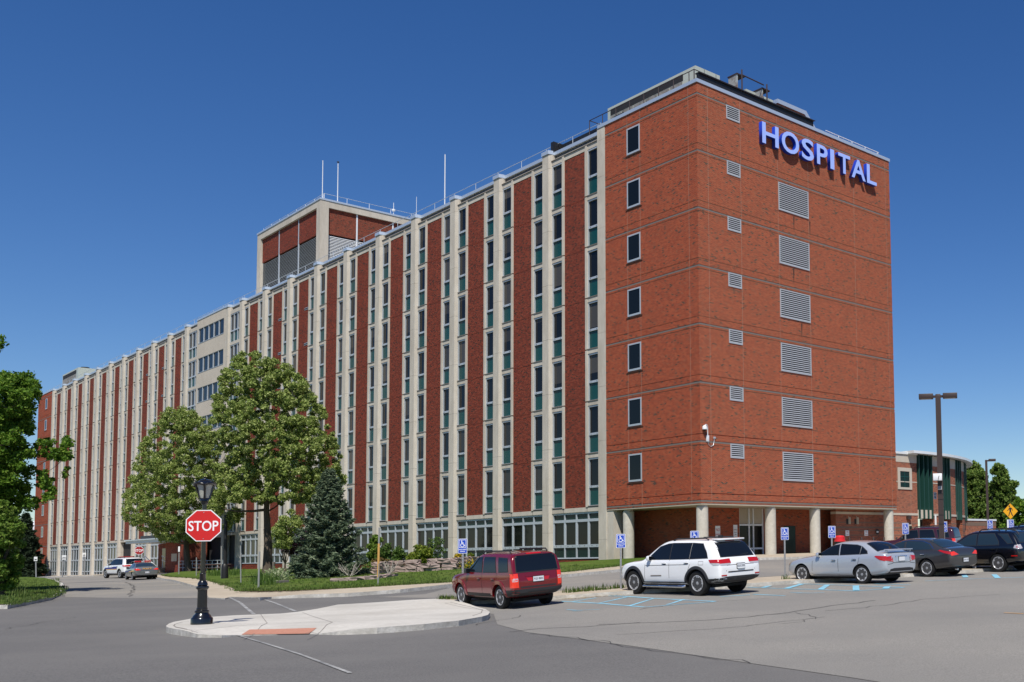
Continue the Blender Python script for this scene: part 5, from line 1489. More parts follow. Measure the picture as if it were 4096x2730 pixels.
def wheel_mesh(r, w, style):
    ty = MB(); Mx = Matrix.Rotation(PI/2,4,'X')     # axis along y, outside face at -y -> flipped for the left side
    rr = r*style.get('rimr', .66)
    ty.lathe([(rr*.98,-w*.42),(r*.86,-w*.5),(r*.96,-w*.46),(r,-w*.34),(r,w*.34),(r*.96,w*.46),(r*.86,w*.5),(rr*.98,w*.42)], M['tyre'], 40, (0,0,0), True, Mx)
    ri = MB()
    ri.lathe([(rr*.99,w*.43),(rr*.93,w*.44),(rr*.88,w*.36),(rr*.86,w*.05),(0,w*.04)][::1], M['rim_dark'], 36, (0,0,0), True, Mx)
    ri.lathe([(rr*1.0,w*.40),(rr*1.0,w*.46),(rr*.94,w*.47),(rr*.90,w*.43),(rr*.90,w*.38)], M['rim'], 36, (0,0,0), True, Mx)
    n = style['n']; z0 = w*.30; z1 = w*.44
    for k in range(n):
        a = 2*PI*k/n+style.get('ph', 0)
        for da, wi, wo in style['sp']:
            ca, sa = math.cos(a), math.sin(a); q = lambda x, y, z: Mx@Vector((x*ca-(y)*sa, x*sa+y*ca, z))
            x0_, x1_ = rr*.14, rr*.93; o0, o1 = da[0]*rr, da[1]*rr
            vs = [q(x0_,o0-wi*rr,z0+w*.1),q(x1_,o1-wo*rr,z1),q(x1_,o1+wo*rr,z1),q(x0_,o0+wi*rr,z0+w*.1),q(x0_,o0-wi*rr*1.2,z0-w*.1),q(x1_,o1-wo*rr*1.25,z1-w*.2),q(x1_,o1+wo*rr*1.25,z1-w*.2),q(x0_,o0+wi*rr*1.2,z0-w*.1)]
            ri.add(vs, [(0,1,2,3),(1,0,4,5),(2,1,5,6),(3,2,6,7),(0,3,7,4)], M['rim'])
    ri.lathe([(rr*.24,w*.30),(rr*.24,w*.42),(rr*.19,w*.45),(0,w*.45)], M['rim'], 20, (0,0,0), True, Mx)
    for k in range(5):
        a = 2*PI*k/5+.3; ri.lathe([(.012,w*.44),(.012,w*.47),(0,w*.47)], M['rim_dark'], 8, (rr*.15*math.cos(a),rr*.15*math.sin(a),0), True, Mx)
    return ty.mesh('tyre'), ri.mesh('rim')
def mirror_box(mb, x, y, z, s, mat, glass=None, sx=.13, sy=.2, sz=.16):
    mb.cbox((x, s*(y+sy*.55), z), (sx,sy,sz), mat, s*.15, .045)
    mb.cbox((x, s*(y+.0), z-sz*.3), (.06,.12,.05), mat, 0, .01)
    mb.cbox((x-sx/2-.002, s*(y+sy*.55), z), (.006,sy*.82,sz*.78), M['car_glass'], s*.15)

def vehicle(name, label, cat, sp, paint, px, D, head, zs=.95, group=None, gnd=None, sc=(1,1)):
    """px = photo pixel of the rear left wheel's contact, D its distance, head = heading in degrees (0 = away)"""
    a = R(head); fwd = Vector((math.sin(a), math.cos(a), 0)); lft = Vector((-fwd.y, fwd.x, 0))
    p = G(*px) if D is None else atd(px[0], px[1], D)
    tr = sp['W']/2-.12
    o = p-lft*tr*sc[1]
    e = empty(name, (0,0,0), 0, label, cat, group)
    # sit on the ground under its wheels
    def gp(x, y):
        q = o+fwd*x*sc[0]+lft*y*sc[1]; return Vector((q.x, q.y, gz(q.x, q.y)+.006))
    rl, rr_, fl = gp(0,tr), gp(0,-tr), gp(sp['wb'],tr)
    ax = (fl-rl).normalized(); ay = (rl-rr_).normalized(); az = ax.cross(ay).normalized(); ay = az.cross(ax)
    org = (rl+rr_)/2
    e.matrix_world = Matrix(((ax.x,ay.x,az.x,org.x),(ax.y,ay.y,az.y,org.y),(ax.z,ay.z,az.z,org.z),(0,0,0,1)))@Matrix.Diagonal((sc[0],sc[1],zs,1))
    key = sp['key']
    if key not in _bodies: _bodies[key] = car_body(sp, M['paint_white'])
    me, bv = _bodies[key]; me = me.copy(); me.materials[0] = paint
    body = link('body', me, e)
    wt = .22 if sp['r'] < .35 else .245
    tm, rm = wheel_mesh(sp['r'], wt, sp['wheel'])
    for x in (0, sp['wb']):
        for s in (1, -1):
            w = link('wheel', None, e); w.empty_display_size = .1
            w.location = (x, s*(sp['W']/2-.035-wt/2), sp['r'])
            w.rotation_euler = (0, random.uniform(0,2), PI if s > 0 else 0) if False else (0,0,0)
            t = link('tyre', tm, w); r_ = link('rim', rm, w)
            rot = Matrix.Rotation(PI if s > 0 else 0, 4, 'Z')
            t.rotation_euler = r_.rotation_euler = (0, 0, PI if s > 0 else 0)
    mb = MB(); mb.box(-.5, sp['wb']+.5, -sp['W']/2+.3, sp['W']/2-.3, interp(sp['zb'],1.2)-.05, interp(sp['zb'],1.2)+.03, M['well']); mb.build('underbody', e)
    # glazing
    for nm, pts in sp['side_glass']:
        for s in (1, -1):
            mb = MB(); patch(mb, bv, grow(pts,.022), 'y', M['plastic'] if not sp.get('chrome') else M['plastic'], .003, .06, s)
            f = mb.build('window_frame' , e)
            mb = MB(); patch(mb, bv, pts, 'y', sp.get('glass', M['car_glass']), .007, .06, s); g = mb.build('window', f)
    if sp.get('chrome'):
        for s in (1,-1):
            mb = MB(); polyline(mb, bv, sp['chrome'], 'y', M['chrome'], .022, .009, s); mb.build('window_trim', e)
    mb = MB(); patch(mb, bv, grow(sp['rear_glass'],.025), 'x', M['plastic'], .003, .07, -1) if not sp.get('rear_top') else patch(mb, bv, grow(sp['rear_glass'],.025), 'z', M['plastic'], .003, .07)
    f = mb.build('window_frame', e)
    mb = MB(); patch(mb, bv, sp['rear_glass'], 'x', sp.get('glass', M['car_glass']), .008, .07, -1) if not sp.get('rear_top') else patch(mb, bv, sp['rear_glass'], 'z', sp.get('glass', M['car_glass']), .008, .07)
    mb.build('rear_window', f)
    if 'windscreen' in sp:
        mb = MB(); patch(mb, bv, sp['windscreen'], 'z', sp.get('glass', M['car_glass']), .006, .08); mb.build('windscreen', e)
    # lights: (view, polygon, material, name); side view also mirrored
    for view, pts, mt, nm in sp.get('lights', []):
        for s in (1, -1):
            mb = MB()
            if view == 'y': patch(mb, bv, pts, 'y', M[mt], .009, .04, s)
            else: patch(mb, bv, [(a*s, b) for a, b in pts], 'x', M[mt], .009, .04, -1 if view == 'r' else 1)
            mb.build(nm, e)
    for view, pts, mt, nm in sp.get('panels', []):
        for s in ((1,-1) if view == 'y' else (1,)):
            mb = MB()
            if view == 'y': patch(mb, bv, pts, 'y', M[mt] if mt != 'paint' else paint, .006, .06, s)
            else: patch(mb, bv, pts, 'x' if view in 'rf' else 'z', M[mt] if mt != 'paint' else paint, .008, .06, -1 if view == 'r' else 1)
            mb.build(nm, e)
    mb = MB()
    for s in (1, -1):
        for l_ in sp.get('seams', []): polyline(mb, bv, l_, 'y', M['ink'], .013, .0035, s)
    for l_ in sp.get('rear_seams', []): polyline(mb, bv, l_, 'x', M['ink'], .014, .0035, -1)
    if mb.f: mb.build('panel_gap', e)
    for (x, z) in sp.get('handles', []):
        for s in (1, -1):
            h, nrm, _, _ = bv.ray_cast(Vector((x,4*s,z)), Vector((0,-s,0)))
            mb = MB(); mb.cbox(h+Vector((0,s*.022,0)), (.20,.03,.032), M[sp.get('handle_mat','plastic')] if sp.get('handle_mat') else paint, 0, .012)
            mb.cbox(h+Vector((0,s*.004,-.012)), (.13,.012,.06), M['ink'], 0, .005); mb.build('door_handle', e)
    mx = sp['mirror']
    for s in (1, -1):
        mb = MB(); h, _, _, _ = bv.ray_cast(Vector((mx[0],4*s,mx[1])), Vector((0,-s,0))); mirror_box(mb, mx[0], abs(h.y)-.03, mx[1], s, M['plastic'] if mx[2] == 'plastic' else paint); mb.build('wing_mirror', e)
    # number plate
    pl = sp.get('plate')
    if pl:
        y, z, w, mt, txt, tilt = pl
        h, nrm, _, _ = bv.ray_cast(Vector((-7,y,z)), Vector((1,0,0)))
        q = link('number_plate', None, e); q.empty_display_size = .05; q.location = h+Vector((-.014,0,0)); q.rotation_euler = (0, tilt, 0)
        mb = MB(); mb.cbox((0,0,0),(.012,w+.03,.175),M['ink'],0,.006); mb.build('plate_frame', q)
        mb = MB(); mb.box(-.012,-.007,-w/2,w/2,-.07,.07,M[mt]); mb.build('plate', q)
        if txt:
            put_text('lettering', txt, .085, M['ink'], q, (-.0135,0,0), (PI/2,0,-PI/2), .002, 0, .95)
    for s in (1, -1):
        for rail in sp.get('rails', []):
            mb = MB(); mb.tube([(x, s*y, z) for x, y, z in rail], .022, M['plastic'], 8); mb.build('roof_rail', e)
    return e, body, bv
_bodies = {}
def arch_flare(e, bv, sp, mat, w=.075, off=.02, a0=2, a1=178):
    """dark lip round each wheel opening"""
    ra = sp['arch']
    for x in (0, sp['wb']):
        for s in (1, -1):
            mb = MB(); vs = []; n = 22; fs = []
            for i in range(n+1):
                t = R(a0+(a1-a0)*i/n)
                for rr, o in ((ra*.985,off*1.2),(ra+w,off*.9),(ra+w+.012,.0),(ra*.985,-.10)):
                    px_, pz_ = x+rr*math.cos(t), sp['r']*.98+rr*math.sin(t)
                    h, nr, _, _ = bv.ray_cast(Vector((px_,4*s,max(pz_,.2))), Vector((0,-s,0)))
                    y = h.y if h else s*sp['W']/2
                    vs.append((px_, y+s*o, pz_))
            for i in range(n):
                b = i*4
                for k in range(3): fs.append((b+k,b+k+1,b+k+5,b+k+4) if s < 0 else (b+k+4,b+k+5,b+k+1,b+k))
                fs.append((b+3,b,b+4,b+7) if s < 0 else (b+7,b+4,b,b+3))
            mb.add(vs, fs, mat, True); mb.build('wheel_arch', e, 50)

# ---- red boxy SUV
SPOKE5 = [((0,0),.10,.17)]
jeep = dict(key='red', wb=2.634, W=1.756, r=.345, arch=.40,
  stations=[-.925,-.91,-.89,-.86,-.82,-.76,-.68,-.55,-.40,-.1,.4,.9,1.35,1.6,1.85,2.1,2.34,2.5,2.75,3.05,3.3,3.42,3.49,3.51],
  zb=[(-.92,.46),(-.85,.40),(-.5,.30),(0,.26),(2.6,.26),(3.2,.30),(3.5,.40)], w=[(-.925,.76),(-.90,.82),(-.84,.862),(-.6,.878),(2.4,.878),(2.9,.868),(3.3,.82),(3.44,.76),(3.51,.64)],
  belt=[(-.92,.80),(-.90,.90),(-.86,.99),(-.8,1.03),(0,1.035),(2.0,1.02),(2.4,1.0),(3.0,.96),(3.4,.90),(3.49,.78),(3.51,.74)], wbelt=[(-.9,.97),(0,.965),(2.3,.96),(2.6,.93),(3.5,.90)],
  zr=[(-.92,.81),(-.90,.91),(-.88,1.04),(-.84,1.22),(-.76,1.50),(-.66,1.565),(-.45,1.58),(.4,1.60),(1.35,1.58),(1.6,1.52),(1.85,1.36),(2.1,1.18),(2.34,1.03),(2.5,1.01),(3.0,.975),(3.4,.915),(3.49,.79)],
  wr=[(-.92,.74),(-.86,.82),(-.8,.80),(-.7,.775),(-.5,.755),(1.4,.735),(1.85,.72),(2.3,.78),(2.6,.76),(3.3,.70),(3.5,.58)],
  zt=[(-.92,.82),(-.90,.92),(-.88,1.06),(-.84,1.25),(-.76,1.55),(-.66,1.62),(-.45,1.64),(.4,1.655),(1.35,1.635),(1.6,1.57),(1.85,1.40),(2.1,1.21),(2.34,1.055),(2.5,1.04),(3.0,1.01),(3.4,.945),(3.49,.81)],
  wheel=dict(n=6, sp=[((0,0),.15,.17)], rimr=.68, ph=.3),
  side_glass=[('f',[(2.12,1.075),(1.98,1.20),(1.62,1.475),(1.15,1.50),(1.10,1.07)]),('r',[(1.0,1.07),(1.03,1.50),(.30,1.50),(.16,1.08)]),('q',[(-.02,1.085),(.08,1.49),(-.50,1.47),(-.60,1.10)])],
  rear_glass=[(-.70,1.09),(.70,1.09),(.665,1.545),(-.665,1.545)], windscreen=[(2.28,-.66),(2.28,.66),(1.68,.58),(1.68,-.58)],
  lights=[('r',[(.66,.63),(.845,.63),(.845,1.035),(.67,1.035)],'tail_bright','tail_light'),('y',[(-.9,.63),(-.75,.63),(-.75,1.03),(-.86,1.03)],'tail_bright','tail_light'),('r',[(.675,.80),(.84,.80),(.84,.90),(.675,.90)],'tail_clear','reverse_light'),('f',[(.45,.72),(.68,.72),(.70,.90),(.45,.90)],'tail_clear','headlight'),('y',[(3.36,.74),(3.46,.74),(3.46,.86),(3.36,.86)],'orange','side_light')],
  panels=[('r',[(-.86,.38),(.86,.38),(.86,.58),(-.86,.58)],'plastic','rear_bumper'),('r',[(-.60,.615),(.60,.615),(.60,.655),(-.60,.655)],'plastic','bumper_step'),('y',[(.47,.27),(2.18,.27),(2.18,.43),(.47,.43)],'plastic','side_sill'),('y',[(-.9,.38),(-.43,.38),(-.43,.56),(-.9,.57)],'plastic','rear_bumper'),('r',[(-.34,.80),(.34,.80),(.40,.90),(-.40,.90)],'tail_red','plate_recess')],
  seams=[[(1.07,.30),(1.07,1.05)],[(.40,.45),(.12,.80),(.12,1.06)],[(2.16,.45),(2.16,1.02)],[(1.07,1.06),(1.10,1.52)],[(2.18,.44),(.5,.44)]], rear_seams=[[(-.66,1.06),(.66,1.06)],[(-.655,.66),(-.665,1.5)],[(.655,.66),(.665,1.5)]],
  handles=[(1.25,.88),(.32,.88)], mirror=(1.98,1.10,'plastic'), plate=(0,.845,.36,'plate_white','FGE 8800',0),
  rails=[[(1.35,.62,1.60),(1.25,.62,1.675),(-.35,.62,1.685),(-.45,.62,1.62)]])
RH = -47.0
e, b, bv = vehicle('parked_car', 'red boxy SUV parked nearest the concrete island', 'car', jeep, M['paint_red'], (2010,2444), 30.6, -44.5, 1.0, 'cars parked in a row facing the hospital', None, (.95,.94))
arch_flare(e, bv, jeep, M['paint_red'], .10, .022)
mb = MB(); patch(mb, bv, [(-.25,1.565),(.25,1.565),(.25,1.60),(-.25,1.60)], 'x', M['tail_red'], .012, .05, -1); mb.build('brake_light', e)
mb = MB(); mb.tube([(-.80,-.05,1.115),(-.79,-.45,1.14)], .012, M['ink'], 6); mb.build('rear_wiper', e)
mb = MB(); patch(mb, bv, [(-.42,.93),(.42,.93),(.40,.95),(-.40,.95)], 'x', M['paint_red'], .03, .05, -1); mb.build('hatch_handle', e)

# ---- white SUV
gc = dict(key='white', wb=2.915, W=1.94, r=.385, arch=.455,
  stations=[-.985,-.965,-.93,-.86,-.74,-.56,-.36,0,.5,1.0,1.5,1.75,2.0,2.25,2.5,2.66,2.9,3.2,3.5,3.68,3.79,3.83],
  zb=[(-.98,.50),(-.9,.42),(-.5,.34),(0,.30),(2.8,.30),(3.4,.33),(3.8,.42)], w=[(-.985,.78),(-.965,.86),(-.92,.915),(-.7,.955),(0,.968),(2.6,.965),(3.1,.945),(3.5,.88),(3.72,.78),(3.83,.62)],
  belt=[(-.98,.82),(-.96,.94),(-.92,1.05),(-.86,1.10),(0,1.11),(2.2,1.07),(2.6,1.05),(3.2,1.01),(3.6,.94),(3.79,.80),(3.83,.74)], wbelt=[(-.9,.955),(0,.95),(2.3,.95),(2.8,.92),(3.8,.88)],
  zr=[(-.98,.83),(-.96,.95),(-.92,1.07),(-.86,1.15),(-.74,1.36),(-.56,1.60),(-.36,1.64),(.5,1.68),(1.5,1.665),(1.75,1.60),(2.0,1.47),(2.25,1.29),(2.5,1.10),(2.66,1.065),(3.2,1.025),(3.6,.955),(3.79,.81)],
  wr=[(-.98,.70),(-.9,.80),(-.74,.76),(-.56,.71),(-.3,.70),(1.5,.71),(2.0,.74),(2.5,.82),(2.8,.82),(3.5,.74),(3.8,.58)],
  zt=[(-.98,.85),(-.96,.97),(-.92,1.09),(-.86,1.18),(-.74,1.42),(-.56,1.68),(-.36,1.715),(.5,1.755),(1.5,1.735),(1.75,1.67),(2.0,1.53),(2.25,1.34),(2.5,1.135),(2.66,1.10),(3.2,1.07),(3.6,1.0),(3.79,.83)],
  wheel=dict(n=5, sp=[((.09,.16),.10,.12),((-.09,-.16),.10,.12)], rimr=.64, ph=.2),
  side_glass=[('f',[(2.26,1.12),(2.10,1.25),(1.78,1.50),(1.42,1.59),(1.24,1.60),(1.22,1.13)]),('r',[(1.18,1.13),(1.20,1.605),(.36,1.60),(.34,1.14)]),('q',[(.29,1.14),(.31,1.60),(-.12,1.575),(-.36,1.32),(-.45,1.16)])],
  rear_glass=[(-.72,1.185),(.72,1.185),(.64,1.60),(-.64,1.60)], windscreen=[(2.45,-.72),(2.45,.72),(1.78,.62),(1.78,-.62)],
  lights=[('r',[(.40,.98),(.88,.98),(.88,1.10),(.40,1.12)],'tail_red','tail_light'),('y',[(-.96,1.0),(-.60,1.0),(-.52,1.10),(-.95,1.11)],'tail_red','tail_light'),('r',[(.46,.925),(.84,.925),(.88,.978),(.42,.978)],'tail_clear','reverse_light'),('y',[(-.95,.935),(-.72,.935),(-.62,.998),(-.96,.998)],'tail_clear','reverse_light'),('r',[(.62,.60),(.84,.60),(.84,.64),(.62,.64)],'tail_red','reflector'),('f',[(.45,.74),(.80,.74),(.80,.88),(.45,.86)],'tail_clear','headlight')],
  panels=[('r',[(-.93,.40),(.93,.40),(.93,.545),(.55,.585),(-.55,.585),(-.93,.545)],'plastic','rear_bumper'),('y',[(-.96,.40),(-.43,.36),(-.47,.52),(-.96,.545)],'plastic','rear_bumper'),('r',[(-.56,.70),(.56,.70),(.56,.735),(-.56,.735)],'plastic','bumper_step'),('y',[(.46,.31),(2.45,.31),(2.45,.42),(.46,.42)],'plastic','side_sill')],
  seams=[[(1.20,.42),(1.20,1.10)],[(.50,.46),(.28,.95),(.30,1.12)],[(2.34,.46),(2.32,1.06)],[(2.3,.93),(.4,.96)]], rear_seams=[[(-.63,.74),(-.62,.95)],[(.63,.74),(.62,.95)],[(-.6,.92),(-.3,.925),(.3,.925),(.6,.92)]],
  handles=[(1.42,1.0),(.42,1.02)], mirror=(2.10,1.16,'paint'), plate=(0,.88,.34,'plate_white','GLK 2303',0),
  rails=[[(1.3,.60,1.69),(1.15,.60,1.745),(-.1,.60,1.755),(-.25,.60,1.70)]])
e, b, bv = vehicle('parked_car', 'white SUV with black wheel arches and chrome side steps', 'car', gc, M['paint_white'], (2797,2395), 31.2, -50, .975, 'cars parked in a row facing the hospital', None, (1.0,.95))
arch_flare(e, bv, gc, M['plastic'], .075, .018)
for s in (1,-1):
    mb = MB(); mb.tube([(.52,s*.93,.30),(.56,s*1.0,.285),(2.36,s*1.0,.285),(2.40,s*.93,.30)], .042, M['chrome'], 10)
    mb.box(.75,1.25,s*1.0-.035,s*1.0+.035,.318,.334,M['plastic']); mb.box(1.65,2.15,s*1.0-.035,s*1.0+.035,.318,.334,M['plastic']); mb.build('side_step', e)
mb = MB(); mb.cbox((-.50,0,1.705),(.30,1.14,.05),M['paint_white'],0,.02,0,-.06); mb.build('spoiler', e)
mb = MB(); patch(mb, bv, [(-.2,1.63),(.2,1.63),(.2,1.66),(-.2,1.66)], 'x', M['tail_red'], .02, .05, -1); mb.build('brake_light', e)
mb = MB(); mb.prism([(-.1,-.03),(.08,-.015),(.08,.015),(-.1,.03)], 1.74, 1.82, M['ink'], Matrix.Translation((-.15,0,0))); mb.build('antenna_fin', e)
mb = MB(); mb.tube([(-.84,-.1,1.21),(-.83,-.5,1.235)], .014, M['ink'], 6); mb.build('rear_wiper', e)
mb = MB(); patch(mb, bv, [(-.15,.74+.06),(.15,.80),(.15,.83),(-.15,.83)], 'x', M['paint_white'], .03, .05, -1); mb.build('hatch_handle', e)
mb = MB(); patch(mb, bv, [(1.55,.60),(2.05,.59),(2.05,.625),(1.55,.635)], 'y', M['joint_grey'], .006, .1, 1); mb.build('badge', e)
mb = MB(); polyline(mb, bv, [(.62,.97),(.42,.98),(.42,1.12),(.60,1.12),(.62,.97)], 'y', M['joint_grey'], .008, .004, 1) if False else polyline(mb, bv, [(-.1,.95),(-.3,.95),(-.3,1.06),(-.1,1.06),(-.1,.95)], 'y', M['joint_grey'], .008, .004, 1); mb.build('fuel_flap', e)

# ---- silver sedan
imp = dict(key='silver', wb=2.62, W=1.74, r=.318, arch=.375,
  stations=[-1.0,-.985,-.95,-.88,-.78,-.66,-.5,-.3,-.08,.2,.6,1.0,1.3,1.55,1.8,2.05,2.25,2.5,2.8,3.1,3.33,3.47,3.54],
  zb=[(-1.0,.40),(-.9,.33),(-.5,.26),(0,.22),(2.6,.20),(3.2,.21),(3.5,.28)], w=[(-1.0,.70),(-.985,.77),(-.93,.825),(-.7,.862),(0,.868),(2.4,.866),(2.9,.85),(3.2,.79),(3.42,.66),(3.54,.48)],
  belt=[(-1.0,.72),(-.985,.86),(-.95,.97),(-.88,1.01),(-.5,1.0),(.5,.965),(1.9,.92),(2.3,.90),(3.0,.80),(3.35,.68),(3.54,.52)], wbelt=[(-1,.95),(-.6,.935),(0,.945),(2.0,.95),(2.5,.93),(3.5,.92)],
  zr=[(-1.0,.73),(-.985,.87),(-.95,.985),(-.88,1.035),(-.7,1.04),(-.5,1.12),(-.3,1.24),(-.08,1.345),(.2,1.385),(.6,1.405),(1.0,1.40),(1.3,1.345),(1.55,1.23),(1.8,1.10),(2.05,.975),(2.25,.925),(2.6,.885),(3.0,.815),(3.35,.69),(3.54,.53)],
  wr=[(-1,.62),(-.9,.70),(-.66,.69),(-.5,.66),(-.3,.62),(0,.60),(.6,.60),(1.2,.60),(1.6,.64),(2.05,.70),(2.4,.68),(3.0,.62),(3.4,.50),(3.54,.36)],
  zt=[(-1.0,.75),(-.985,.89),(-.95,1.01),(-.88,1.06),(-.7,1.075),(-.5,1.17),(-.3,1.30),(-.08,1.405),(.2,1.445),(.6,1.47),(1.0,1.46),(1.3,1.40),(1.55,1.285),(1.8,1.145),(2.05,1.005),(2.25,.965),(2.6,.935),(3.0,.865),(3.35,.74),(3.54,.56)],
  wheel=dict(n=8, sp=[((0,0),.09,.17)], rimr=.70, ph=.1),
  side_glass=[('f',[(2.02,.965),(1.72,1.12),(1.36,1.28),(1.06,1.325),(.98,.985)]),('r',[(.90,.985),(.98,1.335),(.30,1.30),(.12,1.255),(.10,1.01)]),('q',[(.05,1.01),(.06,1.235),(-.18,1.09),(-.22,1.025)])],
  rear_glass=[(-.56,-.66),(-.56,.66),(-.05,.55),(-.05,-.55)], rear_top=True, windscreen=[(2.06,-.68),(2.06,.68),(1.36,.53),(1.36,-.53)],
  lights=[('r',[(.44,.73),(.80,.78),(.83,.90),(.48,.93)],'tail_red','tail_light'),('y',[(-.95,.76),(-.78,.80),(-.55,.92),(-.62,.945),(-.96,.93)],'tail_red','tail_light'),('r',[(.46,.73),(.53,.74),(.53,.925),(.48,.93)],'tail_clear','reverse_light'),('f',[(.35,.58),(.62,.58),(.64,.70),(.40,.68)],'tail_clear','headlight'),('y',[(3.30,.62),(3.44,.60),(3.36,.70),(3.22,.72)],'orange','side_light')],
  panels=[('r',[(-.66,.34),(.66,.34),(.60,.49),(.40,.52),(-.40,.52),(-.60,.49)],'plastic','rear_valance'),('r',[(-.30,.74),(.30,.74),(.30,.92),(-.30,.92)],'paint_silver','plate_recess'),('r',[(-.31,.885),(.31,.885),(.31,.925),(-.31,.925)],'chrome','chrome_strip')],
  seams=[[(.96,.30),(.98,.96)],[(.36,.32),(.14,.62),(.05,.99)],[(2.12,.32),(2.10,.90)],[(2.10,.29),(.4,.29)]], rear_seams=[[(-.46,.70),(-.44,1.0)],[(.46,.70),(.44,1.0)],[(-.46,.70),(.46,.70)],[(-.83,.64),(-.46,.68)],[(.83,.64),(.46,.68)]],
  handles=[(1.16,.80),(.28,.83)], handle_mat='chrome', mirror=(1.83,.99,'paint'), plate=(0,.82,.31,'plate_white',None,0))
e, b, bv = vehicle('parked_car', 'silver sedan with a rear spoiler beside the grey sedan', 'car', imp, M['paint_silver'], (3454,2342.5), 34.6, RH-1.5, .98, 'cars parked in a row facing the hospital', None, (1.03,1.02))
mb = MB(); mb.cbox((-.88,0,1.135),(.20,1.30,.035),M['paint_silver'],0,.014,0,-.05)
for s in (1,-1): mb.cbox((-.86,s*.6,1.095),(.10,.06,.09),M['paint_silver'],0,.012)
mb.build('spoiler', e)
mb = MB(); mb.tube([(.12,0,1.44),(-.10,0,1.60)], .006, M['ink'], 5); mb.build('aerial', e)
# ---- grey sedan
ava = dict(key='grey', wb=2.82, W=1.85, r=.335, arch=.395,
  stations=[-1.12,-1.10,-1.05,-.96,-.84,-.70,-.5,-.25,.0,.3,.7,1.1,1.4,1.7,2.0,2.25,2.45,2.7,3.0,3.3,3.55,3.70,3.78],
  zb=[(-1.1,.40),(-1.0,.34),(-.5,.27),(0,.22),(2.8,.21),(3.4,.23),(3.75,.3)], w=[(-1.12,.70),(-1.10,.79),(-1.03,.86),(-.8,.905),(0,.922),(2.6,.92),(3.1,.90),(3.4,.85),(3.65,.72),(3.78,.52)],
  belt=[(-1.12,.74),(-1.10,.88),(-1.05,1.0),(-.96,1.04),(-.5,1.03),(.5,.99),(2.0,.95),(2.45,.93),(3.2,.83),(3.6,.70),(3.78,.55)], wbelt=[(-1.1,.94),(-.6,.925),(0,.935),(2.1,.945),(2.6,.92),(3.7,.9)],
  zr=[(-1.12,.75),(-1.10,.89),(-1.05,1.015),(-.96,1.065),(-.84,1.075),(-.70,1.085),(-.5,1.15),(-.25,1.265),(0,1.35),(.3,1.40),(.7,1.415),(1.1,1.41),(1.4,1.365),(1.7,1.25),(2.0,1.10),(2.25,.985),(2.45,.95),(2.8,.91),(3.2,.845),(3.6,.71),(3.78,.56)],
  wr=[(-1.1,.66),(-.96,.74),(-.7,.72),(-.5,.69),(-.2,.65),(.3,.63),(1.2,.64),(1.7,.68),(2.25,.75),(2.6,.73),(3.3,.64),(3.78,.40)],
  zt=[(-1.12,.77),(-1.10,.91),(-1.05,1.04),(-.96,1.09),(-.84,1.105),(-.70,1.12),(-.5,1.20),(-.25,1.325),(0,1.41),(.3,1.455),(.7,1.48),(1.1,1.47),(1.4,1.42),(1.7,1.30),(2.0,1.15),(2.25,1.03),(2.45,.995),(2.8,.965),(3.2,.90),(3.6,.75),(3.78,.59)],
  wheel=dict(n=6, sp=[((.09,.15),.06,.07),((-.09,-.15),.06,.07)], rimr=.70, ph=.2), chrome=[(2.2,.98),(1.9,1.13),(1.45,1.33),(.9,1.385),(.3,1.35),(-.05,1.25),(-.30,1.06)],
  side_glass=[('f',[(2.12,1.0),(1.8,1.17),(1.42,1.32),(1.12,1.35),(1.05,1.01)]),('r',[(.96,1.01),(1.04,1.355),(.35,1.335),(.02,1.26),(-.22,1.07),(-.24,1.04)])],
  rear_glass=[(-.66,-.72),(-.66,.72),(.02,.58),(.02,-.58)], rear_top=True, windscreen=[(2.28,-.72),(2.28,.72),(1.5,.56),(1.5,-.56)], glass=M['car_glass_blue'],
  lights=[('r',[(.42,.84),(.80,.80),(.86,.93),(.66,.96)],'tail_bright','tail_light'),('y',[(-1.06,.85),(-.82,.90),(-.52,1.0),(-.62,1.02),(-1.05,.95)],'tail_red','tail_light'),('f',[(.35,.60),(.68,.60),(.72,.74),(.42,.72)],'tail_clear','headlight')],
  panels=[('r',[(-.75,.30),(.75,.30),(.72,.36),(-.72,.36)],'plastic','rear_valance')], seams=[[(1.02,.30),(1.04,.98)],[(.40,.34),(.02,.70),(-.10,1.0)],[(2.25,.34),(2.22,.93)]], rear_seams=[[(-.70,.78),(.70,.78)],[(-.70,.78),(-.72,1.0)],[(.70,.78),(.72,1.0)]],
  handles=[(1.25,.83),(.15,.86)], handle_mat='chrome', mirror=(1.95,1.02,'paint'), plate=(0,.62,.31,'plate_white','DZM 4283',0))
e, b, bv = vehicle('parked_car', 'dark grey sedan with ten spoke wheels behind the silver sedan', 'car', ava, M['paint_grey'], (3713,2318.5), 38.2, RH-.5, .96, 'cars parked in a row facing the hospital')
for s in (1,-1): mb = MB(); mb.tube([(-1.06,s*.55,.30),(-1.16,s*.55,.29)], .04, M['chrome'], 10); mb.build('exhaust', e)
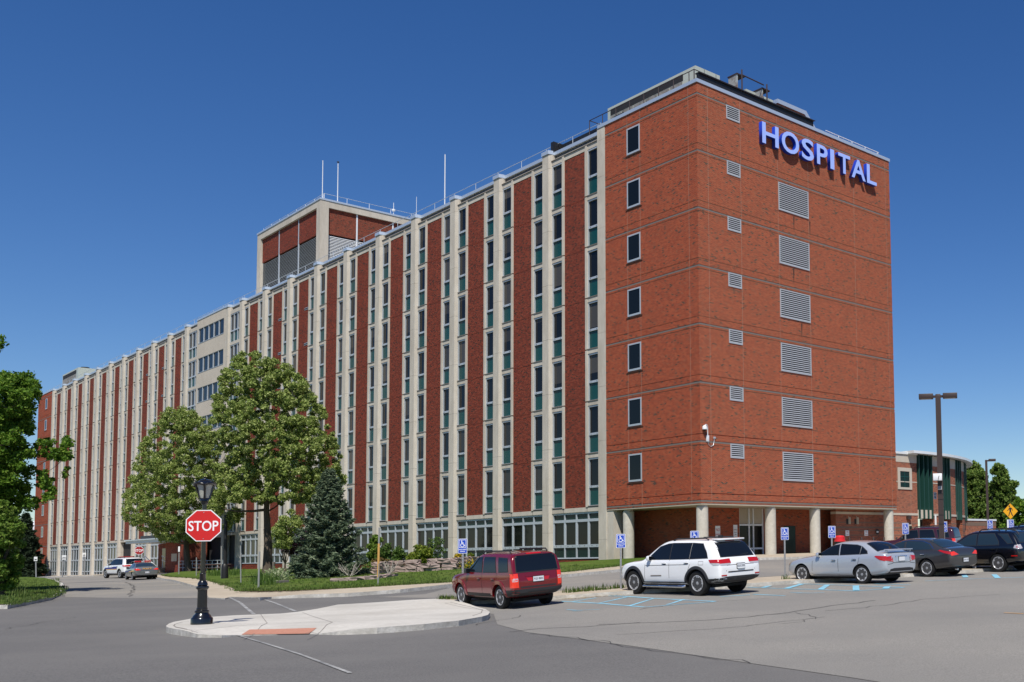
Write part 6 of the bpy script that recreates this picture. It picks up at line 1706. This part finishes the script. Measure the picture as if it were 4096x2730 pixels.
# ---- black crossover
rx = dict(key='black', wb=2.62, W=1.815, r=.36, arch=.42,
  stations=[-.99,-.97,-.93,-.86,-.74,-.58,-.38,0,.4,.9,1.3,1.55,1.8,2.05,2.28,2.42,2.7,3.0,3.3,3.46,3.54,3.57],
  zb=[(-.98,.48),(-.9,.40),(-.5,.33),(0,.28),(2.6,.28),(3.2,.31),(3.5,.40)], w=[(-.99,.74),(-.97,.82),(-.92,.87),(-.7,.895),(0,.905),(2.4,.90),(2.9,.88),(3.2,.82),(3.45,.70),(3.57,.56)],
  belt=[(-.98,.80),(-.96,.90),(-.92,1.02),(-.86,1.08),(0,1.05),(2.0,1.0),(2.4,.98),(3.0,.92),(3.4,.82),(3.57,.70)], wbelt=[(-.9,.95),(0,.945),(2.3,.95),(2.6,.92),(3.5,.9)],
  zr=[(-.98,.81),(-.96,.91),(-.92,1.04),(-.86,1.13),(-.74,1.31),(-.58,1.50),(-.38,1.555),(.4,1.59),(1.3,1.565),(1.55,1.49),(1.8,1.35),(2.05,1.17),(2.28,1.01),(2.42,.99),(3.0,.94),(3.4,.835),(3.57,.71)],
  wr=[(-.98,.66),(-.9,.76),(-.74,.73),(-.58,.69),(-.3,.66),(1.3,.66),(1.8,.69),(2.28,.77),(2.6,.74),(3.3,.66),(3.57,.46)],
  zt=[(-.98,.83),(-.96,.93),(-.92,1.06),(-.86,1.16),(-.74,1.36),(-.58,1.57),(-.38,1.63),(.4,1.665),(1.3,1.635),(1.55,1.55),(1.8,1.40),(2.05,1.21),(2.28,1.045),(2.42,1.02),(3.0,.98),(3.4,.87),(3.57,.73)],
  wheel=dict(n=5, sp=[((0,0),.16,.13)], rimr=.68, ph=.1), glass=M['car_glass_blue'],
  side_glass=[('f',[(2.02,1.05),(1.75,1.22),(1.42,1.43),(1.18,1.49),(1.02,1.49),(.98,1.06)]),('r',[(.90,1.06),(.93,1.505),(.22,1.50),(-.02,1.20),(-.05,1.08)]),('q',[(-.10,1.42),(.06,1.50),(-.38,1.48),(-.66,1.14),(-.45,1.12)])],
  rear_glass=[(-.66,1.16),(.66,1.16),(.58,1.50),(-.58,1.50)], windscreen=[(2.24,-.68),(2.24,.68),(1.6,.58),(1.6,-.58)],
  lights=[('r',[(.62,.92),(.86,.90),(.86,1.06),(.66,1.08)],'tail_clear','tail_light'),('y',[(-.96,.90),(-.72,.94),(-.76,1.05),(-.93,1.07)],'tail_clear','tail_light'),('y',[(-.94,.94),(-.80,.96),(-.82,1.02),(-.93,1.03)],'tail_red','brake_light'),('y',[(-.88,.62),(-.62,.62),(-.62,.66),(-.88,.66)],'tail_red','reflector'),('f',[(.4,.68),(.70,.68),(.72,.82),(.45,.80)],'tail_clear','headlight')],
  panels=[('y',[(.45,.52),(2.2,.52),(2.2,.60),(.45,.60)],'paint_black','side_trim')], seams=[[(.95,.34),(.97,1.03)],[(.42,.4),(.05,.78),(-.05,1.05)],[(2.12,.42),(2.10,.98)]],
  handles=[(1.1,.88),(.18,.92)], mirror=(1.86,1.08,'paint'), rails=[[(1.0,.56,1.60),(.85,.56,1.69),(.2,.56,1.70),(.05,.56,1.63)],[(-.2,.56,1.61),(-.3,.56,1.68),(-.7,.56,1.60),(-.8,.56,1.45)]])
vehicle('parked_car', 'black crossover cut off by the right edge of the picture', 'car', rx, M['paint_black'], (3998,2297.5), 40.0, RH-1, .97, 'cars parked in a row facing the hospital')
# cars glimpsed behind
van = dict(jeep); van.update(key='red')
p = atd(3745, 2200, 54)
vehicle('parked_car', 'maroon SUV mostly hidden behind the black crossover', 'car', van, M['paint_maroon'], (3757,2215), 55.5, -70, 1.04, None)
vehicle('parked_car', 'navy car roof just showing beyond the black crossover', 'car', rx, M['paint_navy'], (4150,2285), 45.0, RH-1, 1.04, None)
# ---- police vehicles
tah = dict(gc); tah.update(key='white')
e, b, bv = vehicle('police_car', 'white police SUV with red light bar and blue gold stripes', 'police car', gc, M['paint_white'], (482,2314.5), None, -55, 1.08, 'police vehicles on the driveway', None, (1.06,1.03))
mb = MB(); patch(mb, bv, [(.45,.80),(3.0,.78),(3.0,.90),(1.4,.92),(1.2,.99),(.45,1.0)], 'y', M['stripe_blue'], .01, .1, 1); patch(mb, bv, [(.45,.74),(2.6,.72),(2.6,.78),(.45,.80)], 'y', M['stripe_gold'], .012, .1, 1); mb.build('livery', e)
mb = MB(); mb.cbox((1.0,0,1.79),(.3,1.2,.06),M['sign_dred'],0,.02); mb.build('light_bar', e)
e, b, bv = vehicle('police_car', 'grey police sedan with red and clear light bar', 'police car', ava, M['paint_pgrey'], (533,2321.5), None, -43, 1.0, 'police vehicles on the driveway', None, (1,1.0))
mb = MB(); mb.cbox((.75,-.36,1.54),(.3,.5,.12),M['tail_red'],0,.03); mb.cbox((.75,.36,1.54),(.3,.5,.12),M['tail_red'],0,.03); mb.cbox((.75,.0,1.54),(.28,.22,.10),M['tail_clear'],0,.02); mb.build('light_bar', e)
mb = MB(); patch(mb, bv, [(.4,.72),(3.3,.60),(3.3,.72),(.4,.86)], 'y', M['stripe_blue'], .01, .1, 1); patch(mb, bv, [(-.8,.74),(1.2,.66),(1.2,.72),(-.8,.82)], 'y', M['stripe_gold'], .012, .1, 1); mb.build('livery', e)
mb = MB(); patch(mb, bv, [(-.17,.55),(.17,.55),(.17,.69),(-.17,.69)], 'x', M['plate_orange'], .02, .1, -1); mb.build('number_plate', e)
o = put_text('lettering', 'POLICE', .17, M['stripe_gold'], e, (-1.115,0,.93), (PI/2,0,-PI/2), .03, .006, 1.15)
# ------------------------------------------------------------------ trees and plants
def leaf_mesh(mb, centres, size, mat, jit=.35, flat=.0, ratio=.62):
    """one small four-cornered leaf (bent along its midrib) per centre"""
    n = len(centres); c = np.asarray(centres)
    d = rng.normal(size=(n,3)); d[:,2] *= (1-flat); d /= np.linalg.norm(d,axis=1)[:,None]+1e-9
    e = rng.normal(size=(n,3)); e -= d*(e*d).sum(1)[:,None]; e /= np.linalg.norm(e,axis=1)[:,None]+1e-9
    nn = np.cross(d,e); s = (size*rng.uniform(1-jit,1+jit,n))[:,None]
    v = np.stack([c-d*s, c+e*s*ratio+nn*s*.18, c+d*s, c-e*s*ratio+nn*s*.18], 1).reshape(-1,3)
    b = len(mb.v); mb.v += [tuple(x) for x in v.tolist()]; k = mb.mi(mat)
    mb.f += [(b+4*i,b+4*i+1,b+4*i+2,b+4*i+3) for i in range(n)]; mb.m += [k]*n; mb.sm += [False]*n
def blob_points(c, r, n, shell=.55):
    """points through an ellipsoid, denser towards its skin, ragged"""
    u = rng.normal(size=(n,3)); u /= np.linalg.norm(u,axis=1)[:,None]
    t = shell+(1-shell)*rng.random(n)**.7; t *= 1+rng.normal(size=n)*.10
    return np.asarray(c)+u*t[:,None]*np.asarray(r)
def grow_tree(blobs, base, lean, trunk_h, r0, mat, name, parent, limbs=None):
    """trunk and limbs reaching every leaf clump: each clump joins the nearest lower node"""
    mb = MB(); nodes = []; base = Vector(base); top = base+Vector(lean)+Vector((0,0,trunk_h))
    K = 7; path = []
    for i in range(K+1):
        t = i/K; path.append(base+Vector(lean)*t**1.3+Vector((0,0,trunk_h*t))+Vector((random.gauss(0,.02),random.gauss(0,.02),0))*trunk_h*.4*(0 if i == 0 else 1))
    rad = [r0*(1.28 if i == 0 else 1.03-.55*i/K) for i in range(K+1)]
    mb.tube(path, rad, mat, 12)
    for i in range(2, K+1): nodes.append([path[i], rad[i]])
    order = sorted(blobs, key=lambda b: (Vector(b[0])-top).length)
    for c, r in order:
        c = Vector(c); best = None; bd = 1e9
        for nd in nodes:
            v = c-nd[0]; dd = v.length*(1.0+max(0,-v.normalized().z)*1.2 if v.length > 1e-6 else 1)+(.35/ max(nd[1],.02))*.12
            if dd < bd: bd = dd; best = nd
        a = best[0]; v = c-a; ln = v.length
        if ln < .05: continue
        ra = min(best[1]*.62, .035+.022*ln+.02*r); rb = max(.014, ra*.35)
        n = max(3, int(ln/.9)); side = v.cross(Vector((0,0,1))); side = side.normalized() if side.length > 1e-6 else Vector((1,0,0))
        bow = random.uniform(-.10,.10)*ln; sag = random.uniform(.02,.14)*ln; pts = []; rs_ = []
        for i in range(n+1):
            t = i/n; q = a+v*t+side*bow*math.sin(PI*t)-Vector((0,0,sag*math.sin(PI*t)))+Vector((random.gauss(0,.03),random.gauss(0,.03),random.gauss(0,.03)))*(0 if i == 0 else ln*.25)
            pts.append(q); rs_.append(ra+(rb-ra)*t)
        mb.tube(pts, rs_, mat, 6)
        for i in range(1, n+1): nodes.append([pts[i], rs_[i]])
        for _ in range(3):
            d = Vector((random.gauss(0,1),random.gauss(0,1),random.gauss(.2,.8))).normalized()*r*.9
            mb.tube([pts[-1], pts[-1]+d*.5+Vector((0,0,.05)), pts[-1]+d], [rb*.7,rb*.45,.006], mat, 4)
    return mb.build(name, parent)
def broad_tree(name, label, cat, base, trunk_h, r0, lean, blobs, nleaf, size, lm, bark, group=None, trunk=True, shell=.5, limbs=95, spread=1.3):
    base = Vector(base); e = empty(name, base, 0, label, cat, group)
    bl = [((Vector(c)-base), r) for c, r in blobs]
    if trunk: grow_tree([(c, (sum(r)/3 if hasattr(r,'__len__') else r)) for c, r in random.sample(bl, min(limbs, len(bl)))], (0,0,-.2), lean, trunk_h, r0, bark, 'trunk', e)
    mb = MB(); vol = [(np.prod(r)**(2/3) if hasattr(r,'__len__') else r*r) for c, r in bl]; tot = sum(vol)
    for (c, r), v in zip(bl, vol):
        n = max(6, int(nleaf*v/tot)); rr = r if hasattr(r,'__len__') else (r,r,r*.75)
        leaf_mesh(mb, blob_points(tuple(c), tuple(x*spread for x in rr), n, shell), size, lm)
    mb.build('crown', e); return e
def crown_from_outline(rows, D, n, rmin, rmax, depth=.8, hole=.0):
    """clump centres filling a crown whose half-widths are given per photo row: rows = (v, u_left, u_right)"""
    rows = sorted(rows); vs_ = [r[0] for r in rows]; out = []; k = D/F
    wts = np.array([max(1,r[2]-r[1]) for r in rows], float)
    tries = 0; cells = {}
    while len(out) < n and tries < n*60:
        tries += 1
        v = random.uniform(vs_[0], vs_[-1]); ul = np.interp(v, vs_, [r[1] for r in rows]); ur = np.interp(v, vs_, [r[2] for r in rows])
        if random.random() > (ur-ul)/max(wts): continue
        hw_ = (ur-ul)/2; a = random.uniform(-1,1); b = random.uniform(-1,1)
        if a*a+b*b > 1: continue
        if a*a+b*b < .30 and random.random() < .45: continue
        u = (ul+ur)/2+a*hw_; p = atd(u, v, D+b*hw_*k*depth)
        r = random.uniform(rmin, rmax)
        # keep inside the outline
        if abs(a) > 1-r/max(.2,hw_*k): u = (ul+ur)/2+math.copysign(max(0,hw_-r/k),a); p = atd(u, v, D+b*hw_*k*depth)
        key = (int(p.x//rmax), int(p.y//rmax), int(p.z//rmax)); ok = True
        for i in (-1,0,1):
            for j in (-1,0,1):
                for l in (-1,0,1):
                    for q, s in cells.get((key[0]+i,key[1]+j,key[2]+l), ()):
                        if (p-q).length < (r+s)*.40: ok = False; break
        if ok: out.append((p, r)); cells.setdefault(key, []).append((p, r))
    return [(p, (r,r,r*.85)) for p, r in out]

# two flowering trees on the lawn
bA = G(1067, 2309, .16); DA = (bA-CAMP).dot(FW); kA = DA/F
rowsA = [(1415,960,1060),(1450,915,1140),(1500,880,1205),(1560,858,1250),(1620,838,1290),(1680,828,1315),(1740,826,1345),(1800,850,1360),(1860,850,1385),(1920,850,1385),(1970,860,1370),(2020,840,1300),(2070,850,1240),(2120,870,1180)]
blA = [b for b in crown_from_outline(rowsA, DA, 1250, 6*kA, 17*kA, .85) if not ((b[0]-CAMP).dot(UP)*0+b[0].z < 5.2 and abs(b[0].x-bA.x-.6) < 3.2)]
broad_tree('flowering_tree', 'large pale green flowering tree standing right of the stop sign', 'tree', bA, 330*kA, 19*kA, (-3*kA,0,0), blA, 130000, .070, M['leaf_pale'], M['bark'], 'pale flowering trees on the lawn', True, .05, 130)
bB = G(755, 2286, .16); DB = min((bB-CAMP).dot(FW), 116); kB = DB/F; bB = on_ground(atd(755,2286,DB).x, atd(755,2286,DB).y, .1)
rowsB = [(1635,670,770),(1680,625,820),(1740,580,850),(1800,550,880),(1860,530,900),(1920,515,900),(1980,490,900),(2040,480,900),(2090,500,880),(2130,590,860),(2165,620,800)]
blB = crown_from_outline(rowsB, DB, 950, 6*kB, 15*kB, .8)
broad_tree('flowering_tree', 'pale green flowering tree left of the stop sign with leaning trunk', 'tree', bB, 210*kB, 13*kB, (-30*kB,0,0), blB, 90000, .100, M['leaf_pale'], M['bark'], 'pale flowering trees on the lawn', True, .05, 130)
# foreground maple and lime green young tree at the left edge
Dm = 52; km = Dm/F
bM = on_ground(atd(-150, 2400, Dm).x, atd(-150, 2400, Dm).y, .1)
rowsM = [(1500,-140,130),(1530,-220,150),(1570,-300,165),(1620,-340,150),(1660,-380,120),(1720,-400,135),(1790,-400,150),(1850,-400,150),(1920,-400,120),(1990,-380,115),(2050,-350,95),(2110,-300,60)]
blM = crown_from_outline(rowsM, Dm, 900, 10*km, 28*km, .8)
for u, v, du, dv, n in ((195,1790,45,40,7),(240,1830,48,45,12),(265,1790,28,30,5),(165,1940,45,38,9),(200,1975,28,18,5),(110,2010,45,30,6),(140,1560,30,26,4)):
    for _ in range(n):
        uu, vv = random.gauss(u,du*.45), random.gauss(v,dv*.45); [blM.append((atd(uu+random.gauss(0,9),vv+random.gauss(0,8),Dm+random.uniform(-1.2,1.2)), (11*km,11*km,9*km))) for _q in range(3)]
blM += [(atd(-5,1375,Dm), (22*km,22*km,16*km)),(atd(5,1350,Dm), (14*km,14*km,12*km)),(atd(-30,1390,Dm), (30*km,30*km,20*km)),(atd(-90,1430,Dm), (40*km,40*km,30*km)),(atd(-150,1470,Dm), (45*km,45*km,30*km))]
broad_tree('maple_tree', 'bright green maple overhanging the left edge of the picture', 'tree', bM, 560*km, 22*km, (0,0,0), blM, 120000, .075, M['leaf_maple'], M['bark'], None, True, .1, 110)
Dl = 46; kl = Dl/F
bL = on_ground(atd(8, 2400, Dl).x, atd(8, 2400, Dl).y, .1)
rowsL = [(2010,-60,40),(2060,-120,75),(2110,-150,95),(2170,-170,100),(2230,-180,95),(2290,-160,85),(2340,-120,65),(2370,-60,40)]
blL = crown_from_outline(rowsL, Dl, 330, 7*kl, 17*kl, .8)
broad_tree('young_tree', 'light green young tree on the verge below the maple', 'tree', bL, 150*kl, 9*kl, (-.1,0,0), blL, 36000, .065, M['leaf_lime'], M['bark'], None, True, .4)
pl_ = []
for _ in range(14):
    q = G(random.uniform(62,112), random.uniform(2376,2392), .17); pl_.append((q, random.uniform(.2,.45), 30))
tufts('weed_clump', 'tall grass clump on the left verge', pl_, M['blade'], 'weeds')
# conifers
def conifer(name, label, base, H, Rw, lm, nb, size, group=None, droop=.18, skew=0):
    e = empty(name, base, 0, label, 'tree', group); mb = MB(); tr = MB()
    tr.tube([(0,0,-.2),(0,0,H*.5),(0,0,H*.97)], [H*.022,H*.013,.01], M['bark'], 8)
    pts = []
    for i in range(nb):
        t = (i+random.random())/nb; h = H*(.02+.96*t**1.05); ln = Rw*(1-t)**.82*random.uniform(.72,1.12)+.12; a = i*2.399+random.uniform(-.3,.3)
        dr = droop*ln*(1-t*.6); up = .10*ln+t*.35*ln
        P = [Vector((math.cos(a)*ln*s, math.sin(a)*ln*s, h-dr*math.sin(s*PI*.62)*1.3+up*s*s)) for s in (0,.25,.5,.75,1)]
        tr.tube(P, [.012+.01*ln,.01+.006*ln,.012,.008,.004], M['bark'], 4)
        n = int(26*ln*ln/ (Rw*.35)+22)
        side = Vector((-math.sin(a),math.cos(a),0))
        for _ in range(n):
            s = random.random()**.6; j = s*4; k = min(3,int(j)); q = P[k].lerp(P[k+1], j-k)
            wd = ln*.30*(1.15-s)+.05
            q = q+side*random.uniform(-wd,wd)+Vector((0,0,random.gauss(-.03,.04)*ln*.6)); pts.append(q)
    tr.build('trunk', e)
    c = np.array([p[:] for p in pts]); leaf_mesh(mb, np.repeat(c,2,axis=0)+rng.normal(size=(len(c)*2,3))*.05, size, lm, .4, .55, .30)
    mb.build('foliage', e); return e
bS = G(1312, 2309, .15); DS = (bS-CAMP).dot(FW); kS = DS/F
conifer('spruce_tree', 'dark blue green spruce right of the big flowering tree', bS, 438*kS, 150*kS, M['needle'], 190, .12)
for u, v, D, vt, w, lb in ((95,2302,170,2040,75,'dark conifer beyond the left end of the hospital'),(40,2302,176,2090,60,'second dark conifer hidden behind the lime green tree')):
    b = atd(u, v, D); b = on_ground(b.x, b.y); conifer('spruce_tree', lb, b, (v-vt)*D/F, w*D/F, M['leaf_dark'], 130, .42)
# small purple tree and a pale young tree between the big tree and the spruce
def simple_tree(name, label, u, v, rows, D, n, nleaf, size, lm, th, r0, bark, cat='tree', group=None, lean=(0,0,0), rm=(8,18)):
    b = atd(u, v, D); b = on_ground(b.x, b.y, .12); k = D/F
    return broad_tree(name, label, cat, b, th*k, r0*k, lean, crown_from_outline(rows, D, n, rm[0]*k, rm[1]*k), nleaf, size, lm, bark, group)
simple_tree('small_tree', 'small purple leaved tree between the big tree and the spruce', 1190, 2281, [(2110,1150,1230),(2150,1120,1250),(2190,1120,1250),(2215,1150,1240)], 84, 34, 2600, .085, M['leaf_purple'], 60, 4, M['bark'])
simple_tree('small_tree', 'thin green leaved young tree right of the big trunk', 1140, 2281, [(2040,1150,1180),(2070,1120,1210),(2110,1090,1215),(2150,1080,1190),(2190,1090,1160)], 82, 40, 4200, .085, M['leaf_pale'], 50, 7, M['bark'])
# trees behind the wing on the right
rows = [(1850,3880,3900),(1880,3860,3935),(1930,3850,3960),(1990,3840,3965),(2060,3840,3980),(2130,3850,3980),(2170,3860,3970)]
simple_tree('tall_tree', 'bushy tree rising behind the low wall by the wing', 3905, 2180, rows, 125, 300, 26000, .19, M['leaf_far'], 120, 9, M['bark_pale'], 'tree', 'trees at the right edge', (0,0,0), (7,16))
rows = [(1860,3970,4010),(1890,3955,4030),(1940,3950,4045),(1990,3950,4050),(2040,3940,4060),(2100,3930,4050),(2170,3930,4040)]
simple_tree('tall_tree', 'tall open tree with a pale trunk behind the thin light pole', 3985, 2180, rows, 112, 200, 17000, .17, M['leaf_far'], 170, 10, M['bark_pale'], 'tree', 'trees at the right edge', (.2,0,0), (6,13))
rows = [(1930,4040,4075),(1960,4020,4060),(2000,4000,4082),(2030,4010,4060)]
simple_tree('tall_tree', 'ragged tree branch crown reaching right above the crossing sign', 4020, 2180, rows, 118, 60, 5000, .17, M['leaf_far'], 160, 7, M['bark_pale'], 'tree', 'trees at the right edge', (.2,0,0), (6,11))
rows = [(2010,4060,4140),(2050,4020,4260),(2110,4000,4300),(2180,3990,4300),(2230,4000,4300)]
simple_tree('tall_tree', 'dense green tree behind the yellow crossing sign', 4110, 2230, rows, 105, 340, 26000, .17, M['leaf_maple'], 100, 9, M['bark'], 'tree', 'trees at the right edge', (0,0,0), (8,18))
# shrubs and flower beds along the front
def shrub(label, u0, u1, vt, vb, D, lm, nleaf, size, n=18, name='shrub', cat='shrub', stems=True):
    rows = [(vt, u0+(u1-u0)*.35, u1-(u1-u0)*.35),(vt+(vb-vt)*.3, u0+(u1-u0)*.08, u1-(u1-u0)*.08),(vt+(vb-vt)*.7, u0, u1),(vb-2, u0+(u1-u0)*.1, u1-(u1-u0)*.1)]
    b = atd((u0+u1)/2, vb, D); b = on_ground(b.x, b.y, .12); k = D/F; w = (u1-u0)
    return broad_tree(name, label, cat, b, (vb-vt)*k*.3, .03, (0,0,0), crown_from_outline(rows, D, n, w*.07*k, w*.15*k), nleaf, size, lm, M['bark'], None, stems, .35)
shrub('yellow green rounded shrub above the stone bed', 1625, 1748, 2186, 2262, 69, M['leaf_shrub'], 5200, .075, 34)
shrub('open green shrub with bare stems left of the rounded shrub', 1500, 1625, 2180, 2262, 70, M['leaf_green'], 2600, .075, 26)
shrub('tall green shrub pressed against the spruce', 1465, 1545, 2145, 2258, 72, M['leaf_lime'], 3400, .085, 26)
shrub('sparse tall shrub of upright stems before the second window', 1705, 1785, 2125, 2250, 71, M['leaf_green'], 900, .06, 24)
shrub('yellow flowering shrub left of the red car', 1805, 1862, 2220, 2262, 66, M['leaf_yellow'], 2600, .055, 20)
shrub('bronze brown shrub behind the disabled parking sign', 1858, 1905, 2225, 2268, 66, M['leaf_bronze'], 1500, .055, 16)
shrub('bright green bush right of the bronze shrub', 1868, 1905, 2212, 2248, 67.5, M['leaf_shrub'], 1500, .06, 16)
shrub('reddish low shrub at the left end of the upper stone bed', 1480, 1570, 2236, 2275, 67, M['leaf_bronze'], 2200, .055, 20)
def flower_bed(label, pts_uv, n, mats, size, off=.25, name='flower_bed'):
    e = empty(name, G(*pts_uv[0], .1), 0, label, 'flower bed'); o = e.location.copy()
    P = [G(u,v,.16) for u,v in pts_uv]
    for nm, mt, q, s in mats:
        mb = MB(); c = []
        for _ in range(int(n*q)):
            i = random.randrange(len(P)-1); p = P[i].lerp(P[i+1], random.random()); c.append((p.x-o.x+random.gauss(0,.35),p.y-o.y+random.gauss(0,.35),p.z-o.z+abs(random.gauss(.18,.14))))
        leaf_mesh(mb, c, s, mt); mb.build(nm, e)
flower_bed('low yellow flowers growing along the upper stone bed', [(1580,2272),(1700,2266),(1800,2262),(1880,2262)], 2600, [('foliage',M['leaf_green'],.7,.07),('blooms',M['leaf_yellow'],.3,.05)], .06)
flower_bed('low green plants between the two stone beds', [(1430,2298),(1500,2290),(1580,2284)], 1200, [('foliage',M['leaf_green'],1,.06)], .06)
flower_bed('yellow flowers behind the red car mirror', [(1870,2276),(1905,2272)], 500, [('foliage',M['leaf_green'],.5,.06),('blooms',M['leaf_yellow'],.6,.06)], .06)
# pale hosta clump with a board at the foot of the big tree
e = empty('hosta_clump', G(1108,2326,.16), 0, 'pale variegated plant clump in front of the big tree trunk', 'plant'); o = e.location
mb = MB(); c = [];
for _ in range(1500):
    p = G(random.gauss(1108,20), random.gauss(2322,4.0), .16); c.append((p.x-o.x,p.y-o.y,p.z-o.z+abs(random.gauss(.25,.14))))
leaf_mesh(mb, c, .085, M['leaf_hosta'], .3, .3, .4); mb.build('foliage', e)
pl_ = []
for _ in range(46):
    p = G(random.uniform(1036,1092), random.gauss(2331,4), .16); pl_.append((p, random.uniform(.25,.6), 26))
tufts('iris_leaves', 'upright green blades beside the pale plant clump', pl_, M['leaf_green'], 'plants')
a, b = G(1060,2337,.17), G(1152,2330,.17)
e = empty('timber_edging', a, 0, 'weathered board edging the pale plant clump', 'edging'); mb = MB(); d = b-a; mb.tube([(0,0,.05), (d.x,d.y,d.z+.05)], .085, M['joint_grey'], 4, False); mb.build('board', e)
pl_ = []
for u, v in ((880,2300),(900,2302),(925,2298),(940,2300),(860,2303)):
    for _ in range(8): p = G(u+random.gauss(0,8), v+random.gauss(0,1.5), .16); pl_.append((p, random.uniform(.3,.7), 20))
tufts('ground_plants', 'leafy ground plants round the dark lamp column', pl_, M['leaf_green'], 'plants')
# bare white-stemmed shrub and dead twigs
def twigs(label, u, v, h, n, spread, mat, name='bare_shrub'):
    b = G(u, v, .15); e = empty(name, b, 0, label, 'shrub'); mb = MB()
    for _ in range(n):
        a = random.uniform(0,2*PI); s = random.uniform(.2,1)*spread; hh = h*random.uniform(.5,1)
        p = [Vector((0,0,0)), Vector((math.cos(a)*s*.5,math.sin(a)*s*.5,hh*.4)), Vector((math.cos(a)*s,math.sin(a)*s,hh))]
        mb.tube(p, [.02,.015,.006], mat, 5)
        for _ in range(2):
            q = p[1].lerp(p[2], random.random()); mb.tube([q, q+Vector((random.gauss(0,.15),random.gauss(0,.15),random.uniform(.1,.3)))], [.012,.004], mat, 4)
    mb.build('stems', e)
twigs('bare white stemmed shrub in front of the spruce', 1400, 2308, .8, 13, .75, M['bark_pale'])
twigs('small bare twig shrub in front of the stone bed', 1555, 2301, .75, 12, .45, M['bark_pale'])
# stone beds: each a dry wall of rough blocks
def rock(mb, c, d, rz):
    bm = bmesh.new(); bmesh.ops.create_cube(bm, size=1.0); bmesh.ops.subdivide_edges(bm, edges=bm.edges[:], cuts=2, use_grid_fill=True)
    for v in bm.verts:
        v.co = Vector((v.co.x*d[0], v.co.y*d[1], v.co.z*d[2]))*(1-.10*random.random()) + Vector((random.gauss(0,.02),random.gauss(0,.02),random.gauss(0,.015)))
    bmesh.ops.transform(bm, matrix=Matrix.Translation(c)@Matrix.Rotation(rz,4,'Z'), verts=bm.verts); mb.bm(bm, M['rock'], False); bm.free()
def stone_bed(label, lst, courses, h0):
    P = Gs(lst, .1); e = empty('stone_wall', P[0], 0, label, 'stone wall'); o = e.location.copy(); k = 0
    for r in range(courses):
        for a, b in zip(P, P[1:]):
            d = b-a; ln = Vector((d.x,d.y,0)).length; t = random.uniform(0,.3) if r else 0
            while t < ln:
                w = random.uniform(.38,.95); hh = h0*random.uniform(.8,1.15); q = a+d*min(1,(t+w/2)/ln)
                if r == courses-1 and courses > 1 and random.random() < .18: t += w; continue
                mb = MB(); rock(mb, Vector((0,0,0)), (w*.96,.5,hh), math.atan2(d.y,d.x)+random.gauss(0,.05))
                s = mb.build('stone', e); s.location = (q.x-o.x+random.gauss(0,.03), q.y-o.y+random.gauss(0,.05), q.z-o.z+h0*(r+.45)); t += w
stone_bed('long dry stone wall retaining the flower bed', [(1482,2303),(1570,2296),(1700,2290),(1800,2284),(1895,2276)], 3, .25)
stone_bed('low row of flat stones in front of the spruce', [(1318,2333),(1400,2329),(1475,2324),(1560,2312)], 1, .22)
# ------------------------------------------------------------------ daylight
SUN_EL, SUN_AZ = 56.0, 180-6.8          # azimuth clockwise from +Y
w = bpy.data.worlds.new('World'); scene.world = w; w.use_nodes = True
t = w.node_tree; bg = t.nodes['Background']
sky = t.nodes.new('ShaderNodeTexSky'); sky.sky_type = 'NISHITA'; sky.sun_disc = False
sky.sun_elevation = R(SUN_EL); sky.sun_rotation = R(SUN_AZ); sky.altitude = 200; sky.air_density = 1.0; sky.dust_density = .0; sky.ozone_density = 4.5
hs = t.nodes.new('ShaderNodeHueSaturation'); hs.inputs['Saturation'].default_value = 1.26; hs.inputs['Hue'].default_value = .511
t.links.new(sky.outputs['Color'], hs.inputs['Color']); t.links.new(hs.outputs['Color'], bg.inputs['Color']); bg.inputs['Strength'].default_value = .085
sl = bpy.data.lights.new('sun', 'SUN'); sl.energy = 4.9; sl.angle = R(.53); sl.color = (1.0,.945,.85)
so = bpy.data.objects.new('sun', sl); COL.objects.link(so)
d = Vector((math.sin(R(SUN_AZ))*math.cos(R(SUN_EL)), math.cos(R(SUN_AZ))*math.cos(R(SUN_EL)), math.sin(R(SUN_EL))))
so.rotation_euler = d.to_track_quat('Z','Y').to_euler(); so.location = d*80
vs_ = scene.view_settings
vs_.view_transform = 'Standard'; vs_.look = 'None'; vs_.gamma = 1; vs_.use_curve_mapping = False; vs_.exposure = 0.2
scene.cycles.max_bounces = 6
